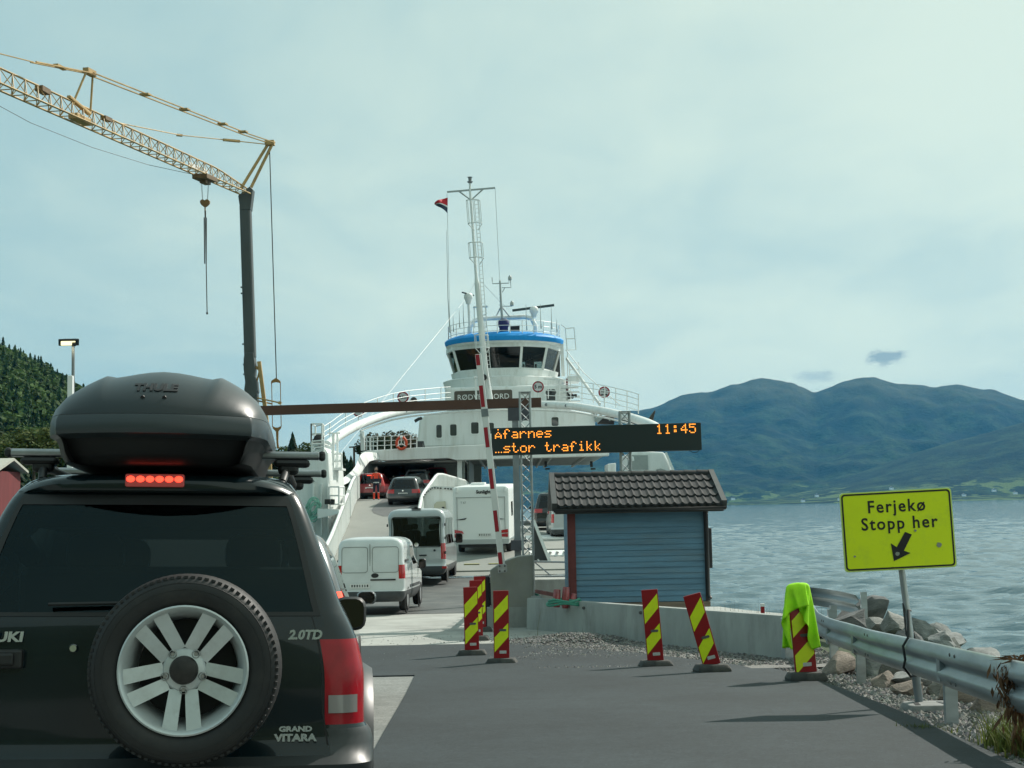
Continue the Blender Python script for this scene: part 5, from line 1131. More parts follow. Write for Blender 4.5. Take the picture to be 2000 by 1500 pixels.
# silver minibus
mloc = at(814, 1138, 50.0)
bus, bL = make_van('minibus', 'silver minibus with a wide dark rear window, ahead of the white panel van', 'minibus', (mloc.x, 50.0, mloc.z), R(-2.0), MT['silver'], 1.99, 2.50, 5.9, 1.0, (1.22, 2.20), ((.03, .30), (.33, .62), (.66, .92)), (.78, 1.32), .55, MT['moulding'], cr=.13, top_in=.90, hood_z=1.15)
outline(bus, 'window_seal', bL, -.84, .84, 1.20, 2.22, .09, MT['black'], .03)
b = MB(); b.box((0, .028, .9), (.014, .04, .66)); b.build('door_joint', sh, bus)
b = MB(); b.box((.22, .01, .92), (.26, .035, .045)); b.build('door_handle', MT['black'], bus, bevel=.012)
b = MB(); b.lathe([(0, .03), (.075, .028), (.08, 0)], 20, T(0.0, .055, 1.28) @ XZ); b.build('badge', MT['chrome'], bus, smooth=50)
b = MB(); b.lathe([(0, .02), (.035, .018), (.04, 0)], 14, T(.62, .04, 1.08) @ XZ); b.build('door_lock', MT['black'], bus, smooth=50)
b = MB(); b.box((0, .16, 2.50), (.32, .1, .05)); b.box((0, .15, 2.55), (.12, .1, .06)); b.build('brake_light_housing', MT['black'], bus, bevel=.015)
for s in (1, -1):
    for y in (1.0, 4.75): wheel(bus, s * .87, y, .345, .22, MT['rim_grey'], s)
    for y in (1.0, 4.75): wheel_arch(bus, bL, s, y, .345)
    k = MB(); k.box((s * .95, .1, .50), (.16, .2, .08)); k.build('reflector', MT['red_light'], bus)
    for z in (1.0, 1.5, 1.95): k = MB(); k.box((s * .985, .06, z), (.05, .06, .09)); k.build('door_hinge', MT['moulding'], bus, bevel=.01)
    mirror(bus, s * .96, 4.5, 1.40, MT['black'], s, .26, .36)
seats(bus, (1.2, 2.4, 3.9), .45, 1.75)
# motorhome
hloc = at(941, 1083, 60.0)
def make_motorhome():
    root = thing('motorhome', 'white motorhome with a tall flat back, driving onto the ferry behind the barrier boom', 'motorhome', (hloc.x, 60.0, hloc.z), R(-4.5), rx=R(2.0)); w = 1.15; H = 2.78
    sl = [(.42, .02, 6.6, w * .96, .05, .2), (.5, .0, 6.8, w, .06, .3), (1.0, .0, 6.9, w, .06, .3), (1.3, .0, 6.2, w, .06, .3), (1.9, .0, 5.7, w, .06, .3), (2.5, .0, 5.6, w, .06, .3), (2.70, .01, 5.4, w * .99, .07, .3), (2.76, .05, 5.2, w * .95, .1, .3), (2.78, .12, 5.0, w * .88, .1, .3)]
    L = Loft(sl, .02, .15); zs = zlist(.42, 2.78, .12, (.62, 2.70, 2.76, 1.5, 2.1))
    def cls(seg, z):
        g, v, sd = seg
        if g == 'S' and 1.55 < z < 2.1 and (.2 < v < .38 or .6 < v < .75): return 'side_window' + ('' if sd > 0 else '#2')
        if g == 'F' and 1.3 < z < 2.0: return 'windscreen'
        return 'body' if z > .62 or g in 'TU' else 'skirt'
    wm = MT['white_clean']
    L.make(zs, [.1, .2, .38, .6, .75, .9], [0, .5, .9], [0, .5, .9], cls, {'body': wm, 'skirt': MT['silver'], 'side_window': MT['priv_glass'], 'side_window#2': MT['priv_glass'], 'windscreen': MT['glass']}, root)
    gr = mat('motorhome_seam', (0.30, 0.31, 0.31), 0.5)
    b = MB(); b.box((-.02, -.012, 2.33), (2.0, .02, .02)); b.box((-.98, -.012, 1.55), (.02, .02, 1.6)); b.box((.98, -.012, 1.55), (.02, .02, 1.6)); b.build('panel_seam', gr, root)
    for x in (-.98, 1.0): b = MB(); b.box((x * 1.0, -.02, 2.64), (.1, .05, .22)); b.build('marker_lamp', wm, root, bevel=.02)
    put_text('Sunlight', .19, MT['ink'], T(.12, -.018, 2.55) @ XZ, root, 'lettering', .006, bold=.006)
    for s in (1, -1):
        b = MB(); b.prism([(s * x, z) for x, z in ((.55, 1.62), (.80, 1.58), (1.02, 1.55), (.80, 1.535), (.62, 1.555))][::s], .01, T(-.03, -.012, -.12) @ XZ); b.build('body_graphic', MT['ink'], root)
        b = MB(); b.prism([(s * x, z) for x, z in ((.72, .86), (.78, .97), (1.10, 1.02), (1.10, .88))][::s], .02, T(0, -.005, 0) @ XZ); b.build('tail_light', MT['red_light'], root)
        b = MB(); b.prism([(s * x, z) for x, z in ((.76, .72), (.82, .82), (1.10, .85), (1.10, .70))][::s], .018, T(0, -.005, 0) @ XZ); b.build('bumper_flash', MT['mh_red'], root)
        for y in (1.6, 5.4): wheel(root, s * 1.0, y, .34, .22, MT['rim_grey'], s)
    b = MB(); b.box((0, .9, .36), (1.7, 1.6, .16)); b.build('chassis', MT['black'], root)
    plate(root, .14, -.012, .80, .56, .15, 7)
    b = MB(); b.box((-.3, 2.2, 2.84), (.6, .6, .12)); b.build('roof_hatch', wm, root, bevel=.03)
    put_text('T 67', .12, gr, T(-.72, -.014, 2.12) @ XZ, root, 'lettering', .004)
MT['mh_red'] = mat('red_flash', (0.40, 0.02, 0.03), 0.4)
make_motorhome()
# ---- cars on the raised side deck and on the main deck
DZ = lambda px, py, Y: at(px, py, Y)
def deck_car(px, py, Y, rz, p, label, **k):
    q = at(px, py, Y); d = dict(W=1.77, H=1.48, Ln=4.65); d.update(k); W_, H_, L_ = d.pop('W'), d.pop('H'), d.pop('Ln')
    return make_car('car', label, 'car', (q.x, Y, q.z), R(rz), p, W_, H_, L_, **d)[0]
c1 = deck_car(787, 988, 77.0, -5.0, MT['dark_grey'], 'dark grey estate car climbing the side ramp, nearest on the ferry', rx=R(3.0))
c2 = deck_car(722, 975.5, 85.0, -3.0, MT['volvo_red'], 'dark red estate car with high tail lamps beside the deckhand', H=1.54, hi_lamp=True)
b = MB(); b.box((0, .40, 1.405), (.4, .02, .035)); b.build('brake_lamp', MT['brake_on'], c2)
c3 = deck_car(812, 967, 90.0, -4.0, MT['graphite'], 'grey estate car under the ferry roof, ahead of the dark grey estate', H=1.6, rack=True)
c4 = deck_car(768, 958, 97.0, -3.0, MT['black_car'], 'black car with roof rails deepest in the shade of the ferry deck', H=1.75, rack=True)
c5 = deck_car(851, 960, 95.0, -3.0, MT['volvo_red'], 'red car half hidden behind the white ramp wall of the ferry', H=1.6, W=1.7)
c6 = deck_car(1079, 1036, 75.0, 1.0, MT['black_car'], 'tall black van on the main deck, left of the blue shed roof', W=1.85, H=1.93, Ln=4.9, lamp=MT['lamp_dim'] if 'lamp_dim' in MT else None)
q = at(1118, 1055, 67.0)
wv, _ = make_van('delivery_van', 'grey delivery van half hidden behind the left edge of the shed', 'van', (q.x, 67.0, q.z), R(2), MT['silver'], 1.9, 2.1, 5.0, 1.0, None, ((.6, .9),), (.8, 1.2), .5, MT['moulding'])
for s in (1, -1):
    for y in (.9, 4.0): wheel(wv, s * .84, y, .33, .2, MT['rim_grey'], s)
# ------------------------------------------------------------------ roadside things
MT['board_red'] = mat('red_reflective_film', (0.30, 0.008, 0.012), 0.35, var=0.10, vscale=6, dirt=(0.16, 0.03, 0.025), dscale=5, damt=0.35)
MT['board_yellow'] = mat('fluorescent_yellow_film', (0.78, 0.90, 0.02), 0.35, var=0.06, vscale=6, dirt=(0.45, 0.5, 0.05), dscale=5, damt=0.3)
MT['foot'] = mat('recycled_rubber', (0.045, 0.047, 0.046), 0.85, var=0.3, vscale=10, dirt=(0.12, 0.115, 0.10), dscale=4, damt=0.6, bump=0.3, bscale=50)
MT['slot'] = mat('grip_slot', (0.10, 0.10, 0.10), 0.7)
MT['sticker'] = mat('white_sticker', (0.55, 0.56, 0.55), 0.5, dirt=(0.3, 0.3, 0.3), dscale=40, damt=0.8)
def marker(px, py, label, lean=0.0, rz=0.0, twist=0.0, hh=.98, Y=None, w=.225, off=0.0, foot_rz=0.0):
    p = gat(px, py) if Y is None else at(px, py, Y)
    z0 = GZ(p.y) + (.022 if p.y < 20.2 else 0.0)
    root = thing('marker_board', label, 'marker board', (p.x, p.y, z0), R(rz), 'red and yellow marker boards round the roadworks')
    b = MB(); pts0 = rrect(.46, .30, .05, 2); rows = []
    for s, z in ((1.0, 0), (1.0, .03), (.86, .085), (.8, .095)): rows.append([Vector((x * s, y * s, z)) for x, y in pts0])
    for r_ in rows: r_.append(r_[0])
    b.M = RZ(R(foot_rz)); b.grid(rows); b.add(rows[-1][:-1], [tuple(range(len(pts0)))]); b.build('foot', MT['foot'], root, smooth=30)
    Mb = T(0, 0, .08) @ RY(R(lean)) @ RZ(R(twist))
    b = MB(); b.prism(rrect(w, hh, .008, 2), .035, Mb @ T(0, .018, hh / 2) @ XZ); bo = b.build('board', MT['board_red'], root, bevel=.004)
    m = .012; l, r_ = -w / 2 + m, w / 2 - m
    for (a0, a1, c0, c1) in ((.27, .465, .06, .255), (.67, .88, .465, .665)):
        s = MB(); q = [(l, hh - a1), (r_, hh - c1), (r_, hh - c0), (l, hh - a0)]
        s.prism([(x, y + off) for x, y in q], .003, Mb @ T(0, -.017, 0) @ XZ); s.build('stripe', MT['board_yellow'], bo)
    s = MB(); s.prism(rrect(.105, .034, .016, 3), .003, Mb @ T(.02, -.0195, hh - .565) @ XZ); s.build('grip_hole', MT['slot'], bo)
    s = MB(); s.prism(rrect(.10, .042, .004, 1), .003, Mb @ T(.02, -.0172, .10) @ XZ); s.build('sticker', MT['sticker'], bo)
    return root, Mb
marker(922, 1281, 'foremost red and yellow board in the staggered row of three', -.5, 0, 6)
marker(931, 1252, 'middle red and yellow board in the staggered row of three', 0, 0, 4, Y=None)
marker(938, 1212, 'rearmost red and yellow board in the staggered row of three', 0, 0, 4, Y=28.2, hh=.98)
marker(980, 1298, 'upright board in the gravel just right of the staggered row', .3, 0, 2, foot_rz=-4)
marker(1281, 1303, 'bright red and yellow board in front of the blue shed, leaning slightly left', -3.6, 0, -6, foot_rz=6)
marker(1391, 1315, 'red and yellow board leaning far to the left', -14.5, 0, -8, foot_rz=8, hh=.93)
vb, vM = marker(1575, 1332, 'board half hidden by a yellow jacket at the guard rail end', -3.6, 0, 3, hh=1.0, w=.25, off=-.12, foot_rz=2)
# hi-vis jacket draped over it: the resting shape of a cloth hung on the board (millimetres about the board's top)
def jacket():
    m = mat('fluorescent_cloth', (0.40, 0.84, 0.012), 0.8, var=0.12, vscale=5, dirt=(0.24, 0.50, 0.02), dscale=6, damt=0.4, bump=0.25, bscale=60)
    root = thing('hi_vis_jacket', 'fluorescent yellow jacket hung over the top of a marker board', 'jacket', vb.location)
    P = np.array([
        -121, -85, -723, -138, -95, -680, -159, -100, -648, -178, -93, -604, -201, -74, -570, -219, -55, -533, -227, -40, -494, -251, -32, -458, -277, -50, -420, -275, -85, -389, -247, -109, -365, -206, -120, -354, -176, -110, -335, -137, -85, -314, -113, -56, -304, -83, -35, -287, -46, -36, -267, -23, -72, -252, -37, -112, -247, 2, -102, -242,
        44, -123, -230, 71, -157, -217, 107, -153, -217, 68, -122, -228, 31, -101, -230, -3, -85, -238, -9, -49, -258, 13, -35, -300, 39, -35, -327, 44, -69, -362, 32, -106, -377, 30, -143, -396, 64, -166, -425, 85, -155, -458, 83, -136, -501, 76, -110, -541, 79, -85, -572, 85, -64, -614, 99, -46, -654, 112, -38, -695,
        138, -37, -728, -100, -66, -718, -117, -83, -674, -133, -91, -636, -155, -93, -600, -170, -88, -555, -193, -76, -523, -207, -63, -483, -219, -42, -445, -242, -34, -405, -259, -50, -372, -260, -83, -341, -231, -106, -321, -188, -108, -304, -157, -94, -281, -123, -67, -262, -98, -40, -247, -55, -36, -230, -30, -67, -214, -34, -109, -207,
        -1, -90, -203, 39, -110, -193, 67, -144, -181, 106, -130, -178, 68, -111, -185, 31, -92, -198, 5, -61, -205, 22, -34, -238, 46, -34, -272, 58, -59, -301, 46, -90, -330, 41, -133, -347, 66, -154, -374, 86, -148, -414, 89, -123, -450, 82, -102, -487, 89, -83, -531, 91, -56, -572, 105, -44, -610, 121, -36, -644,
        145, -41, -688, 165, -35, -724, -90, -45, -716, -100, -59, -676, -110, -74, -634, -121, -82, -593, -140, -86, -548, -157, -85, -513, -179, -70, -474, -198, -63, -434, -209, -47, -399, -226, -36, -359, -246, -52, -325, -241, -86, -288, -211, -101, -270, -175, -92, -246, -137, -75, -226, -115, -48, -210, -74, -34, -195, -41, -56, -178,
        -43, -99, -168, -6, -80, -168, 37, -97, -155, 63, -129, -142, 103, -117, -140, 69, -92, -153, 31, -76, -160, 23, -40, -182, 52, -34, -214, 70, -62, -244, 62, -89, -272, 48, -117, -300, 70, -144, -332, 94, -130, -368, 97, -111, -402, 87, -88, -446, 95, -73, -486, 99, -49, -525, 116, -40, -559, 130, -36, -602,
        146, -36, -642, 165, -36, -680, 185, -49, -720, -93, -20, -713, -96, -34, -668, -102, -50, -630, -109, -57, -590, -117, -71, -542, -130, -78, -507, -148, -82, -462, -167, -77, -426, -181, -69, -387, -195, -54, -349, -211, -41, -311, -233, -56, -268, -223, -83, -237, -194, -91, -215, -155, -70, -193, -118, -57, -171, -94, -34, -158,
        -54, -46, -143, -51, -88, -132, -7, -69, -128, 27, -85, -115, 58, -114, -103, 99, -112, -105, 75, -81, -117, 37, -55, -121, 58, -34, -151, 77, -52, -187, 65, -79, -215, 66, -117, -240, 80, -129, -277, 98, -119, -316, 99, -95, -351, 94, -74, -398, 100, -56, -433, 108, -43, -477, 124, -37, -517, 140, -35, -551,
        163, -37, -592, 176, -41, -633, 194, -50, -676, 205, -63, -712, -107, 1, -707, -100, -10, -670, -100, -22, -626, -102, -31, -579, -113, -43, -544, -110, -50, -499, -122, -66, -459, -134, -71, -420, -152, -74, -378, -169, -69, -333, -181, -60, -297, -198, -46, -260, -209, -48, -213, -209, -72, -183, -173, -77, -155, -137, -63, -136,
        -107, -40, -122, -68, -39, -108, -58, -78, -90, -18, -59, -95, 21, -74, -84, 55, -100, -69, 99, -96, -69, 66, -75, -75, 56, -37, -95, 86, -50, -127, 72, -80, -158, 85, -108, -188, 102, -107, -228, 107, -99, -270, 102, -83, -304, 100, -62, -347, 110, -45, -387, 121, -38, -424, 145, -34, -469, 156, -35, -505,
        169, -37, -547, 190, -46, -590, 200, -52, -628, 216, -68, -667, 225, -74, -706, -130, 15, -706, -126, 12, -662, -116, 6, -618, -109, -3, -577, -105, -14, -532, -107, -18, -493, -108, -34, -454, -111, -45, -409, -119, -55, -371, -128, -61, -324, -146, -66, -285, -161, -63, -242, -174, -58, -207, -185, -46, -161, -191, -56, -125,
        -155, -65, -99, -123, -49, -85, -85, -34, -69, -63, -68, -55, -22, -46, -52, 19, -66, -38, 53, -84, -28, 96, -81, -29, 68, -52, -40, 86, -37, -71, 83, -76, -97, 105, -89, -131, 110, -86, -177, 110, -68, -216, 110, -57, -257, 113, -46, -298, 127, -35, -341, 142, -35, -378, 156, -34, -419, 177, -40, -462,
        185, -43, -500, 202, -53, -540, 212, -59, -584, 224, -71, -619, 238, -76, -660, 248, -81, -702, -159, 7, -702, -149, 9, -663, -142, 11, -617, -141, 10, -576, -129, 7, -537, -123, 3, -490, -121, 0, -446, -115, -13, -404, -117, -15, -361, -116, -27, -319, -119, -35, -281, -128, -48, -237, -135, -52, -196, -147, -53, -152,
        -154, -49, -108, -168, -40, -69, -136, -50, -44, -100, -35, -35, -65, -57, -15, -21, -50, -16, 19, -40, -11, 50, -66, 5, 90, -67, 13, 88, -34, -8, 94, -64, -42, 117, -67, -79, 117, -58, -122, 120, -43, -165, 125, -38, -204, 133, -34, -247, 151, -32, -285, 161, -37, -328, 179, -41, -374, 189, -44, -415,
        200, -52, -455, 211, -59, -493, 225, -67, -533, 235, -74, -571, 253, -77, -616, 268, -78, -655, 275, -80, -700, -180, -1, -701, -177, 1, -658, -168, 0, -622, -170, -2, -575, -161, -2, -528, -161, 0, -487, -152, -5, -443, -146, 4, -400, -143, 3, -363, -135, 1, -317, -130, -3, -276, -131, -3, -228, -130, -7, -193,
        -128, -18, -145, -131, -17, -100, -135, -25, -63, -148, -29, -14, -117, -33, 9, -69, -35, 15, -27, -22, 15, 10, -34, 30, 49, -27, 19, 88, -37, 39, 125, -44, 15, 128, -40, -32, 138, -31, -73, 142, -30, -115, 152, -39, -154, 167, -40, -195, 175, -42, -237, 192, -46, -282, 196, -50, -320, 210, -54, -359,
        223, -58, -404, 235, -61, -443, 245, -63, -484, 255, -66, -529, 264, -68, -567, 282, -65, -608, 292, -68, -651, 304, -68, -693, -207, -7, -704, -206, -4, -662, -196, -8, -614, -198, -6, -577, -190, -7, -534, -193, -6, -487, -183, -7, -444, -184, -5, -401, -176, -5, -355, -172, -4, -314, -173, -1, -273, -164, -1, -228,
        -162, 2, -184, -161, 5, -145, -155, 11, -98, -144, 12, -59, -148, 18, -13, -119, 7, 19, -76, 1, 42, -35, -3, 47, 11, 0, 51, 56, -3, 47, 95, 0, 47, 137, -6, 21, 158, -9, -21, 167, -16, -59, 182, -21, -107, 194, -17, -147, 202, -27, -190, 213, -25, -232, 222, -24, -270, 232, -28, -317,
        240, -34, -357, 248, -31, -398, 257, -40, -445, 265, -33, -482, 274, -38, -530, 282, -42, -569, 289, -43, -613, 289, -40, -656, 301, -48, -696, -232, -7, -705, -230, -7, -655, -229, -5, -616, -223, -2, -572, -221, 3, -525, -218, 7, -482, -212, 10, -443, -209, 17, -398, -205, 23, -355, -199, 29, -317, -192, 35, -274,
        -185, 34, -233, -176, 39, -186, -167, 43, -149, -156, 51, -104, -146, 54, -65, -123, 42, -26, -110, 48, 12, -63, 27, 17, -28, 38, 36, 12, 23, 20, 53, 30, 25, 92, 33, 16, 137, 35, 11, 141, 30, -29, 143, 15, -77, 153, 9, -118, 167, 7, -157, 180, 10, -197, 195, 3, -238, 201, 5, -283,
        213, 1, -323, 219, 3, -364, 230, -1, -406, 241, -5, -448, 255, -11, -487, 260, -9, -533, 272, -13, -573, 280, -13, -615, 290, -14, -659, 297, -16, -699, -252, 4, -703, -247, 14, -661, -239, 22, -613, -234, 31, -577, -225, 37, -531, -217, 43, -488, -210, 49, -452, -204, 48, -407, -193, 55, -366, -184, 57, -323,
        -171, 67, -282, -162, 73, -242, -156, 73, -194, -147, 79, -155, -133, 84, -113, -113, 78, -72, -86, 64, -41, -76, 38, -13, -46, 66, 8, -34, 35, -2, 7, 53, -12, 47, 59, -10, 81, 41, -19, 124, 35, -26, 153, 62, -39, 158, 52, -79, 145, 44, -126, 142, 35, -161, 148, 30, -204, 155, 23, -249,
        168, 17, -294, 178, 12, -330, 191, 6, -376, 203, 2, -417, 208, 1, -455, 219, 0, -495, 229, -1, -538, 242, 1, -581, 259, -2, -623, 267, -2, -669, 279, -4, -706, -246, 32, -707, -235, 40, -666, -227, 43, -622, -216, 50, -576, -203, 59, -540, -199, 62, -497, -188, 65, -455, -174, 74, -415, -168, 78, -368,
        -159, 86, -331, -151, 96, -287, -142, 105, -243, -135, 110, -203, -124, 108, -163, -101, 94, -126, -90, 64, -100, -99, 40, -68, -64, 54, -49, -51, 84, -22, -33, 48, -42, 9, 34, -42, 42, 64, -47, 86, 63, -52, 108, 34, -65, 146, 58, -76, 161, 90, -95, 170, 73, -138, 154, 69, -178, 145, 66, -217,
        141, 57, -257, 144, 44, -300, 150, 37, -342, 168, 32, -380, 173, 22, -424, 185, 21, -465, 194, 10, -508, 206, 5, -547, 215, 4, -587, 232, 2, -631, 241, 5, -677, 257, 0, -712, -221, 49, -713, -216, 52, -670, -202, 68, -622, -190, 72, -583, -183, 74, -546, -171, 84, -506, -164, 89, -466, -155, 103, -418,
        -146, 111, -375, -141, 120, -335, -131, 129, -297, -119, 132, -257, -98, 119, -214, -93, 89, -187, -108, 68, -156, -107, 34, -124, -79, 40, -97, -76, 76, -73, -44, 101, -59, -19, 66, -72, 3, 35, -88, 43, 56, -88, 80, 77, -92, 99, 36, -101, 134, 48, -117, 145, 90, -128, 168, 115, -151, 185, 99, -187,
        172, 93, -226, 160, 92, -269, 147, 84, -309, 140, 75, -348, 141, 58, -391, 148, 45, -429, 159, 35, -475, 166, 31, -516, 180, 24, -552, 192, 18, -596, 206, 14, -637, 217, 12, -681, 226, 8, -722, -203, 63, -718, -191, 72, -675, -180, 82, -631, -166, 88, -588, -160, 95, -548, -155, 106, -508, -143, 117, -471,
        -132, 129, -426, -123, 137, -382, -112, 144, -341, -97, 142, -300, -85, 114, -273, -107, 95, -240, -107, 62, -215, -118, 34, -183, -83, 34, -158, -87, 68, -128, -75, 103, -109, -31, 104, -101, -38, 66, -109, 4, 56, -114, 45, 47, -126, 64, 84, -130, 82, 46, -143, 125, 40, -156, 138, 78, -166, 145, 118, -174,
        173, 132, -203, 199, 119, -242, 194, 111, -280, 176, 108, -318, 160, 105, -358, 143, 97, -399, 149, 79, -442, 141, 71, -477, 146, 53, -516, 155, 45, -564, 168, 36, -600, 176, 29, -649, 192, 22, -689, 206, 18, -722, -185, 81, -719, -174, 91, -678, -159, 97, -640, -145, 110, -600, -140, 122, -557, -130, 130, -515,
        -123, 139, -478, -108, 151, -438, -95, 155, -395, -73, 143, -358, -88, 117, -329, -87, 83, -296, -116, 67, -277, -125, 42, -237, -91, 35, -210, -67, 51, -183, -86, 86, -165, -67, 124, -141, -30, 120, -141, -40, 76, -151, -2, 48, -155, 38, 56, -169, 52, 91, -162, 76, 51, -181, 109, 35, -191, 133, 65, -205,
        135, 107, -216, 146, 149, -233, 170, 147, -262, 204, 149, -293, 206, 126, -334, 185, 121, -370, 169, 111, -406, 146, 113, -451, 141, 102, -487, 137, 88, -526, 137, 70, -567, 147, 56, -612, 157, 48, -650, 170, 39, -692, 187, 32, -735, -162, 98, -721, -150, 109, -682, -142, 117, -644, -131, 131, -601, -123, 140, -566,
        -109, 154, -524, -92, 163, -479, -78, 164, -437, -60, 149, -403, -68, 112, -378, -80, 82, -348, -112, 69, -324, -127, 37, -303, -97, 34, -270, -69, 35, -239, -66, 78, -218, -84, 113, -200, -64, 141, -177, -26, 125, -179, -41, 89, -190, -12, 51, -196, 30, 61, -202, 52, 100, -202, 74, 66, -219, 96, 34, -227,
        127, 55, -245, 134, 97, -251, 133, 142, -269, 151, 173, -284, 183, 167, -317, 215, 163, -347, 218, 140, -384, 195, 137, -421, 173, 134, -460, 154, 129, -494, 143, 115, -538, 136, 99, -575, 136, 84, -619, 141, 71, -654, 155, 55, -700, 162, 49, -739, -145, 117, -728, -132, 125, -691, -127, 141, -647, -117, 155, -611,
        -95, 164, -570, -84, 172, -531, -61, 174, -493, -47, 154, -452, -59, 116, -426, -75, 84, -405, -100, 69, -379, -132, 57, -354, -103, 34, -330, -68, 34, -299, -50, 62, -269, -66, 98, -253, -81, 132, -228, -50, 159, -214, -20, 128, -217, -39, 91, -226, -20, 54, -237, 16, 68, -241, 37, 107, -237, 57, 66, -251,
        82, 38, -267, 121, 49, -281, 129, 86, -291, 126, 128, -308, 134, 174, -317, 159, 195, -337, 194, 192, -366, 224, 173, -396, 226, 152, -430, 208, 145, -468, 180, 147, -505, 161, 143, -543, 145, 127, -584, 134, 117, -622, 135, 94, -666, 136, 83, -704, 146, 62, -744,
    ]).reshape(-1, 3) / 1000.0
    P[:, 0] = np.where(np.abs(P[:, 0]) > .13, np.sign(P[:, 0]) * (.13 + (np.abs(P[:, 0]) - .13) * .6), P[:, 0])
    top = Matrix.Rotation(R(-3.6), 3, 'Y') @ Vector((0, 0, 1.0)) + Vector((0, 0, .08)); nx, ny = 40, 16
    b = MB(); b.grid([[Vector(P[j * (nx + 1) + i]) + top for i in range(nx + 1)] for j in range(ny + 1)])
    o = b.build('shell', m, root, smooth=180); ss = o.modifiers.new('subdivision', 'SUBSURF'); ss.levels = 1; ss.render_levels = 1; so_ = o.modifiers.new('thickness', 'SOLIDIFY'); so_.thickness = .004
jacket()
# ---- guard rail: W-beam along the verge that hooks back at its far end
def guard_rail():
    root = thing('guard_rail', 'galvanised steel guard rail along the gravel verge, hooking back at its far end', 'guard rail', (3.6, 14, GZ(14)))
    pts = [(2.98, 3.0, .61), (3.0, 6, .61), (3.13, 9, .61), (3.26, 10.4, .61), (3.42, 11.9, .61), (3.56, 13.4, .62), (3.74, 15.3, .63), (3.90, 17.0, .645), (4.05, 19.0, .66), (4.30, 21.0, .69), (4.68, 23.6, .765), (5.02, 26.2, .79), (5.14, 26.75, .795), (5.32, 26.85, .79), (5.48, 26.3, .78), (5.58, 25.2, .77), (5.62, 24.4, .75)]
    fine = []
    for i in range(len(pts) - 1):
        for k in range(4):
            t = k / 4; p0 = Vector(pts[max(0, i - 1)]); p1 = Vector(pts[i]); p2 = Vector(pts[i + 1]); p3 = Vector(pts[min(len(pts) - 1, i + 2)])
            fine.append(.5 * (2 * p1 + (p2 - p0) * t + (2 * p0 - 5 * p1 + 4 * p2 - p3) * t * t + (3 * p1 - p0 - 3 * p2 + p3) * t ** 3))
    fine.append(Vector(pts[-1]))
    prof = [(.000, 0), (.012, -.010), (.06, -.045), (.095, -.055), (.11, -.05), (.145, -.005), (.16, .0), (.175, -.005), (.21, -.05), (.225, -.055), (.26, -.045), (.306, -.010), (.318, 0)]
    b = MB(); P = []
    for i, p in enumerate(fine):
        d = fine[min(i + 1, len(fine) - 1)] - fine[max(i - 1, 0)]; d.z = 0; d.normalize(); nrm = Vector((d.y, -d.x, 0))     # right-hand normal; face waves towards the road (left)
        zt = GZ(p.y) + p.z
        P.append([Vector((p.x, p.y, zt - h)) + nrm * e for h, e in prof])
    b.grid(P); o = b.build('w_beam', MT['rail'], root, smooth=50, world=True); s_ = o.modifiers.new('thickness', 'SOLIDIFY'); s_.thickness = .006
    b = MB()
    for i in (14, 26, 38):
        p = fine[i]; 
    for i, (x, y, dz) in enumerate([(3.06, 7.4, .2), (3.40, 11.8, .1), (3.88, 16.9, .1), (4.05, 19.1, .1), (4.86, 22.8, 0.1), (5.0, 26.0, .1), (5.70, 24.35, -.05)]):
        b = MB(); zb = GZ(y) - .6; zt = GZ(y) + (.59 if i < 4 else .68 if i < 6 else .80)
        M_ = T(x + .045, y, 0)
        c_shape = [(-.05, -.03), (.05, -.03), (.05, .03), (.044, .03), (.044, -.024), (-.044, -.024), (-.044, .03), (-.05, .03)]
        b.prism(c_shape, zt - zb, M_ @ T(0, 0, zb)); b.build('post', MT['rail'], root, world=True)
        if i < 6: k = MB(); k.box((x + .0, y, zt - .16), (.09, .09, .2)); k.build('spacer', MT['rail'], root, world=True)
    for y in (11.3, 15.6, 19.6):      # splice bolts on the beam
        j = min(range(len(fine)), key=lambda q: abs(fine[q].y - y) + (5 if q > 40 else 0)); p = fine[j]
        b = MB()
        for dy in (-.06, .06):
            for h in (.05, .26): b.lathe([(0, .008), (.012, .006), (.016, 0)], 10, T(p.x - .06, p.y + dy, GZ(p.y) + p.z - h) @ RY(R(-90)))
        b.build('bolt_set', MT['slot'], root, world=True)
    return root
MT['rail'] = mat('zinc_rail', (0.36, 0.41, 0.43), 0.40, 0.65, var=0.18, vscale=3, rvar=0.1, dirt=(0.20, 0.21, 0.21), dscale=1.6, damt=0.5, stretch=(1, .4, 3))
guard_rail()
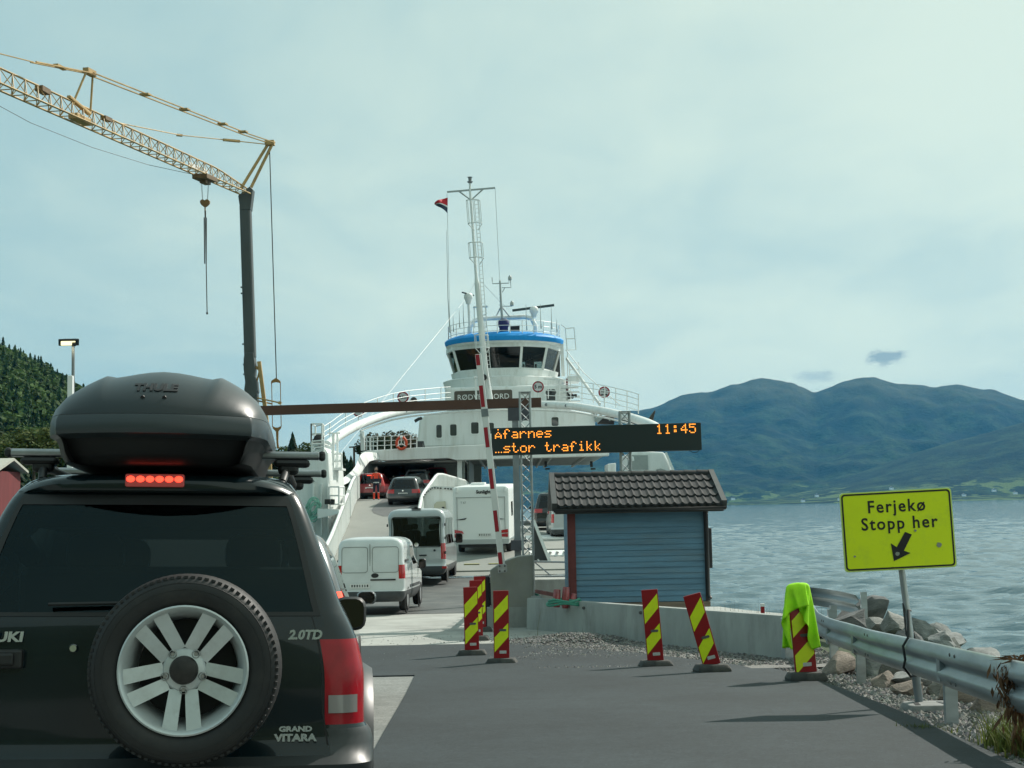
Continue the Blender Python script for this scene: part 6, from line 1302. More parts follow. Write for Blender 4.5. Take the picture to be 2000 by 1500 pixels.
# ---- yellow notice sign on a leaning pole
def notice():
    base = gat(1797, 1384); Y = 13.4; p = at(1797, 1384, Y); z0 = min(p.z, GZ(Y) - .0)
    root = thing('notice_sign', 'fluorescent yellow ferry queue sign on a leaning grey pole behind the guard rail', 'sign', (p.x, Y, z0))
    M = T(p.x, Y, z0) @ RY(R(-5.2)); Hs = (1384 - 1040) * Y / F
    b = MB(); b.tube([M @ Vector((0, 0, .02)), M @ Vector((0, 0, Hs + .28))], .030, 14); po = b.build('pole', MT['galv'], root, world=True, smooth=50)
    b = MB(); b.tube([M @ Vector((0, 0, .02)), M @ Vector((0, 0, .36))], .0375, 14); b.build('socket', MT['grey_steel'], root, world=True, smooth=50)
    Ms = M @ T(-.0, -.05, Hs) @ RY(R(3.2)) @ RZ(R(-4)) @ XZ; w, h = 1.005, .72
    ye = mat('sign_yellow_film', (0.80, 0.93, 0.006), 0.45, var=0.05, vscale=3, dirt=(0.40, 0.52, 0.05), dscale=6, damt=0.35)
    b = MB(); b.prism(rrect(w, h, .03), .012, Ms @ T(0, 0, -.012)); pl = b.build('sign_plate', mat('sign_edge', (0.62, 0.78, 0.30), 0.5), root, world=True)
    b = MB(); b.prism(rrect(w - .018, h - .018, .03), .002, Ms); b.build('sign_face', ye, pl, world=True)
    fr = MB(); o_ = rrect(w - .026, h - .026, .034, 6); i_ = rrect(w - .056, h - .056, .022, 6); n = len(o_)
    vs = [Ms @ Vector((x, y, .0045)) for x, y in o_] + [Ms @ Vector((x, y, .0045)) for x, y in i_]
    fr.add(vs, [(k, (k + 1) % n, n + (k + 1) % n, n + k) for k in range(n)]); fr.build('border', MT['ink'], pl, world=True)
    put_text('Ferjekø', .158, MT['ink'], Ms @ T(.0, .215, .004), pl, 'lettering', .003, world=True, bold=.0022, spacing=1.18, sx=.92)
    put_text('Stopp her', .158, MT['ink'], Ms @ T(.015, .060, .004), pl, 'lettering', .003, world=True, bold=.0022, spacing=1.18, sx=.92)
    k = 0.000630 / .84
    def q(x, y): return ((x - 900) * k * .84 - .015, -(y - 735) * k * .84 - .0)
    ar = [q(778, 1248), q(752, 990), q(832, 1052), q(965, 838), q(1060, 880), q(930, 1105), q(1020, 1145)]
    b = MB(); b.prism(ar, .003, Ms @ T(.035, .045, .0035)); b.build('arrow', MT['ink'], pl, world=True)
    for (x, y, s_) in ((1430, 1050, 42), (1115, 825, 22), (225, 1155, 20), (835, 1145, 34)):
        rng = random.Random(x); X, Y_ = q(x, y); b = MB(); b.prism([(X + .035 + s_ * k * .84 * (.6 + .5 * rng.random()) * math.cos(a), Y_ + .045 + s_ * k * .84 * (.5 + .6 * rng.random()) * math.sin(a)) for a in np.linspace(0, 6.28, 13)[:-1]], .0025, Ms @ T(0, 0, .0046)); b.build('scuff', MT['scuff'], pl, world=True)
    for zz_ in (-.2, .2): b = MB(); b.tube([M @ Vector((-.036, -.03, Hs + zz_)), M @ Vector((0, .036, Hs + zz_)), M @ Vector((.036, -.03, Hs + zz_))], .008, 6); b.build('clamp', MT['galv'], root, world=True)
    # slotted foot block
    fm = mat('grey_foot_block', (0.20, 0.205, 0.20), 0.8, var=0.2, vscale=9, dirt=(0.11, 0.105, 0.09), dscale=7, damt=0.6)
    b = MB(); pts0 = rrect(.46, .36, .06, 3); rows = [[Vector((p.x + .05 + x * s, Y - .12 + y * s, z0 + z)) for x, y in pts0] for s, z in ((1, -.08), (1, .02), (.9, .06), (.86, .065))]
    for r_ in rows: r_.append(r_[0])
    b.grid(rows); b.add(rows[-1][:-1], [tuple(range(len(pts0)))]); fo = b.build('foot', fm, root, world=True, smooth=30)
    for s in (-1, 1): k2 = MB(); k2.box((p.x + .05 + s * .12, Y - .15, z0 + .066), (.045, .2, .006), rot=R(s * 8)); k2.build('foot_slot', MT['black'], fo, world=True)
    # strap that ties the pole to the rail
    st = mat('strap', (0.02, 0.022, 0.024), 0.7)
    zr = GZ(Y) + .62; b = MB(); pp = M @ Vector((0, 0, .86)); X0 = 3.55
    b.tube([pp + Vector((.034, .02, .02)), pp + Vector((0, -.04, .03)), (X0 - .03, Y - .12, zr + .015), (X0 - .085, Y - .14, zr - .06), (X0 - .07, Y - .14, zr - .18), (X0 - .085, Y - .13, zr - .25), (X0 - .02, Y - .12, zr - .335), (X0 + .05, Y - .08, zr - .33), (X0 + .06, Y, zr), pp + Vector((0, .036, .0)), pp + Vector((.034, .02, .02))], .012, 6)
    b.tube([pp + Vector((-.036, .0, .09)), (X0 - .04, Y - .1, zr + .04), (X0 - .03, Y - .13, zr + .005)], .009, 6)
    s_ = b.build('strap', st, root, world=True, smooth=60)
MT['scuff'] = mat('scuffed_film', (0.30, 0.32, 0.26), 0.8)
notice()
# ---- concrete barrier
def barrier():
    A = gat(1029, 1230); B = gat(1531, 1287); root = thing('concrete_barrier', 'long low concrete barrier element in front of the blue shed', 'barrier', (A.x, A.y, GZ(A.y)))
    b = MB(); d = (B - A); d.z = 0; d.normalize(); nrm = Vector((-d.y, d.x, 0)); h = .615; n = 24; P = []
    prof = [(-.02, -.05), (0, .06), (.018, h - .02), (.03, h), (.20, h), (.215, h - .02), (.24, -.05)]
    for i in range(n + 1):
        p = A.lerp(B, i / n); z = GZ(A.y) + (GZ(B.y) - GZ(A.y)) * i / n; P.append([Vector((p.x, p.y, z + zz_)) + nrm * e for e, zz_ in prof])
    b.grid(P, flip=True); b.add(P[0], [tuple(range(len(prof)))]); b.add(P[-1], [tuple(range(len(prof)))[::-1]])
    o = b.build('barrier_element', MT['barrier'], root, world=True, smooth=30)
    C2 = at(1046, 1150, 30.6); b = MB(); b.box((0, 0, 0), (.2, 3.6, .60)); 
    b2 = MB(); q0 = A + nrm * .12; q1 = Vector((C2.x, 30.6, 0)); b2.bar((q0.x + .1, q0.y + .22, GZ(27.5) + .3), (q1.x, q1.y, GZ(30) + .29), .22, .60); b2.build('return_element', MT['barrier'], root, world=True, bevel=.015)
    e = MB(); q = B + nrm * .1; e.box((q.x + .03, q.y - .02, GZ(B.y) + .29), (.10, .30, .60), rot=math.atan2(d.y, d.x)); e.build('steel_end', MT['galv'], root, world=True, bevel=.01)
    for f_ in (.28, .52, .74): k = MB(); p = A.lerp(B, f_) - nrm * .005; k.lathe([(0, .012), (.025, .010), (.03, 0)], 12, T(p.x, p.y, GZ(p.y) + .5) @ XZ); k.build('lifting_socket', MT['slot'], root, world=True)
    g = mat('green_strap', (0.16, 0.42, 0.33), 0.6); k = MB(); c = A + nrm * .1; c = Vector((c.x + .09, c.y + .75, GZ(28) + .30))
    k.tube([c + Vector((.135 * math.cos(a) - .0, 0 + .02 * math.sin(2 * a), .325 * math.sin(a))) for a in np.linspace(-.6, 3.7, 16)], .028, 7); s_ = k.build('strap', g, None, smooth=60); tag(s_, 'pale green lifting strap looped over the near corner of the concrete barrier', 'strap')
MT['barrier'] = mat('barrier_concrete', (0.30, 0.315, 0.30), 0.85, var=0.15, vscale=2.0, dirt=(0.13, 0.125, 0.11), dscale=1.3, damt=0.65, bump=0.25, bscale=25, stretch=(1, 1, 0.35))
barrier()
# ---- blue shed
def shed():
    Y0 = 28.0; l = at(1116, 1178, Y0); r_ = at(1382, 1178, Y0); z0 = l.z; zt = at(1250, 985, Y0).z; w = r_.x - l.x; dp = 2.9; cx_ = (l.x + r_.x) / 2
    root = thing('shed', 'small blue timber shed with a black tiled roof', 'shed', (cx_, Y0, z0))
    blue = mat('blue_timber', (0.098, 0.212, 0.310), 0.6, var=0.22, vscale=2.6, dirt=(0.15, 0.20, 0.22), dscale=1.6, damt=0.6, stretch=(.35, 1, 3.5), bump=0.12, bscale=20)
    nb = 17; bh = (zt - z0) / nb
    for fy, nm in ((Y0, 1), (Y0 + dp, -1)):
        b = MB()
        for k in range(nb):
            z = z0 + k * bh; e = .022 * nm
            b.add([(l.x, fy - e, z), (r_.x, fy - e, z), (r_.x, fy - .004 * nm, z + bh), (l.x, fy - .004 * nm, z + bh), (l.x, fy + .02 * nm, z), (r_.x, fy + .02 * nm, z)], [(0, 1, 2, 3)[::nm], (4, 5, 1, 0)[::nm]])
        b.build('siding', blue, root, world=True)
    rise = .66; run = dp / 2 + .32
    for x, nm in ((l.x, -1), (r_.x, 1)):
        b = MB(); ridge_z = zt + (dp / 2) * rise / run
        b.prism([(Y0, z0), (Y0 + dp, z0), (Y0 + dp, zt), (Y0 + dp / 2, ridge_z), (Y0, zt)], .03, Matrix(((0, 0, 1, x - .015), (1, 0, 0, 0), (0, 1, 0, 0), (0, 0, 0, 1)))); b.build('gable_wall', blue, root, world=True)
    red = mat('oxide_red_trim', (0.13, 0.028, 0.026), 0.6, var=0.2, vscale=4); dk = mat('dark_brown_trim', (0.028, 0.026, 0.027), 0.6, var=0.2)
    b = MB(); b.box((l.x + .045, Y0 - .035, (z0 + zt) / 2), (.12, .03, zt - z0 + .04)); b.box((l.x - .03, Y0 + .03, (z0 + zt) / 2), (.03, .14, zt - z0 + .04)); b.build('corner_trim', red, root, world=True)
    b = MB(); b.box((r_.x + .01, Y0 - .035, (z0 + zt) / 2), (.085, .03, zt - z0)); b.box((r_.x + .035, Y0 + .03, (z0 + zt) / 2), (.03, .14, zt - z0)); b.build('corner_trim', dk, root, world=True)
    b = MB(); x = r_.x + .01; b.tube([(x, Y0 - .26, zt - .05), (x, Y0 - .18, zt - .13), (x, Y0 - .09, zt - .2), (x, Y0 - .09, z0 + .12), (x + .03, Y0 - .15, z0 + .05)], .035, 10); b.build('downpipe', MT['black'], root, world=True, smooth=60)
    # roof: wavy tile courses on both slopes
    ex0, ex1 = at(1079, 993, Y0 - .30).x, at(1419, 990, Y0 - .30).x; ez = at(1250, 991, Y0 - .30).z; rz_ = at(1250, 930, Y0 + dp / 2).z; ey = Y0 - .30; ry = Y0 + dp / 2
    tile = mat('anthracite_tile', (0.017, 0.020, 0.022), 0.85, var=0.4, vscale=2.2, dirt=(0.036, 0.042, 0.034), dscale=2, damt=0.5)
    for s in (1, -1):
        b = MB(); P = []; rows, cols = 4, 21; sl = Vector((0, (ry - ey), rz_ - ez)); sl.normalize(); up = Vector((0, -sl.z, sl.y)); Lg = math.hypot(ry - ey, rz_ - ez)
        for rr in range(rows):
            for t in (0, .03, .5, 1.0):
                v = (rr + t) / rows * Lg; th = .038 * (1 - t) + .010
                if t == 0: th = .0 if rr == 0 else .010
                row = []
                for c in range(cols * 8 + 1):
                    f_ = c / 8; u = f_ % 1.0; wv_ = .011 * math.cos(6.283 * u) + .006 * math.cos(12.566 * u) ; x = ex0 + .10 + (ex1 - ex0 - .2) * c / (cols * 8)
                    vv = v - (.045 * (1 - math.cos(6.283 * u)) / 2 if t < .1 else 0)
                    p = Vector((x, ey, ez)) + sl * vv + up * (th + wv_ + .03)
                    row.append(p if s > 0 else Vector((p.x, 2 * ry - p.y, p.z)))
                P.append(row)
        b.grid(P, flip=(s < 0)); b.build('tile_slope', tile, root, world=True, smooth=45)
    b = MB(); n = 9
    for k in range(cols := 12):
        x0 = ex0 + .06 + (ex1 - ex0 - .12) * k / cols; x1 = ex0 + .06 + (ex1 - ex0 - .12) * (k + 1.06) / cols
        b.grid([[Vector((x, ry + .13 * math.sin(a), rz_ + .0 + .10 * math.cos(a) + .012 * (x == x0))) for a in np.linspace(-1.5, 1.5, 9)] for x in (x0, x1)])
    b.build('ridge_tiles', tile, root, world=True, smooth=60)
    verge = mat('verge_board', (0.055, 0.06, 0.062), 0.5, var=0.2)
    for x in (ex0 + .04, ex1 - .04):
        b = MB()
        for yy in (ey, 2 * ry - ey): b.bar((x, yy, ez + .03), (x, ry, rz_ + .035), .10, .16)
        b.build('verge_board', verge, root, world=True)
    b = MB(); b.box(((ex0 + ex1) / 2, ey + .05, ez - .03), (ex1 - ex0 - .1, .03, .14)); b.box(((ex0 + ex1) / 2, Y0 - .12, ez - .09), (ex1 - ex0 - .2, .3, .02)); b.build('fascia', verge, root, world=True)
    b = MB(); P = [[Vector((x, ey - .045 + .06 * math.cos(a), ez - .01 + .06 * math.sin(a))) for a in np.linspace(math.pi, 2 * math.pi, 9)] for x in (ex0 + .02, ex1 - .02)]
    b.grid(P); g = b.build('gutter', MT['black'], root, world=True, smooth=60); sm = g.modifiers.new('thickness', 'SOLIDIFY'); sm.thickness = .008
    b = MB(); b.box((cx_, Y0 + dp / 2, z0 - .06), (w + .1, dp + .1, .10)); b.build('sill_beam', mat('weathered_plank', (0.20, 0.155, 0.12), 0.85, var=0.3, vscale=4, stretch=(.3, 1, 4)), root, world=True)
    b = MB()
    for x in (l.x + .2, cx_, r_.x - .2):
        for y in (Y0 + .2, Y0 + dp - .2): b.box((x, y, (z0 - .11 + GZ(Y0)) / 2), (.3, .3, z0 - .11 - GZ(Y0)))
    b.build('foundation', MT['concrete'], root, world=True)
    k = MB(); p = at(1388, 1070, Y0 + .9); k.box((r_.x + .12, Y0 + 1.0, p.z), (.2, .5, .78)); k.build('meter_cabinet', dk, root, world=True, bevel=.015)
shed()
# ---- steel housing with the boom, slatted fender, and the light railing to its right
def boom():
    Y = 29.4; pts = [(960, 1182), (1000, 1189), (1036, 1189), (1043, 1178), (1042, 1084), (1012, 1087), (988, 1095), (972, 1104), (957, 1114)]
    P = [at(x, y, Y) for x, y in pts]; c = at(1000, 1189, Y); zg = GZ(Y)
    root = thing('barrier_housing', 'weathered grey steel housing at the foot of the raised boom', 'barrier housing', (c.x, Y, zg))
    st = mat('weathered_grey_plate', (0.30, 0.30, 0.275), 0.6, 0.2, var=0.14, vscale=1.4, dirt=(0.26, 0.27, 0.14), dscale=1.8, damt=0.35, bump=0.05, bscale=12)
    b = MB(); b.prism([(p.x, p.z) for p in P], .55, T(0, Y + .55, 0) @ XZ); b.build('housing_body', st, root, world=True, bevel=.012)
    b = MB(); b.bar(at(1042, 1086, Y - .03), at(1043, 1178, Y - .03), .035, .05); b.build('edge_strip', MT['galv'], root, world=True)
    b = MB(); b.box((c.x, Y + .27, (c.z + zg) / 2 - .02), (1.0, .6, abs(c.z - zg) + .1)); b.build('plinth', MT['concrete'], root, world=True)
    for k in range(3):
        b = MB(); b.tube([at(964, 1130 + k * 20, Y - .01), at(1035, 1124 + k * 22, Y - .01)], .006, 5)
    Yb = 29.1; A = at(981, 1110, Yb); Bp = at(934, 692, Yb)
    r2 = thing('boom_barrier', 'raised barrier boom with red and white bands in front of the ferry', 'barrier boom', A)
    wm = mat('boom_white', (0.72, 0.74, 0.73), 0.4, dirt=(0.5, 0.48, 0.42), dscale=2, damt=.3); rm = mat('boom_red', (0.32, 0.012, 0.025), 0.4)
    b = MB(); b.bar(A, Bp, .125, .09, up=(0, 1, 0)); bo = b.build('boom_arm', wm, r2, world=True, bevel=.012)
    for y0, y1 in ((693, 714), (754, 796), (836, 875), (917, 956), (998, 1039), (1079, 1104)):
        t0, t1 = (1110 - y0) / 418, (1110 - y1) / 418; p, q = A.lerp(Bp, t0), A.lerp(Bp, t1); o_ = Vector((-.018, -.047, 0)); b = MB(); b.bar(p + o_, q + o_, .078, .006, up=(0, 1, 0)); b.build('red_band', rm, bo, world=True)
    p, q = A.lerp(Bp, (1110 - 815) / 418), A.lerp(Bp, (1110 - 800) / 418); b = MB(); b.bar(p, q, .14, .11, up=(0, 1, 0)); b.build('clamp', MT['grey_steel'], bo, world=True)
    b = MB(); b.prism(rrect(.18, .17, .03), .10, T(A.x, Yb + .02, A.z) @ RY(R(-6)) @ XZ); br = b.build('pivot_bracket', MT['galv'], r2, world=True, bevel=.008)
    for sx in (-.05, .05):
        for sz_ in (-.05, .05): k = MB(); k.lathe([(0, .02), (.016, .018), (.02, 0)], 8, T(A.x + sx, Yb - .08, A.z + sz_) @ XZ); k.build('bolt', MT['slot'], br, world=True)
boom()
def fender():
    A = at(950, 1182, 29.8); B = at(1000, 1098, 46)
    root = thing('fender_fence', 'black rubber slats lining the linkspan beside the steel housing', 'fender', (A.x, A.y, GZ(30)))
    mt = mat('black_fender_rubber', (0.012, 0.012, 0.018), 0.7, var=.3)
    for k in range(13):
        t = k / 12; x = A.x + (B.x - A.x) * t; y = A.y + (B.y - A.y) * t; b = MB(); z = GZ(y) - .1; b.box((x, y, z + .55), (.14, .22, 1.15)); b.build('slat', mt, root, world=True, bevel=.01)
    for h in (.25, .95):
        b = MB(); b.bar((A.x + .09, A.y, GZ(A.y) + h), (B.x + .09, B.y, GZ(B.y) + h), .05, .12); b.build('rail', MT['galv'], root, world=True)
fender()
def side_rail():
    Y = 31.5; root = thing('railing', 'thin pipe railing with a dark red end post, left of the shed', 'railing', at(1107, 1165, Y))
    for y0, y1 in ((1097, 1098), (1126, 1125)): b = MB(); b.tube([at(1043, y0, Y), at(1113, y1, Y)], .022, 8); b.build('rail', MT['galv'], root, world=True, smooth=60)
    b = MB(); b.tube([at(1106, 1168, Y), at(1107, 1102, Y), at(1110, 1097, Y), at(1113, 1100, Y)], .035, 8); b.build('post', MT['rust_red'], root, world=True, smooth=60)
    b = MB(); b.tube([at(1044, 1098, Y + .02), at(1078, 1126, Y + .02)], .015, 6); b.build('brace', MT['galv'], root, world=True)
MT['rust_red'] = mat('rusty_red_paint', (0.12, 0.03, 0.028), 0.6, var=.3, vscale=8)
side_rail()
# loose pipes and hose by the shed corner
rng = random.Random(2)
MT['red_pipe'] = mat('red_wrapped_pipe', (0.30, 0.05, 0.055), 0.3, var=.45, vscale=9, coat=.6)
for i, (x0, y0, x1, y1, lb) in enumerate(((1087, 1178, 1088, 1152, 'shorter red wrapped pipe end standing by the shed corner'), (1104, 1180, 1106, 1147, 'taller red wrapped pipe end standing by the shed corner'), (1117, 1180, 1121, 1160, 'short red pipe stub against the red corner board of the shed'))):
    b = MB(); b.tube([at(x0, y0 + 8, 27.2), at(x0, y0, 27.2), at(x1, y1, 27.25)], [.06, .075, .065] if i < 2 else .05, 12); o = b.build('pipe', MT['red_pipe'], smooth=60); tag(o, lb, 'pipe')
b = MB(); c = at(1102, 1183, 27.0)
for k in range(3): b.tube([c + Vector((.32 * math.cos(a) * (1 - k * .06), .22 * math.sin(a), .03 + k * .035 + .02 * math.sin(3 * a + k))) for a in np.linspace(0, 6.2, 26)], .022, 6)
tag(b.build('hose', mat('green_hose', (0.05, 0.26, 0.19), 0.5), smooth=60), 'coiled dark green hose lying behind the concrete barrier', 'hose')
b = MB(); b.bar(at(1047, 1155, 28.2), at(1085, 1162, 27.6), .05, .07); tag(b.build('timber_batten', MT['rust_red']), 'red painted batten lying between the barrier corner and the pipes', 'batten')
b = MB(); p = at(1490, 1207, 24.5); b.box((p.x, 24.5, p.z + .02), (.06, .06, .34)); st = b.build('stake', MT['board_red'], bevel=.006); tag(st, 'short red stake with a white cap beyond the concrete barrier', 'stake')
b = MB(); b.box((p.x, 24.5, p.z + .215), (.062, .062, .05)); k = b.build('stake_cap', MT['white_clean'], st)
# concrete quay block seen between housing and shed
b = MB(); a0 = at(1044, 1132, 33.5); a1 = at(1112, 1132, 33.5); b.box(((a0.x + a1.x) / 2 + .1, 34.6, a0.z - .55), (a1.x - a0.x + .5, 2.2, 1.1)); tag(b.build('concrete_block', MT['concrete'], bevel=.02), 'pale concrete quay block between the steel housing and the shed', 'concrete block')
# ---- height limit gantry
def gantry():
    Y = 40.0; A = at(380, 806, Y + 0.6); B = at(1057, 786, Y); root = thing('height_gantry', 'height limit gantry with a long rust brown beam across the ferry lane', 'gantry', (B.x, Y, GZ(Y)))
    rust = mat('rust_brown_paint', (0.075, 0.034, 0.022), 0.6, var=.15, vscale=1.5, dirt=(0.05, 0.022, 0.015), dscale=1.0, damt=.5, stretch=(.4, 1, 2)); slate = mat('slate_blue_paint', (0.055, 0.06, 0.075), 0.5, var=.12)
    b = MB(); b.bar(A, B, .22, .255); b.build('crossbeam', rust, root, world=True)
    t0 = at(1013, 797, Y); b = MB(); b.box((t0.x, Y, t0.z - .17), (.60, .26, .34)); b.build('bracket', slate, root, world=True)
    b = MB(); p = at(1006, 800, Y); b.bar((p.x, Y, GZ(Y)), (p.x, Y, p.z - .3), .18, .18, up=(0, 1, 0)); b.build('post', MT['grey_steel'], root, world=True)
    b = MB(); q = at(425, 806, Y + .5); b.bar((q.x, Y + .5, GZ(Y)), (q.x, Y + .5, q.z - .13), .24, .24, up=(0, 1, 0)); b.build('post', slate, root, world=True)
    b = MB(); p2 = at(1010, 1065, Y - .2); b.box((p2.x, Y - .22, p2.z), (.34, .2, .28)); b.box((p2.x + .2, Y - .2, p2.z - .1), (.3, .06, .05)); b.box((p2.x + .2, Y - .2, p2.z + .12), (.3, .06, .05)); b.build('control_box', slate, root, world=True, bevel=.01)
gantry()
# ---- dot matrix display on two lattice posts
FONT = {'1': '00100 01100 00100 00100 00100 00100 01110', ':': '00000 01100 01100 00000 01100 01100 00000', '4': '00010 00110 01010 10010 11111 00010 00010', '5': '11111 10000 11110 00001 00001 10001 01110',
 'Å': '00100 00000 00100 01010 10001 11111 10001', 'f': '00110 01001 01000 11100 01000 01000 01000', 'a': '00000 00000 01110 00001 01111 10001 01111', 'r': '00000 00000 10110 11001 10000 10000 10000', 'n': '00000 00000 10110 11001 10001 10001 10001',
 'e': '00000 00000 01110 10001 11111 10000 01110', 's': '00000 00000 01111 10000 01110 00001 11110', '.': '00000 00000 00000 00000 00000 00000 10101', 't': '01000 01000 11100 01000 01000 01001 00110', 'o': '00000 00000 01110 10001 10001 10001 01110', 'i': '00100 00000 01100 00100 00100 00100 01110', 'k': '10000 10000 10010 10100 11000 10100 10010', ' ': '00000 00000 00000 00000 00000 00000 00000'}
def display():
    Y = 30.7; tl, tr, bl, br = at(959, 834.5, Y), at(1368.5, 823.5, Y), at(961, 888, Y), at(1371.5, 880.5, Y); c = (tl + br) / 2
    w = (tr - tl).length; h = (tl - bl).length; a = math.atan2(tr.z - tl.z, w); M = T(c.x, Y, c.z) @ RY(-a) @ XZ
    g = GZ(Y); root = thing('display_board', 'dark dot matrix display with amber text on two lattice posts', 'display', (c.x, Y, g))
    case = mat('display_case', (0.012, 0.026, 0.027), 0.45, var=.1, vscale=1.0)
    b = MB(); b.prism(rrect(w, h, .01, 1), .26, M @ T(0, 0, -.26)); cs = b.build('case', case, root, world=True, bevel=.006)
    b = MB(); b.prism(rrect(w - .03, h - .03, .01, 1), .003, M); b.build('screen', mat('display_screen', (0.010, 0.022, 0.024), 0.35), cs, world=True)
    led = mat('amber_lamp', (0.8, 0.35, 0.03), 0.4, emit=(1.0, 0.30, 0.035), estr=2.1); dp = 2.70 * Y / F; k = Y / F
    def row(txt, px, py, nm):
        b = MB(); x0 = (px - 1165.2) * k; z0 = -(py - 856.6 + (px - 1165) * math.tan(R(1.5))) * k
        for i, ch in enumerate(txt):
            for r_, line in enumerate(FONT[ch].split()):
                for q, v in enumerate(line):
                    if v == '1': b.prism(circ(dp * .44, 6), .006, M @ T(x0 + (i * 6 + q) * dp, z0 - r_ * dp, .0035))
        o = b.build(nm, led, cs, world=True)
    row('Åfarnes', 968, 838.6, 'text_row'); row('.stor trafikk', 968, 866.5, 'text_row'); row('11:45', 1283, 829.5, 'text_row')
    b = MB(); b.tube([M @ Vector((w / 2 - .25, -h / 2, -.1)), M @ Vector((w / 2 - .18, -h / 2 - .05, -.08)), M @ Vector((w / 2 - .1, -h / 2 - .045, -.08)), M @ Vector((w / 2 - .05, -h / 2, -.1))], .008, 6); b.build('cable', MT['black'], root, world=True)
    for px, top, bw in ((1025, 766, .215), (1219.5, 804, .20)):
        yy = Y + .34; p0 = at(px, top, yy); zb = g - .1; b = MB(); hw = bw / 2
        for sx in (-1, 1):
            for sy in (-1, 1): b.tube([(p0.x + sx * hw, yy + sy * hw, zb), (p0.x + sx * hw, yy + sy * hw, p0.z)], .024, 8)
        n = int((p0.z - zb) / .215)
        for i in range(n):
            z = zb + i * (p0.z - zb) / n; z1 = zb + (i + 1) * (p0.z - zb) / n; s = 1 if i % 2 else -1
            b.tube([(p0.x - s * hw, yy - hw, z), (p0.x + s * hw, yy - hw, z1)], .010, 5); b.tube([(p0.x + s * hw, yy + hw, z), (p0.x - s * hw, yy + hw, z1)], .010, 5)
            for sx in (-1, 1): b.tube([(p0.x + sx * hw, yy - s * hw, z), (p0.x + sx * hw, yy + s * hw, z1)], .010, 5)
        for z in (p0.z, p0.z - .03): b.box((p0.x, yy, z), (bw + .05, bw + .05, .012))
        b.build('lattice_post', MT['galv'], root, world=True, smooth=50)
display()
# ---- street lamp, white post, red house
def lamp():
    Y = 44.0; p = at(143, 676, Y); g = GZ(Y); root = thing('street_lamp', 'lit street lamp on a slim dark pole by the wooded hillside', 'street lamp', (p.x, Y, g))
    b = MB(); q = at(144, 800, Y); b.tube([(p.x + .02, Y, g), (p.x + .0, Y, p.z + .05)], [.07, .045], 10); b.build('pole', MT['grey_steel'], root, world=True, smooth=60)
    M = T(p.x, Y, p.z + .12) @ RZ(R(18)) @ RY(R(-2)) @ RX(R(-24))
    b = MB(); b.M = M; b.box((-.13, 0, .0), (.60, .34, .06)); b.box((-.10, .0, .04), (.40, .24, .05)); b.box((.02, .0, -.06), (.12, .12, .12)); he = b.build('lamp_head', MT['lamp_case'], root, world=True, bevel=.02)
    b = MB(); b.M = M; b.prism(rrect(.42, .24, .02), .006, T(-.15, 0, -.031) @ RX(math.pi)); b.build('lamp_panel', mat('lit_lamp_panel', (0.9, 0.85, 0.5), 0.4, emit=(1.0, 0.90, 0.50), estr=1.5), he, world=True)
    l = bpy.data.lights.new('lamp_light', 'SPOT'); l.energy = 12; l.spot_size = R(120); l.color = (1, .85, .55); l.shadow_soft_size = .15; lo_ = bpy.data.objects.new('lamp_light', l); COL.objects.link(lo_); lo_.location = p + Vector((0, -.1, -.02)); lo_.parent = root; lo_.matrix_parent_inverse = Matrix.Translation(root.location).inverted()
MT['lamp_case'] = mat('lamp_case', (0.02, 0.022, 0.024), 0.5)
lamp()
b = MB(); p = at(138, 734, 42.5); b.box((0, 0, 0), (.15, .15, p.z - GZ(42.5))); wp = b.build('white_post', MT['white_clean'], bevel=.01); wp.location = (p.x, 42.5, (p.z + GZ(42.5)) / 2); tag(wp, 'plain square white post in front of the street lamp pole', 'post')
def house():
    p = at(10, 950, 62); root = thing('red_house', 'red timber house with a pale roof at the left edge', 'house', (p.x - 3, 62, p.z - 1))
    rd = mat('barn_red_timber', (0.15, 0.022, 0.024), 0.7, var=.2, vscale=1.5, stretch=(4, 4, .4)); ze = at(30, 918, 62).z; zr = at(0, 905, 64).z; x1 = at(34, 918, 65).x
    b = MB(); b.box((x1 - 3.5, 63.7, (ze + p.z - 1.5) / 2), (7, 3.4, ze - p.z + 1.5)); b.build('wall', rd, root, world=True)
    b = MB(); b.prism([(61.8, ze - .05), (63.7, zr + .1), (65.6, ze - .05), (65.6, ze + .06), (63.7, zr + .21), (61.8, ze + .06)], 7.5, Matrix(((0, 0, 1, x1 - 7.2), (1, 0, 0, 0), (0, 1, 0, 0), (0, 0, 0, 1)))); b.build('roof', mat('pale_roof', (0.42, 0.42, 0.36), 0.7, var=.1), root, world=True)
    b = MB(); b.box((x1 - 1.2, 61.97, ze - .75), (.7, .05, .8)); w_ = b.build('window', MT['white_clean'], root, world=True); b = MB(); b.box((x1 - 1.2, 61.94, ze - .75), (.56, .02, .66)); b.build('pane', MT['priv_glass'], w_, world=True)
house()
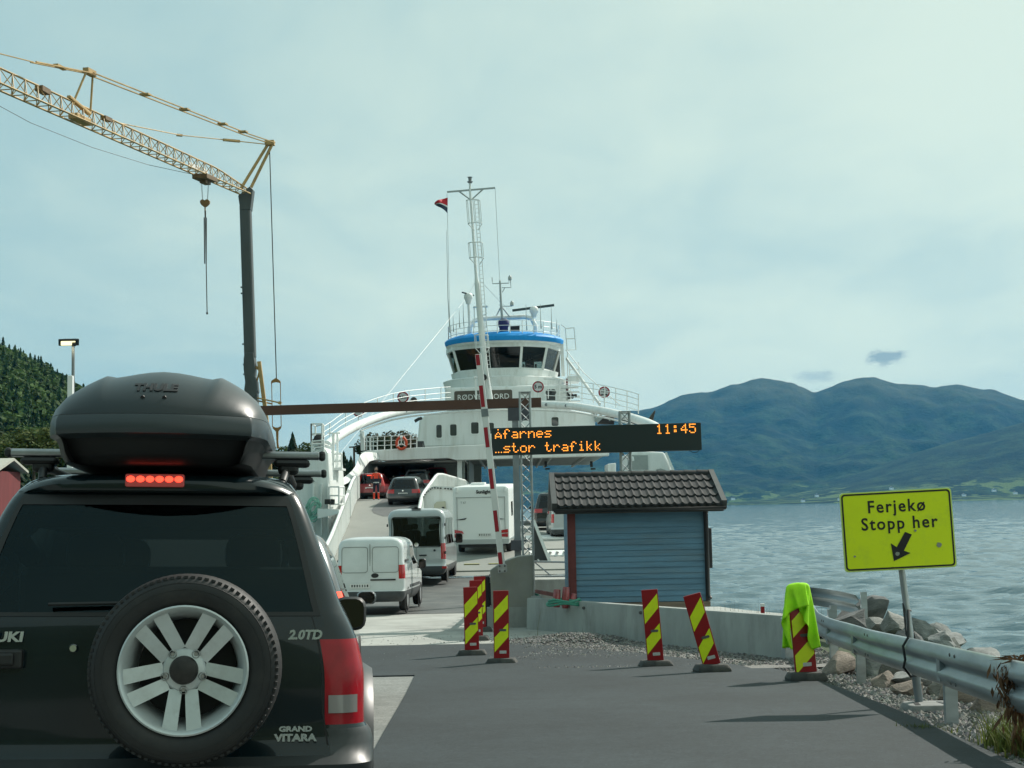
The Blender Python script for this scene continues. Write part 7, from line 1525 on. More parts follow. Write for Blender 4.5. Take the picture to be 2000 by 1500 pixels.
# ---- crane
def crane():
    Y = 95.0; yel = mat('crane_yellow', (0.46, 0.30, 0.12), 0.5, var=.25, vscale=1.0, dirt=(0.26, 0.15, 0.06), dscale=.8, damt=.6); ms = mat('crane_mast_grey', (0.085, 0.098, 0.10), 0.5, .3, var=.2, vscale=.6, dirt=(.05, .05, .05), dscale=1, damt=.5, stretch=(1, 1, .3)); rp = mat('wire_rope', (0.035, 0.033, 0.03), .6); dk = mat('crane_brown', (0.16, 0.10, 0.05), .6, var=.3)
    base = at(495, 930, Y); root = thing('crane', 'yellow self erecting crane with a lattice jib and grey mast', 'crane', (base.x, Y, 2.2))
    k = Y / F
    def P(x, y, d=0.0): return at(x, y, Y + d)
    def M3(b, nm, m, **kw): return b.build(nm, m, root, world=True, **kw)
    b = MB(); b.bar(P(479.5, 400), P(489, 700), .72, .72, up=(0, 1, 0)); M3(b, 'mast', ms, bevel=.12)
    b = MB(); b.prism([(p.x, p.z) for p in (P(467, 384), P(471, 412), P(491, 412), P(496, 372), P(490, 366))], .8, T(0, Y + .4, 0) @ XZ); M3(b, 'mast_head', ms, bevel=.05)
    b = MB(); b.prism([(p.x, p.z) for p in [P(*q) for q in ((478, 702), (478, 722), (481, 748), (479, 763), (488, 774), (500, 778), (505, 765), (503, 745), (499, 735), (500, 715), (497, 690), (480, 690))][::1]], .9, T(0, Y + .45, 0) @ XZ); b.bar(P(492, 770), P(493, 960), .8, .8, up=(0, 1, 0)); M3(b, 'mast_foot', ms, bevel=.04)
    for yy in (561, 573, 672, 712, 731): b = MB(); b.tube([P(470 + (yy - 560) * .03, yy), P(488 + (yy - 560) * .03, yy)], .06, 6); M3(b, 'mast_bracket', MT['grey_steel'])
    # jib: triangular lattice swinging towards the viewer
    A = P(482, 380, 0); B = at(-70, 139, 60); ax = (B - A).normalized(); sd_ = ax.cross(Vector((0, 0, 1))).normalized(); up = sd_.cross(ax); L = (B - A).length
    b = MB(); n = 30; hw, hh = .37, .84
    def pt(i, w): p = A.lerp(B, i / n); s_ = min(1, .5 + i / 9); return p + (up * hh * s_ if w == 0 else sd_ * hw * (1 if w == 1 else -1))
    for w, r_ in ((0, .05), (1, .05), (2, .05)): b.tube([pt(i, w) for i in range(n + 1)], r_, 6)
    for i in range(n):
        for w in (1, 2): b.tube([pt(i, w), pt(i + .5, 0) if False else (pt(i, 0) + pt(i + 1, 0)) / 2], .024, 4, cap=False); b.tube([(pt(i, 0) + pt(i + 1, 0)) / 2, pt(i + 1, w)], .024, 4, cap=False)
        b.tube([pt(i, 1), pt(i + 1, 2)], .026, 4, cap=False); b.tube([pt(i, 1), pt(i, 2)], .026, 4, cap=False)
    M3(b, 'jib', yel, smooth=60)
    def J(px):  # point on the jib axis at picture column px
        lo, hi = 0.0, 1.0
        for _ in range(40):
            m = (lo + hi) / 2; q = A.lerp(B, m); d = CM.transposed() @ (q - Vector((0, 0, EYE)))
            if 1000 + d.x / -d.z * F > px: lo = m
            else: hi = m
        return A.lerp(B, lo)
    jp = J(160); b = MB(); b.bar(jp + up * .12 - ax * .6, jp + up * .15 + ax * 1.0, .5, .30); b.bar(jp - ax * .9 + up * .6, jp + ax * 1.4 + up * 1.0, .22, .16); M3(b, 'jib_hinge', yel, bevel=.04)
    b = MB(); q = J(92); b.bar(q + up * .7, q + up * .75 + ax * .8, .4, .25); M3(b, 'jib_lug', dk); b = MB(); q2 = J(215); b.bar(q2 + up * .75, q2 + up * .75 + ax * .8, .3, .2); M3(b, 'jib_lug', dk)
    # king post and pendants
    kt = at(175, 143, jp.y); b = MB()
    for d in (-.45, .45): b.tube([jp + up * .7 + ax * d * 2.2, kt + ax * d * .8], .055, 6)
    b.bar(kt - ax * .45 + Vector((0, 0, .05)), kt + ax * .45 + Vector((0, 0, .05)), .3, .28); M3(b, 'king_post', yel)
    ap = P(531, 279); far = at(-75, 86, 60)
    b = MB()
    for d in (-.22, .22):
        s_ = sd_ * d; b.tube([ap + s_, P(480, 262, -3) + s_, kt + s_], .042, 5); b.tube([kt + s_ * .6, at(65, 121, jp.y - 6) + s_ * .6], .042, 5)
    b.tube([at(65, 121, jp.y - 6), far], .03, 5)
    for f_ in (.2, .33, .55, .75): q = ap.lerp(kt, f_); b.bar(q - ax * .25 - up * .0, q + ax * .25, .5, .09)
    q = at(118, 131, jp.y - 3); b.bar(q - ax * .5, q + ax * .5, .25, .10); M3(b, 'pendant_bar', yel)
    b = MB(); q = J(228) + up * .8; b.tube([q, P(352, 264, -4), P(430, 272, -1.5), ap - Vector((.3, 0, .1))], .035, 5); b.bar(P(436, 273, -1.4), P(468, 276, -.6), .14, .16); b.bar(P(345, 263.6, -4), P(356, 264.6, -3.8), .14, .14); M3(b, 'lower_pendant', yel)
    b = MB()
    for d in (-.5, .5): b.tube([P(472 + d * 16 + 6, 372 + d * 6) , P(528 + d * 6, 281 + d * 4)], .105, 8)
    b.bar(P(518, 280), P(536, 279), .5, .3); M3(b, 'mast_strut', yel, smooth=50)
    b = MB(); b.tube([P(526.5, 290), P(540, 742)], .035, 6); M3(b, 'back_rope', rp)
    b = MB(); b.tube([at(-60, 175, 66), at(60, 240, 74), at(180, 288, 80), at(290, 322, 86), J(392) - up * .1], .016, 5); M3(b, 'trolley_rope', rp)
    # trolley, hook block, sling
    q = J(400); b = MB(); b.bar(q - ax * .9 - up * .12, q + ax * .9 - up * .12, .95, .3); b.bar(q - ax * .5 - up * .35, q + ax * .4 - up * .35, .4, .25); M3(b, 'trolley', dk, bevel=.03)
    b = MB(); pn = q + up * .45 + sd_ * .40; b.bar(pn - ax * 1.6, pn + ax * 1.6, .02, .42, up=up); M3(b, 'sign_panel', MT['white_clean'])
    hk = at(400.5, 397, q.y); b = MB()
    for dx in (-.28, -.22, .22, .28): b.tube([Vector((hk.x + dx * .9, q.y, q.z - .3)), Vector((hk.x + dx * .55, q.y, hk.z + .1))], .010, 4)
    M3(b, 'hoist_rope', rp)
    b = MB(); b.prism([(hk.x + x, hk.z + z) for x, z in ((-.30, .12), (-.24, -.08), (-.08, -.22), (.08, -.22), (.24, -.08), (.30, .12), (.2, .2), (.05, .1), (-.05, .1), (-.2, .2))], .22, T(0, q.y + .11, 0) @ XZ); b.lathe([(.0, .14), (.16, .14), (.16, -.14), (0, -.14)], 16, T(hk.x - .13, q.y, hk.z + .06) @ XZ); b.lathe([(.0, .14), (.16, .14), (.16, -.14), (0, -.14)], 16, T(hk.x + .13, q.y, hk.z + .06) @ XZ)
    for i in range(4): b.lathe([(.03, -.08), (.05, 0), (.03, .08)], 8, T(hk.x, q.y, hk.z - .3 - i * .12))
    M3(b, 'hook_block', mat('hook_brown', (.22, .115, .035), .5, var=.3), bevel=.015)
    b = MB(); e = at(401, 425, q.y); f_ = at(401.5, 515, q.y); g_ = at(404.5, 610, q.y)
    b.tube([e + Vector((-.07, 0, 0)), f_ + Vector((-.05, 0, 0))], .035, 6); b.tube([e + Vector((.07, 0, 0)), f_ + Vector((.04, 0, 0))], .03, 6); b.tube([e, g_], .03, 6); b.tube([g_, g_ - Vector((0, 0, .12))], .06, 6); b.tube([at(401, 412, q.y), e], .05, 6)
    s_ = b.build('lifting_sling', mat('dark_sling', (.045, .035, .03), .7), smooth=60); tag(s_, 'long dark lifting sling hanging from the crane hook', 'sling')
    # erecting frame at the mast foot and the yoke on the back rope
    b = MB(); b.bar(P(506, 706), P(522, 830), .24, .24, up=(0, 1, 0)); b.bar(P(522, 830), P(530, 960), .24, .24, up=(0, 1, 0)); M3(b, 'erecting_leg', yel)
    b = MB(); b.bar(P(498, 716), P(508, 722), .16, .18); b.bar(P(507, 724), P(499, 755), .10, .1); b.bar(P(500, 748), P(499, 762), .16, .16); b.tube([P(497, 776, -.3), P(548, 787, -.3)], .055, 6); b.tube([P(500, 782, .3), P(532, 789, .3)], .055, 6); b.bar(P(544, 786, -.3), P(549, 788, -.3), .25, .2); M3(b, 'erecting_link', yel)
    b = MB()
    yk = lambda pts_: b.prism([(p.x, p.z) for p in [P(*q_) for q_ in pts_]][::-1], .12, T(0, Y + .06, 0) @ XZ)
    yk(((529.5, 750), (530, 744), (535, 740.5), (538.5, 738.5), (543, 740.5), (547.5, 744), (548.5, 750), (545, 747.5), (539, 746.5), (533, 747.5)))
    for x in (530.5, 547.5): b.tube([P(x, 746), P(x + 1.8, 834)], .028, 6)
    yk(((532, 832), (538, 835), (543, 835), (549.5, 832), (549, 836), (544, 842), (543.5, 862), (545, 876), (541, 876), (540, 862), (539, 843), (533, 837)))
    M3(b, 'rope_yoke', mat('yoke_brown', (.30, .15, .04), .5, var=.2))
crane()
# ------------------------------------------------------------------ vegetation, rocks, people, air
def leaf_mat(name, c, var=0.35, attr=True):
    m = bpy.data.materials.new(name); m.use_nodes = True; nt = m.node_tree; L = nt.links.new; p = nt.nodes['Principled BSDF']; p.inputs['Roughness'].default_value = .75; p.inputs['Specular IOR Level'].default_value = .2
    t = nt.nodes.new('ShaderNodeTexCoord'); n = nt.nodes.new('ShaderNodeTexNoise'); n.inputs['Scale'].default_value = .55; n.inputs['Detail'].default_value = 4; L(t.outputs['Object'], n.inputs['Vector'])
    r = nt.nodes.new('ShaderNodeMapRange'); r.inputs[1].default_value = .3; r.inputs[2].default_value = .7; r.inputs[3].default_value = 1 - var; r.inputs[4].default_value = 1 + var; L(n.outputs[0], r.inputs[0])
    s = nt.nodes.new('ShaderNodeVectorMath'); s.operation = 'SCALE'; L(r.outputs[0], s.inputs['Scale'])
    if attr:
        a = nt.nodes.new('ShaderNodeAttribute'); a.attribute_name = 'kind_colour'; L(a.outputs['Color'], s.inputs[0])
    else: s.inputs[0].default_value = c
    L(s.outputs[0], p.inputs['Base Color'])
    tr = nt.nodes.new('ShaderNodeBsdfTranslucent'); L(s.outputs[0], tr.inputs[0]); mx = nt.nodes.new('ShaderNodeMixShader'); mx.inputs[0].default_value = .3; L(p.outputs[0], mx.inputs[1]); L(tr.outputs[0], mx.inputs[2])
    L(mx.outputs[0], nt.nodes['Material Output'].inputs[0]); return m
def conifer_np(rng, tiers=11, per=9, jag=.35):
    V = []; Fc = []
    for i in range(tiers):
        t = i / tiers; z0 = .10 + .90 * t; r = .19 * (1 - t) ** .85 + .008
        for k in range(per):
            a = 6.283 * (k + rng.random()) / per; rr = r * (1 + jag * (rng.random() - .5) * 2); dz = .10 * (1 - t * .5) * (0.6 + .8 * rng.random()); w = rr * .40 + .010; ca, sa = math.cos(a), math.sin(a); o = len(V)
            V += [(0, 0, z0 + .10), (ca * rr * .62 - sa * w, sa * rr * .62 + ca * w, z0 + .03 - dz * .25), (ca * rr, sa * rr, z0 - dz * .75), (ca * rr * .62 + sa * w, sa * rr * .62 - ca * w, z0 + .03 - dz * .25)]; Fc.append((o, o + 1, o + 2, o + 3))
    o = len(V); V += [(.012, 0, .9), (-.006, .01, .9), (-.006, -.01, .9), (0, 0, 1.03)]; Fc += [(o, o + 1, o + 3, o + 3), (o + 1, o + 2, o + 3, o + 3), (o + 2, o, o + 3, o + 3)]
    return np.array(V), np.array(Fc)
def broad_np(rng, blobs=7, per=34, leaf=.085, wide=.34):
    V = []; Fc = []
    for _ in range(blobs):
        a = rng.random() * 6.283; q = rng.random() ** .5; c = Vector((math.cos(a) * q * wide * .62, math.sin(a) * q * wide * .62, .40 + .42 * rng.random() - .12 * q)); br = wide * (.34 + .28 * rng.random())
        for k in range(per):
            d = Vector((rng.gauss(0, 1), rng.gauss(0, 1), rng.gauss(0, 1))); d.normalize(); p = c + d * br * (.72 + .33 * rng.random()) * (1 if d.z > -.3 else .75)
            n = (d + Vector((rng.gauss(0, .5), rng.gauss(0, .5), rng.gauss(0, .5) + .25))).normalized(); x = n.orthogonal().normalized(); y = n.cross(x); th = rng.random() * 6.283; x, y = x * math.cos(th) + y * math.sin(th), y * math.cos(th) - x * math.sin(th); s = leaf * (.6 + .8 * rng.random()); o = len(V)
            V += [tuple(p - x * s), tuple(p - y * s * .6), tuple(p + x * s), tuple(p + y * s * .6)]; Fc.append((o, o + 1, o + 2, o + 3))
    return np.array(V), np.array(Fc)
def np_mesh(name, V, Fc, mat_, col=None):
    me = bpy.data.meshes.new(name); tri = [tuple(dict.fromkeys(f)) for f in Fc.tolist()]; me.from_pydata(V.tolist(), [], tri); me.materials.append(mat_)
    if col is not None:
        at_ = me.attributes.new('kind_colour', 'FLOAT_COLOR', 'POINT'); at_.data.foreach_set('color', np.column_stack([col, np.ones(len(col))]).astype(np.float32).ravel())
    me.update(); return me
MT['forest'] = leaf_mat('forest_foliage', (0, 0, 0)); MT['bark'] = mat('bark', (.07, .055, .042), .9, var=.3, vscale=8)
rng = random.Random(11); con = [conifer_np(rng) for _ in range(5)]; bro = [broad_np(rng) for _ in range(5)]
def forest():
    Vs, Fs, Cs = [], [], []; off = 0; r = random.Random(3); nr = np.random.default_rng(5); y = 300.0
    while y < 1050:
        st = 4.6 * (1 + (y - 300) / 1400); x = -.40 * y - 10
        while x < -.02 * y - 24:
            X, Y = x + r.uniform(-2, 2), y + r.uniform(-2, 2); z = land_z(X, Y); dens = fbm(X, Y, .02, 3, 8.0)
            if z > 1.2 and r.random() < .93:
                c_ = (fbm(X, Y, .013, 3, 1.0) + .28 * sstep(420, 700, Y) * 0 + r.uniform(-.35, .35)) > (.22 if z > 40 else .10)
                V, Fc = (con if c_ else bro)[r.randrange(5)]; h = r.uniform(7, 12.5) if c_ else r.uniform(6, 10.5); wv_ = r.uniform(.9, 1.25) if c_ else r.uniform(.9, 1.2); a = r.random() * 6.283; ca, sa = math.cos(a), math.sin(a)
                W_ = V * np.array([h * wv_, h * wv_, h]); W_ = np.column_stack([W_[:, 0] * ca - W_[:, 1] * sa + X, W_[:, 0] * sa + W_[:, 1] * ca + Y, W_[:, 2] + z - .3]); Vs.append(W_); Fs.append(Fc + off); off += len(W_)
                k = r.uniform(.7, 1.3); col = np.array((.030, .068, .022) if c_ else (.060, .105, .028)) * k
                Cs.append(np.tile(col, (len(W_), 1)))
            x += st * r.uniform(.75, 1.3)
        y += st * .9
    V = np.concatenate(Vs); Fc = np.concatenate(Fs); me = np_mesh('forest', V, Fc, MT['forest'], np.concatenate(Cs)); o = bpy.data.objects.new('forest', me); COL.objects.link(o); kind(o, 'stuff')
    tag(o, 'dark spruce and birch forest covering the hillside', 'forest')
forest()
# single trees
protos = {}
def tree_proto(kindn, seed, c, hi):
    r = random.Random(seed)
    if kindn == 'conifer': V, Fc = conifer_np(r, 22, 15, .45)
    else: V, Fc = broad_np(r, 15, 120, .034, .36)
    me = np_mesh('crown', V, Fc, leaf_mat(kindn + '_leaves_%d' % seed, c, .45, False))
    b = MB(); b.tube([(0, 0, -.03), (.004, 0, .3), (0, .006, .62), (0, 0, .85 if kindn == 'conifer' else .7)], [.020, .015, .009, .003], 7)
    if kindn != 'conifer':
        for k in range(7): a = k * 2.4; q = .3 + .05 * k; b.tube([(0, 0, q), (.12 * math.cos(a), .12 * math.sin(a), q + .12), (.22 * math.cos(a), .22 * math.sin(a), q + .2)], [.007, .005, .002], 5)
    o = b.build('trunk', MT['bark'], None, smooth=60); mt = o.data; bpy.data.objects.remove(o); return me, mt
PR = {'spruce': tree_proto('conifer', 1, (.020, .044, .018), 0), 'birch': tree_proto('broad', 2, (.055, .085, .024), 0), 'alder': tree_proto('broad', 3, (.030, .048, .018), 0), 'rowan': tree_proto('broad', 4, (.062, .058, .026), 0), 'bush': tree_proto('broad', 5, (.085, .110, .030), 0)}
def tree(sp, px, py_top, py_base, Y, label, group, wide=1.0, name=None):
    p = at(px, py_base, Y); h = (py_base - py_top) * Y / F; r = thing(name or ('spruce_tree' if sp == 'spruce' else 'leafy_tree'), label, 'tree', p, random.Random(px * 7 + py_top).random() * 6.28, group); r.scale = (h * wide, h * wide, h)
    for nm, me in zip(('crown', 'trunk'), PR[sp]): o = bpy.data.objects.new(nm, me); COL.objects.link(o); o.parent = r
    return r
r = random.Random(21)
G1 = 'dark spruces behind the left bow of the ferry'
for px, t in ((664, 893), (672, 884), (679, 899), (686, 893), (692, 905), (658, 903), (699, 912)): tree('spruce', px, t, 958, 190 + r.uniform(-8, 8), 'dark spruce in the row behind the left bow of the ferry', G1, 1.25)
G2 = 'trees on the low shore between roof box and ferry'
for i, px in enumerate((545, 558, 572, 584, 597, 609, 623, 640)): tree(('alder', 'birch', 'spruce', 'alder', 'birch', 'alder', 'spruce', 'birch')[i], px, (868, 861, 848, 858, 852, 850, 858, 872)[i], 945, 215 + r.uniform(-15, 15), 'tree on the low shore between the roof box and the ferry', G2, 1.15)
G3 = 'brownish trees behind the upper deck rail'
for i, px in enumerate((716, 730, 744, 758, 772, 787, 801, 816)): tree('rowan' if i % 2 else 'alder', px, (852, 841, 836, 838, 844, 836, 846, 850)[i], 905, 140 + r.uniform(-5, 5), 'brownish leafy tree behind the upper deck rail and life ring', G3, 1.3)
tree('bush', 66, 818, 935, 118, 'pale green round tree below the dark hillside, left of the roof box', None, 1.35)
G4 = 'trees at the foot of the hillside'
for i, (px, t) in enumerate(((-6, 835), (20, 850), (112, 845), (128, 870), (150, 820), (175, 800), (205, 800), (240, 815), (100, 890), (-30, 800))): tree('spruce' if i % 3 == 1 else ('alder' if i % 2 else 'birch'), px, t, 960, 150 + r.uniform(-18, 25), 'tree at the foot of the wooded hillside', G4, 1.2)
# utility pole beyond
b = MB(); p = at(691.5, 872, 150); b.tube([(p.x, 150, 2), (p.x, 150, p.z)], .12, 6); up_ = b.build('utility_pole', MT['bark']); tag(up_, 'thin timber power pole with a crossarm behind the sweeping bulwark', 'power pole'); b = MB(); b.bar(at(682, 873.5, 150), at(699, 872.5, 150), .14, .14)
b.build('crossarm', MT['bark'], up_)
# far farmhouses
G5 = 'tiny white farmhouses on the far shore'
for i, (px, py) in enumerate(((1630, 976), (1586, 969), (1425, 975), (1927, 959), (1968, 964), (1730, 955), (1560, 979), (1870, 968))):
    p = at(px, py, 4350); b = MB(); b.box((0, 0, 3), (11, 8, 6)); hs = thing('farmhouse', 'tiny white farmhouse on the far shore below the mountain', 'house', (p.x, 4280 + i, max(1, p.z - 3)), 0, G5); b.build('wall', MT['white_clean'], hs); b = MB(); b.prism([(-6, 6), (6, 6), (0, 10)], 9, T(0, 4.5, 0) @ XZ); b.build('roof', MT['grey_steel'], hs)
# ---- riprap
def rock_mesh(seed):
    r = random.Random(seed); bm = bmesh.new(); bmesh.ops.create_icosphere(bm, subdivisions=3, radius=1.0)
    pl = [(Vector((r.gauss(0, 1), r.gauss(0, 1), r.gauss(0, 1))).normalized(), r.uniform(.44, .74)) for _ in range(17)]; sc = Vector((r.uniform(.9, 1.25), r.uniform(.75, 1.0), r.uniform(.6, .85)))
    for v in bm.verts:
        c = v.co.copy()
        for n, d in pl:
            k = c.dot(n)
            if k > d: c -= n * (k - d)
        c += c.normalized() * .05 * mnoise.noise(c * 2.6 + Vector((seed, 0, 0))) + c.normalized() * .022 * mnoise.noise(c * 8 + Vector((0, seed, 0))); v.co = Vector((c.x * sc.x, c.y * sc.y, c.z * sc.z))
    me = bpy.data.meshes.new('rock'); bm.to_mesh(me); bm.free(); me.shade_smooth(); me.set_sharp_from_angle(angle=R(18)); return me
def rock_mat(name, c, d): return mat(name, c, .85, var=.35, vscale=2.2, dirt=d, dscale=2.6, damt=.8, bump=.9, bscale=9, stretch=(1, 1, 2.4))
RM = [rock_mat('grey_gneiss', (.19, .20, .195), (.36, .36, .345)), rock_mat('rusty_gneiss', (.25, .205, .17), (.15, .135, .12)), rock_mat('dark_stone', (.10, .105, .105), (.17, .165, .155)), rock_mat('pale_stone', (.235, .235, .22), (.14, .135, .125))]
rocks = [rock_mesh(40 + i) for i in range(7)]; GR = 'blasted rocks of the shore slope'
def rock(p, s, mi, k, label, rot=None):
    me = rocks[k % 7].copy() if False else rocks[k % 7]; o = bpy.data.objects.new('rock', me); COL.objects.link(o); o.location = p; rr = random.Random(int(p[0] * 100 + p[1] * 1000)); o.rotation_euler = rot or (rr.uniform(-.4, .4), rr.uniform(-.4, .4), rr.uniform(0, 6)); o.scale = s if isinstance(s, tuple) else (s, s, s)
    if not me.materials: me.materials.append(RM[0])
    o.material_slots[0].link = 'OBJECT'; o.material_slots[0].material = RM[mi]; tag(o, label, 'rock', GR); return o
for me in rocks: me.materials.append(RM[0])
big = [(1686, 1196, 26.0, .62, 2, 0, 'large dark boulder just right of the bent rail end'), (1708, 1226, 24.0, .34, 3, 1, 'pale boulder by the water below the dark boulder'), (1745, 1226, 23.5, .40, 3, 2, 'pale angular boulder at the water, left of the sign pole'), (1798, 1240, 22.5, .46, 0, 3, 'striped grey boulder at the water, behind the sign pole'), (1838, 1257, 21.5, .40, 0, 4, 'low grey boulder at the tip of the rock slope'), (1770, 1262, 20.5, .40, 2, 5, 'dark boulder just over the rail at the strap'), (1640, 1300, 18.6, .33, 1, 6, 'brown rounded rock left of the second rail post'), (1700, 1300, 18.2, .40, 0, 2, 'grey white streaked rock right of the second rail post'), (1742, 1312, 17.2, .30, 3, 1, 'pale rock under the rail, left of the sign pole'), (1728, 1336, 16.4, .30, 1, 4, 'rusty brown rock lying at the edge of the gravel'), (1780, 1330, 16.4, .30, 0, 0, 'greenish grey rock beside the foot of the sign pole'), (1775, 1352, 15.2, .24, 1, 3, 'small rusty slab at the foot of the sign pole'), (1895, 1362, 14.2, .50, 1, 5, 'wide tan slab of rock under the rail near the grass'), (1850, 1350, 15.2, .33, 3, 6, 'pale rock right of the nearest rail post'), (1930, 1385, 13.0, .34, 1, 2, 'tan rock half hidden by the grass'), (1655, 1225, 22.0, .45, 2, 3, 'dark rock beneath the bent rail end'), (1690, 1262, 20.0, .40, 0, 5, 'grey rock seen just over the rail left of the strap')]
for px, py, Y, s, mi, k, lb in big: rock(at(px, py, Y), s, mi, k, lb)
r = random.Random(77)
for i in range(120):
    Y = r.uniform(7, 30); X = shore(Y) + r.uniform(-.5, 3.8); rock((X, Y, land_z(X, Y) + .02), r.uniform(.22, .48), r.choice((0, 0, 1, 2, 3)), i, 'blasted rock of the shore slope between guard rail and water')
# ---- loose gravel
def pebbles():
    r = np.random.default_rng(9); P = []; Sz = []
    def put(n, fx, y0, y1, s0, s1, zo):
        Y = y0 + (y1 - y0) * r.random(n)
        for y in Y:
            a, c = fx(y); x = a + (c - a) * r.random(); P.append((x, y, (GZ(y) if x < shore(y) - .1 else land_z(x, y)) + zo)); Sz.append(s0 + (s1 - s0) * r.random() ** 2.2)
    put(11000, lambda y: (edge(y) - .07 + .05 * math.sin(y * 5) , shore(y) + .2), 7.5, 20.5, .010, .042, -.015)
    put(9000, lambda y: (.12 + .25 * math.sin(y * 2.2) + .15 * math.sin(y * 7), 4.7), 20.2, 26.5, .010, .035, .012)
    put(700, lambda y: (-3.4, 1.0), 20.5, 27.5, .008, .02, .012)
    c = gat(1120, 1252)
    for k in range(3000):
        q = r.normal(0, 1, 2); x, y = c.x + q[0] * .62, c.y + q[1] * .45; hgt = .14 * math.exp(-(q[0] ** 2 + q[1] ** 2) * .5); P.append((x, y, GZ(y) + hgt * r.random() ** .3)); Sz.append(.010 + .022 * r.random())
    P = np.array(P); Sz = np.array(Sz); n = len(P); O = np.array([(1, 0, 0), (0, 1, 0), (-1, 0, 0), (0, -1, 0), (0, 0, .75), (0, 0, -.75)]); j = 1 + .35 * (r.random((n, 6, 1)) - .5); a = r.random(n) * 6.283; ca, sa = np.cos(a)[:, None], np.sin(a)[:, None]
    V = O[None] * j * Sz[:, None, None] * np.stack([np.ones(n) * 1.2, .85 * np.ones(n), .9 * np.ones(n)], -1)[:, None, :]; V = np.stack([V[..., 0] * ca - V[..., 1] * sa, V[..., 0] * sa + V[..., 1] * ca, V[..., 2]], -1) + P[:, None, :]
    T_ = np.array([(0, 1, 4), (1, 2, 4), (2, 3, 4), (3, 0, 4), (1, 0, 5), (2, 1, 5), (3, 2, 5), (0, 3, 5)]); Fc = (T_[None] + (np.arange(n) * 6)[:, None, None]).reshape(-1, 3)
    k = (.5 + .9 * r.random(n))[:, None] * np.array([(.25, .245, .235)]) * (1 + .12 * (r.random((n, 3)) - .5)); me = np_mesh('gravel', V.reshape(-1, 3), Fc, leaf_mat('gravel_stones', (0, 0, 0), .15), np.repeat(k, 6, 0)); o = bpy.data.objects.new('gravel', me); COL.objects.link(o); kind(o, 'stuff'); tag(o, 'loose grey gravel along the rail and in front of the barrier', 'gravel')
pebbles()
# mound of gravel and crumbled asphalt before the barrier
b = MB(); c = gat(1120, 1252); b.grid([[Vector((c.x + u * 1.9, c.y + v * 1.3, GZ(c.y + v * 1.3) - .03 + .15 * math.exp(-(u * u + v * v) * 3.5) * (1 + .5 * fbm(u * 9, v * 9, .5, 3, 2)))) for u in np.linspace(-1, 1, 40)] for v in np.linspace(-1, 1, 30)]); kind(b.build('gravel_mound', asphalt('dark_gravel', (.10, .10, .098), .8, .4), smooth=60), 'structure')
# ---- grass and dry plant at the right edge
def blades(n, cx_, cy_, sx, sy, h0, h1, c, name, label, seed, bend=.5, w=.006):
    r = random.Random(seed); V = []; Fc = []; Cc = []
    for i in range(n):
        x, y = cx_ + r.gauss(0, sx), cy_ + r.gauss(0, sy); z = min(GZ(y), land_z(x, y) + .05) - .02; h = r.uniform(h0, h1); a = r.random() * 6.283; d = Vector((math.cos(a), math.sin(a), 0)); s = Vector((-d.y, d.x, 0)) * w * r.uniform(.6, 1.5); be = bend * h * r.uniform(.2, 1.2); o = len(V); k = r.uniform(.6, 1.35); yl = r.random()
        for t in (0, .4, .75, 1.0):
            p = Vector((x, y, z)) + Vector((0, 0, h * (t - .18 * t * t * bend))) + d * be * t * t; q = s * (1 - t * .9); V += [tuple(p - q), tuple(p + q)]; cc = np.array(c) * k * (1 - .0 * t) + np.array((.05, .03, .0)) * (yl ** 4); Cc += [cc, cc]
        for m in range(3): Fc.append((o + 2 * m, o + 2 * m + 1, o + 2 * m + 3, o + 2 * m + 2))
    me = np_mesh(name, np.array(V), np.array(Fc), leaf_mat(name + '_blades', (0, 0, 0), .2), np.array(Cc)); o = bpy.data.objects.new(name, me); COL.objects.link(o); kind(o, 'stuff'); tag(o, label, 'grass'); return o
blades(1300, 3.40, 9.75, .11, .30, .08, .32, (.10, .135, .035), 'grass', 'tall green grass growing round the guard rail at the right edge', 1, .8, .006)
blades(130, 3.06, 11.25, .07, .09, .04, .10, (.10, .13, .035), 'weed_tuft', 'small yellow green tuft in the gravel near the asphalt edge', 5, 1.0, .006)
blades(260, 4.0, 26.4, 1.0, .5, .15, .75, (.12, .12, .07), 'weeds', 'thin dry weeds behind the concrete barrier', 2, .35, .004)
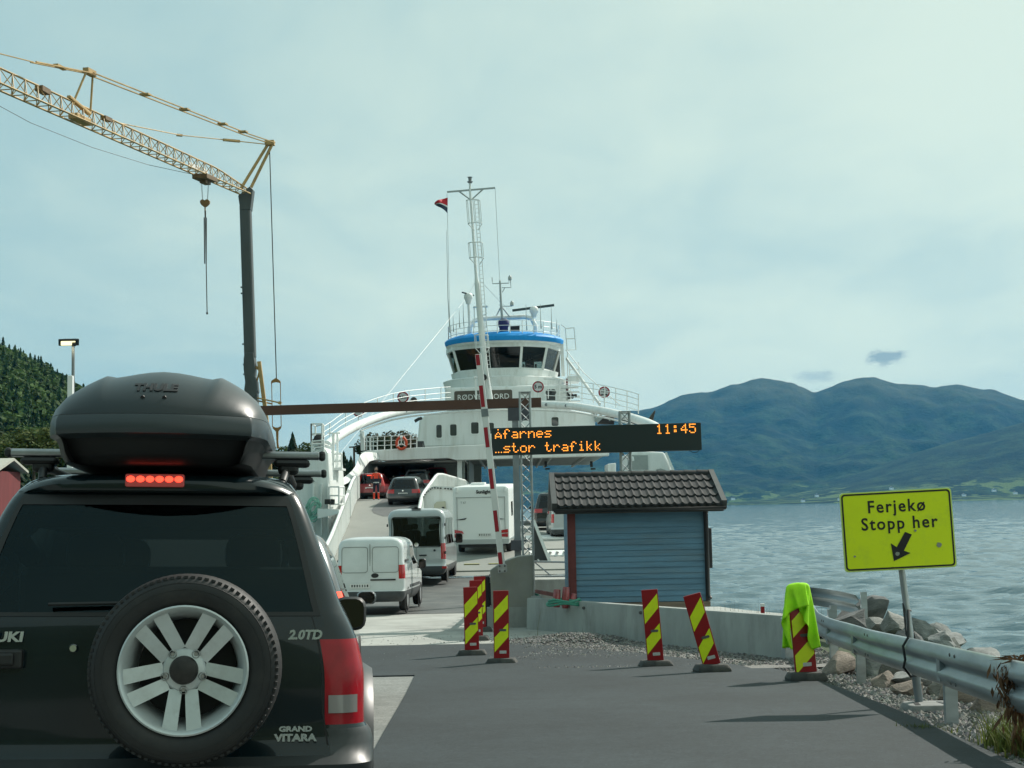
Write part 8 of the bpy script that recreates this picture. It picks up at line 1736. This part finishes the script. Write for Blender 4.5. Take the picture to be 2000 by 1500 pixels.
def dry_plant():
    p0 = Vector((3.21, 9.55, GZ(9.55) - .05)); root = thing('dried_plant', 'withered brown plant drooping over the guard rail near the right edge', 'plant', p0); br = mat('withered_brown', (.15, .075, .035), .85, var=.5, vscale=20); r = random.Random(6)
    b = MB()
    for k in range(5): b.tube([(r.uniform(-.05, .05), r.uniform(-.05, .05), 0), (r.uniform(-.05, .05), -.05, .4), (r.uniform(-.06, .04), -.1, .58 + .03 * k)], [.010, .008, .004], 5)
    b.build('stalk', br, root, smooth=60)
    V = []; Fc = []
    for k in range(420):
        t = r.random(); hx_ = r.gauss(-.02, .055 + .03 * t); z = .66 - .42 * t * r.random() ** .6; y = -.12 + r.gauss(0, .05) - .05 * t; d = Vector((r.gauss(0, .35), r.gauss(0, .3), -1)).normalized(); s = Vector((r.gauss(0, 1), r.gauss(0, 1), 0)).normalized() * r.uniform(.005, .014); L_ = r.uniform(.05, .16); p = Vector((hx_, y, z)); o = len(V); V += [tuple(p), tuple(p + d * L_ * .5 + s), tuple(p + d * L_), tuple(p + d * L_ * .5 - s)]; Fc.append((o, o + 1, o + 2, o + 3))
    for k in range(40):
        a = r.uniform(-.5, 1.2); p = Vector((0 + r.gauss(0, .02), -.12, .66)); d = Vector((math.cos(a) * (1 if r.random() < .75 else -1), r.gauss(0, .2), math.sin(a) * .35 + .1)); s = Vector((0, 0, r.uniform(.004, .009))); o = len(V); V += [tuple(p), tuple(p + d * .07 + s), tuple(p + d * .17 + Vector((0, 0, -.03))), tuple(p + d * .07 - s)]; Fc.append((o, o + 1, o + 2, o + 3))
    me = np_mesh('dry_leaves', np.array(V), np.array(Fc), br); o = bpy.data.objects.new('dry_leaves', me); COL.objects.link(o); o.parent = root
dry_plant()
# ---- deckhand
def person():
    p = at(735, 977, 82.0); H = (977 - 912.5) * 82 / F; root = thing('person', 'person in an orange and navy work suit standing on deck beside the red car', 'person', (p.x, 82.0, p.z), R(8)); s = H / 1.80
    bm_v = [(0, 0, .98, .125, .095), (0, .005, 1.12, .13, .092), (0, .01, 1.30, .15, .10), (0, .01, 1.42, .125, .085), (0, .0, 1.50, .052, .05), (0, -.01, 1.60, .056, .062)]
    V = [Vector(q[:3]) for q in bm_v]; Rr = [q[3:] for q in bm_v]; E = [(0, 1), (1, 2), (2, 3), (3, 4), (4, 5)]
    def chain(start, pts):
        k = start
        for x, y, z, r1 in pts: V.append(Vector((x, y, z))); Rr.append((r1, r1)); E.append((k, len(V) - 1)); k = len(V) - 1
        return k
    for s_ in (1, -1):
        chain(3, [(s_ * .185, .01, 1.43, .062), (s_ * .255, .02, 1.16, .050), (s_ * .245, -.06, .93, .036), (s_ * .235, -.075, .88, .028)])
        chain(0, [(s_ * .098, 0, .90, .092), (s_ * .115, -.01, .50, .064), (s_ * .125, .015, .10, .048), (s_ * .135, -.12, .045, .042)])
    me = bpy.data.meshes.new('body'); me.from_pydata([tuple(v) for v in V], E, []); o = bpy.data.objects.new('body', me); COL.objects.link(o); sk = o.modifiers.new('skin', 'SKIN'); sk.use_smooth_shade = True; sb = o.modifiers.new('sub', 'SUBSURF'); sb.levels = 2; sb.render_levels = 2
    for i, (a, c) in enumerate(Rr): me.skin_vertices[0].data[i].radius = (a, c)
    me.skin_vertices[0].data[0].use_root = True
    dg = bpy.context.evaluated_depsgraph_get(); me2 = bpy.data.meshes.new_from_object(o.evaluated_get(dg)); bpy.data.objects.remove(o)
    skin = mat('skin', (.42, .25, .18), .55); org = mat('hi_vis_orange', (.82, .07, .03), .7, var=.1); nav = mat('navy_cloth', (.012, .016, .035), .8); ref = mat('reflective_tape', (.62, .64, .64), .4); boot = mat('boot_black', (.012, .012, .012), .6)
    for m in (skin, org, nav, ref, boot): me2.materials.append(m)
    for f in me2.polygons:
        z = f.center.z; arm = abs(f.center.x) > .19
        if z > 1.475: k = 0
        elif arm and z < .93: k = 0
        elif z > 1.17: k = 1
        elif .93 < z < .975 and not arm: k = 3
        elif .40 < z < .45: k = 3
        elif .08 < z < .40: k = 1
        elif z <= .08: k = 4
        else: k = 2
        f.material_index = k
    me2.shade_smooth(); bo = link('body', me2, root)
    def hd(name, c, r_, m, sub=2):
        bm = bmesh.new(); bmesh.ops.create_icosphere(bm, subdivisions=sub, radius=1)
        for v in bm.verts: v.co = Vector((v.co.x * r_[0] + c[0], v.co.y * r_[1] + c[1], v.co.z * r_[2] + c[2]))
        q = bpy.data.meshes.new(name); bm.to_mesh(q); bm.free(); q.materials.append(m); q.shade_smooth(); return link(name, q, root)
    b = MB(); b.lathe([(.0, -.125), (.035, -.118), (.058, -.085), (.07, -.03), (.077, .02), (.074, .07), (.05, .11), (0, .125)], 18, T(0, -.015, 1.675) @ Matrix.Diagonal((1, 1.16, 1, 1))); b.build('head', skin, root, smooth=80)
    b = MB(); b.lathe([(.083, .00), (.085, .04), (.078, .085), (.052, .122), (0, .135)], 18, T(0, -.002, 1.68) @ Matrix.Diagonal((1, 1.14, 1, 1)), cap=False); b.lathe([(.05, -.12), (.072, -.09), (.078, -.04), (.074, -.03)], 18, T(0, -.024, 1.675) @ Matrix.Diagonal((.95, 1.1, 1, 1)), cap=False); b.build('hair', mat('dark_hair', (.018, .014, .012), .7), root, smooth=80)
    hd('nose', (0, -.108, 1.668), (.013, .018, .02), skin, 1); hd('mouth', (0, -.099, 1.622), (.024, .008, .007), mat('lips', (.3, .12, .1), .5), 1)
    for s_ in (1, -1):
        hd('eye', (s_ * .03, -.092, 1.69), (.011, .008, .007), boot, 1); hd('ear', (s_ * .08, -.005, 1.67), (.012, .022, .032), skin, 1)
        b = MB(); w = Vector((s_ * .235, -.08, .875)); b.tube([w + Vector((0, 0, .03)), w, w + Vector((0, -.008, -.06)), w + Vector((0, -.012, -.085))], [.026, .033, .036, .028], 10)
        for k, ln in enumerate((.062, .075, .07, .055)): q = w + Vector((0, -.034 + .02 * k, -.082)); b.tube([q, q + Vector((-s_ * .004, -.004, -ln * .5)), q + Vector((-s_ * .02, -.006, -ln))], [.009, .0085, .006], 6)
        q = w + Vector((-s_ * .01, -.04, -.02)); b.tube([q, q + Vector((-s_ * .012, -.022, -.03)), q + Vector((-s_ * .02, -.024, -.06))], [.011, .010, .007], 6); b.build('hand', skin, root, smooth=60)
    root.scale = (s, s, s)
person()
# ---- air: one even box of haze round everything
b = MB(); b.box((0, 4600, 362), (19000, 10200, 736)); hz_ = b.build('haze', bpy.data.materials.new('haze_air'))
m = hz_.data.materials[0]; m.use_nodes = True; nt = m.node_tree; nt.nodes.clear(); v = nt.nodes.new('ShaderNodeVolumePrincipled'); v.inputs['Color'].default_value = (.07, .46, .93, 1); v.inputs['Density'].default_value = 3.9e-5; v.inputs['Anisotropy'].default_value = .15
o_ = nt.nodes.new('ShaderNodeOutputMaterial'); nt.links.new(v.outputs[0], o_.inputs['Volume']); kind(hz_, 'stuff'); tag(hz_, 'blue haze over the fjord and mountains', 'haze')
hz_.display_type = 'WIRE'
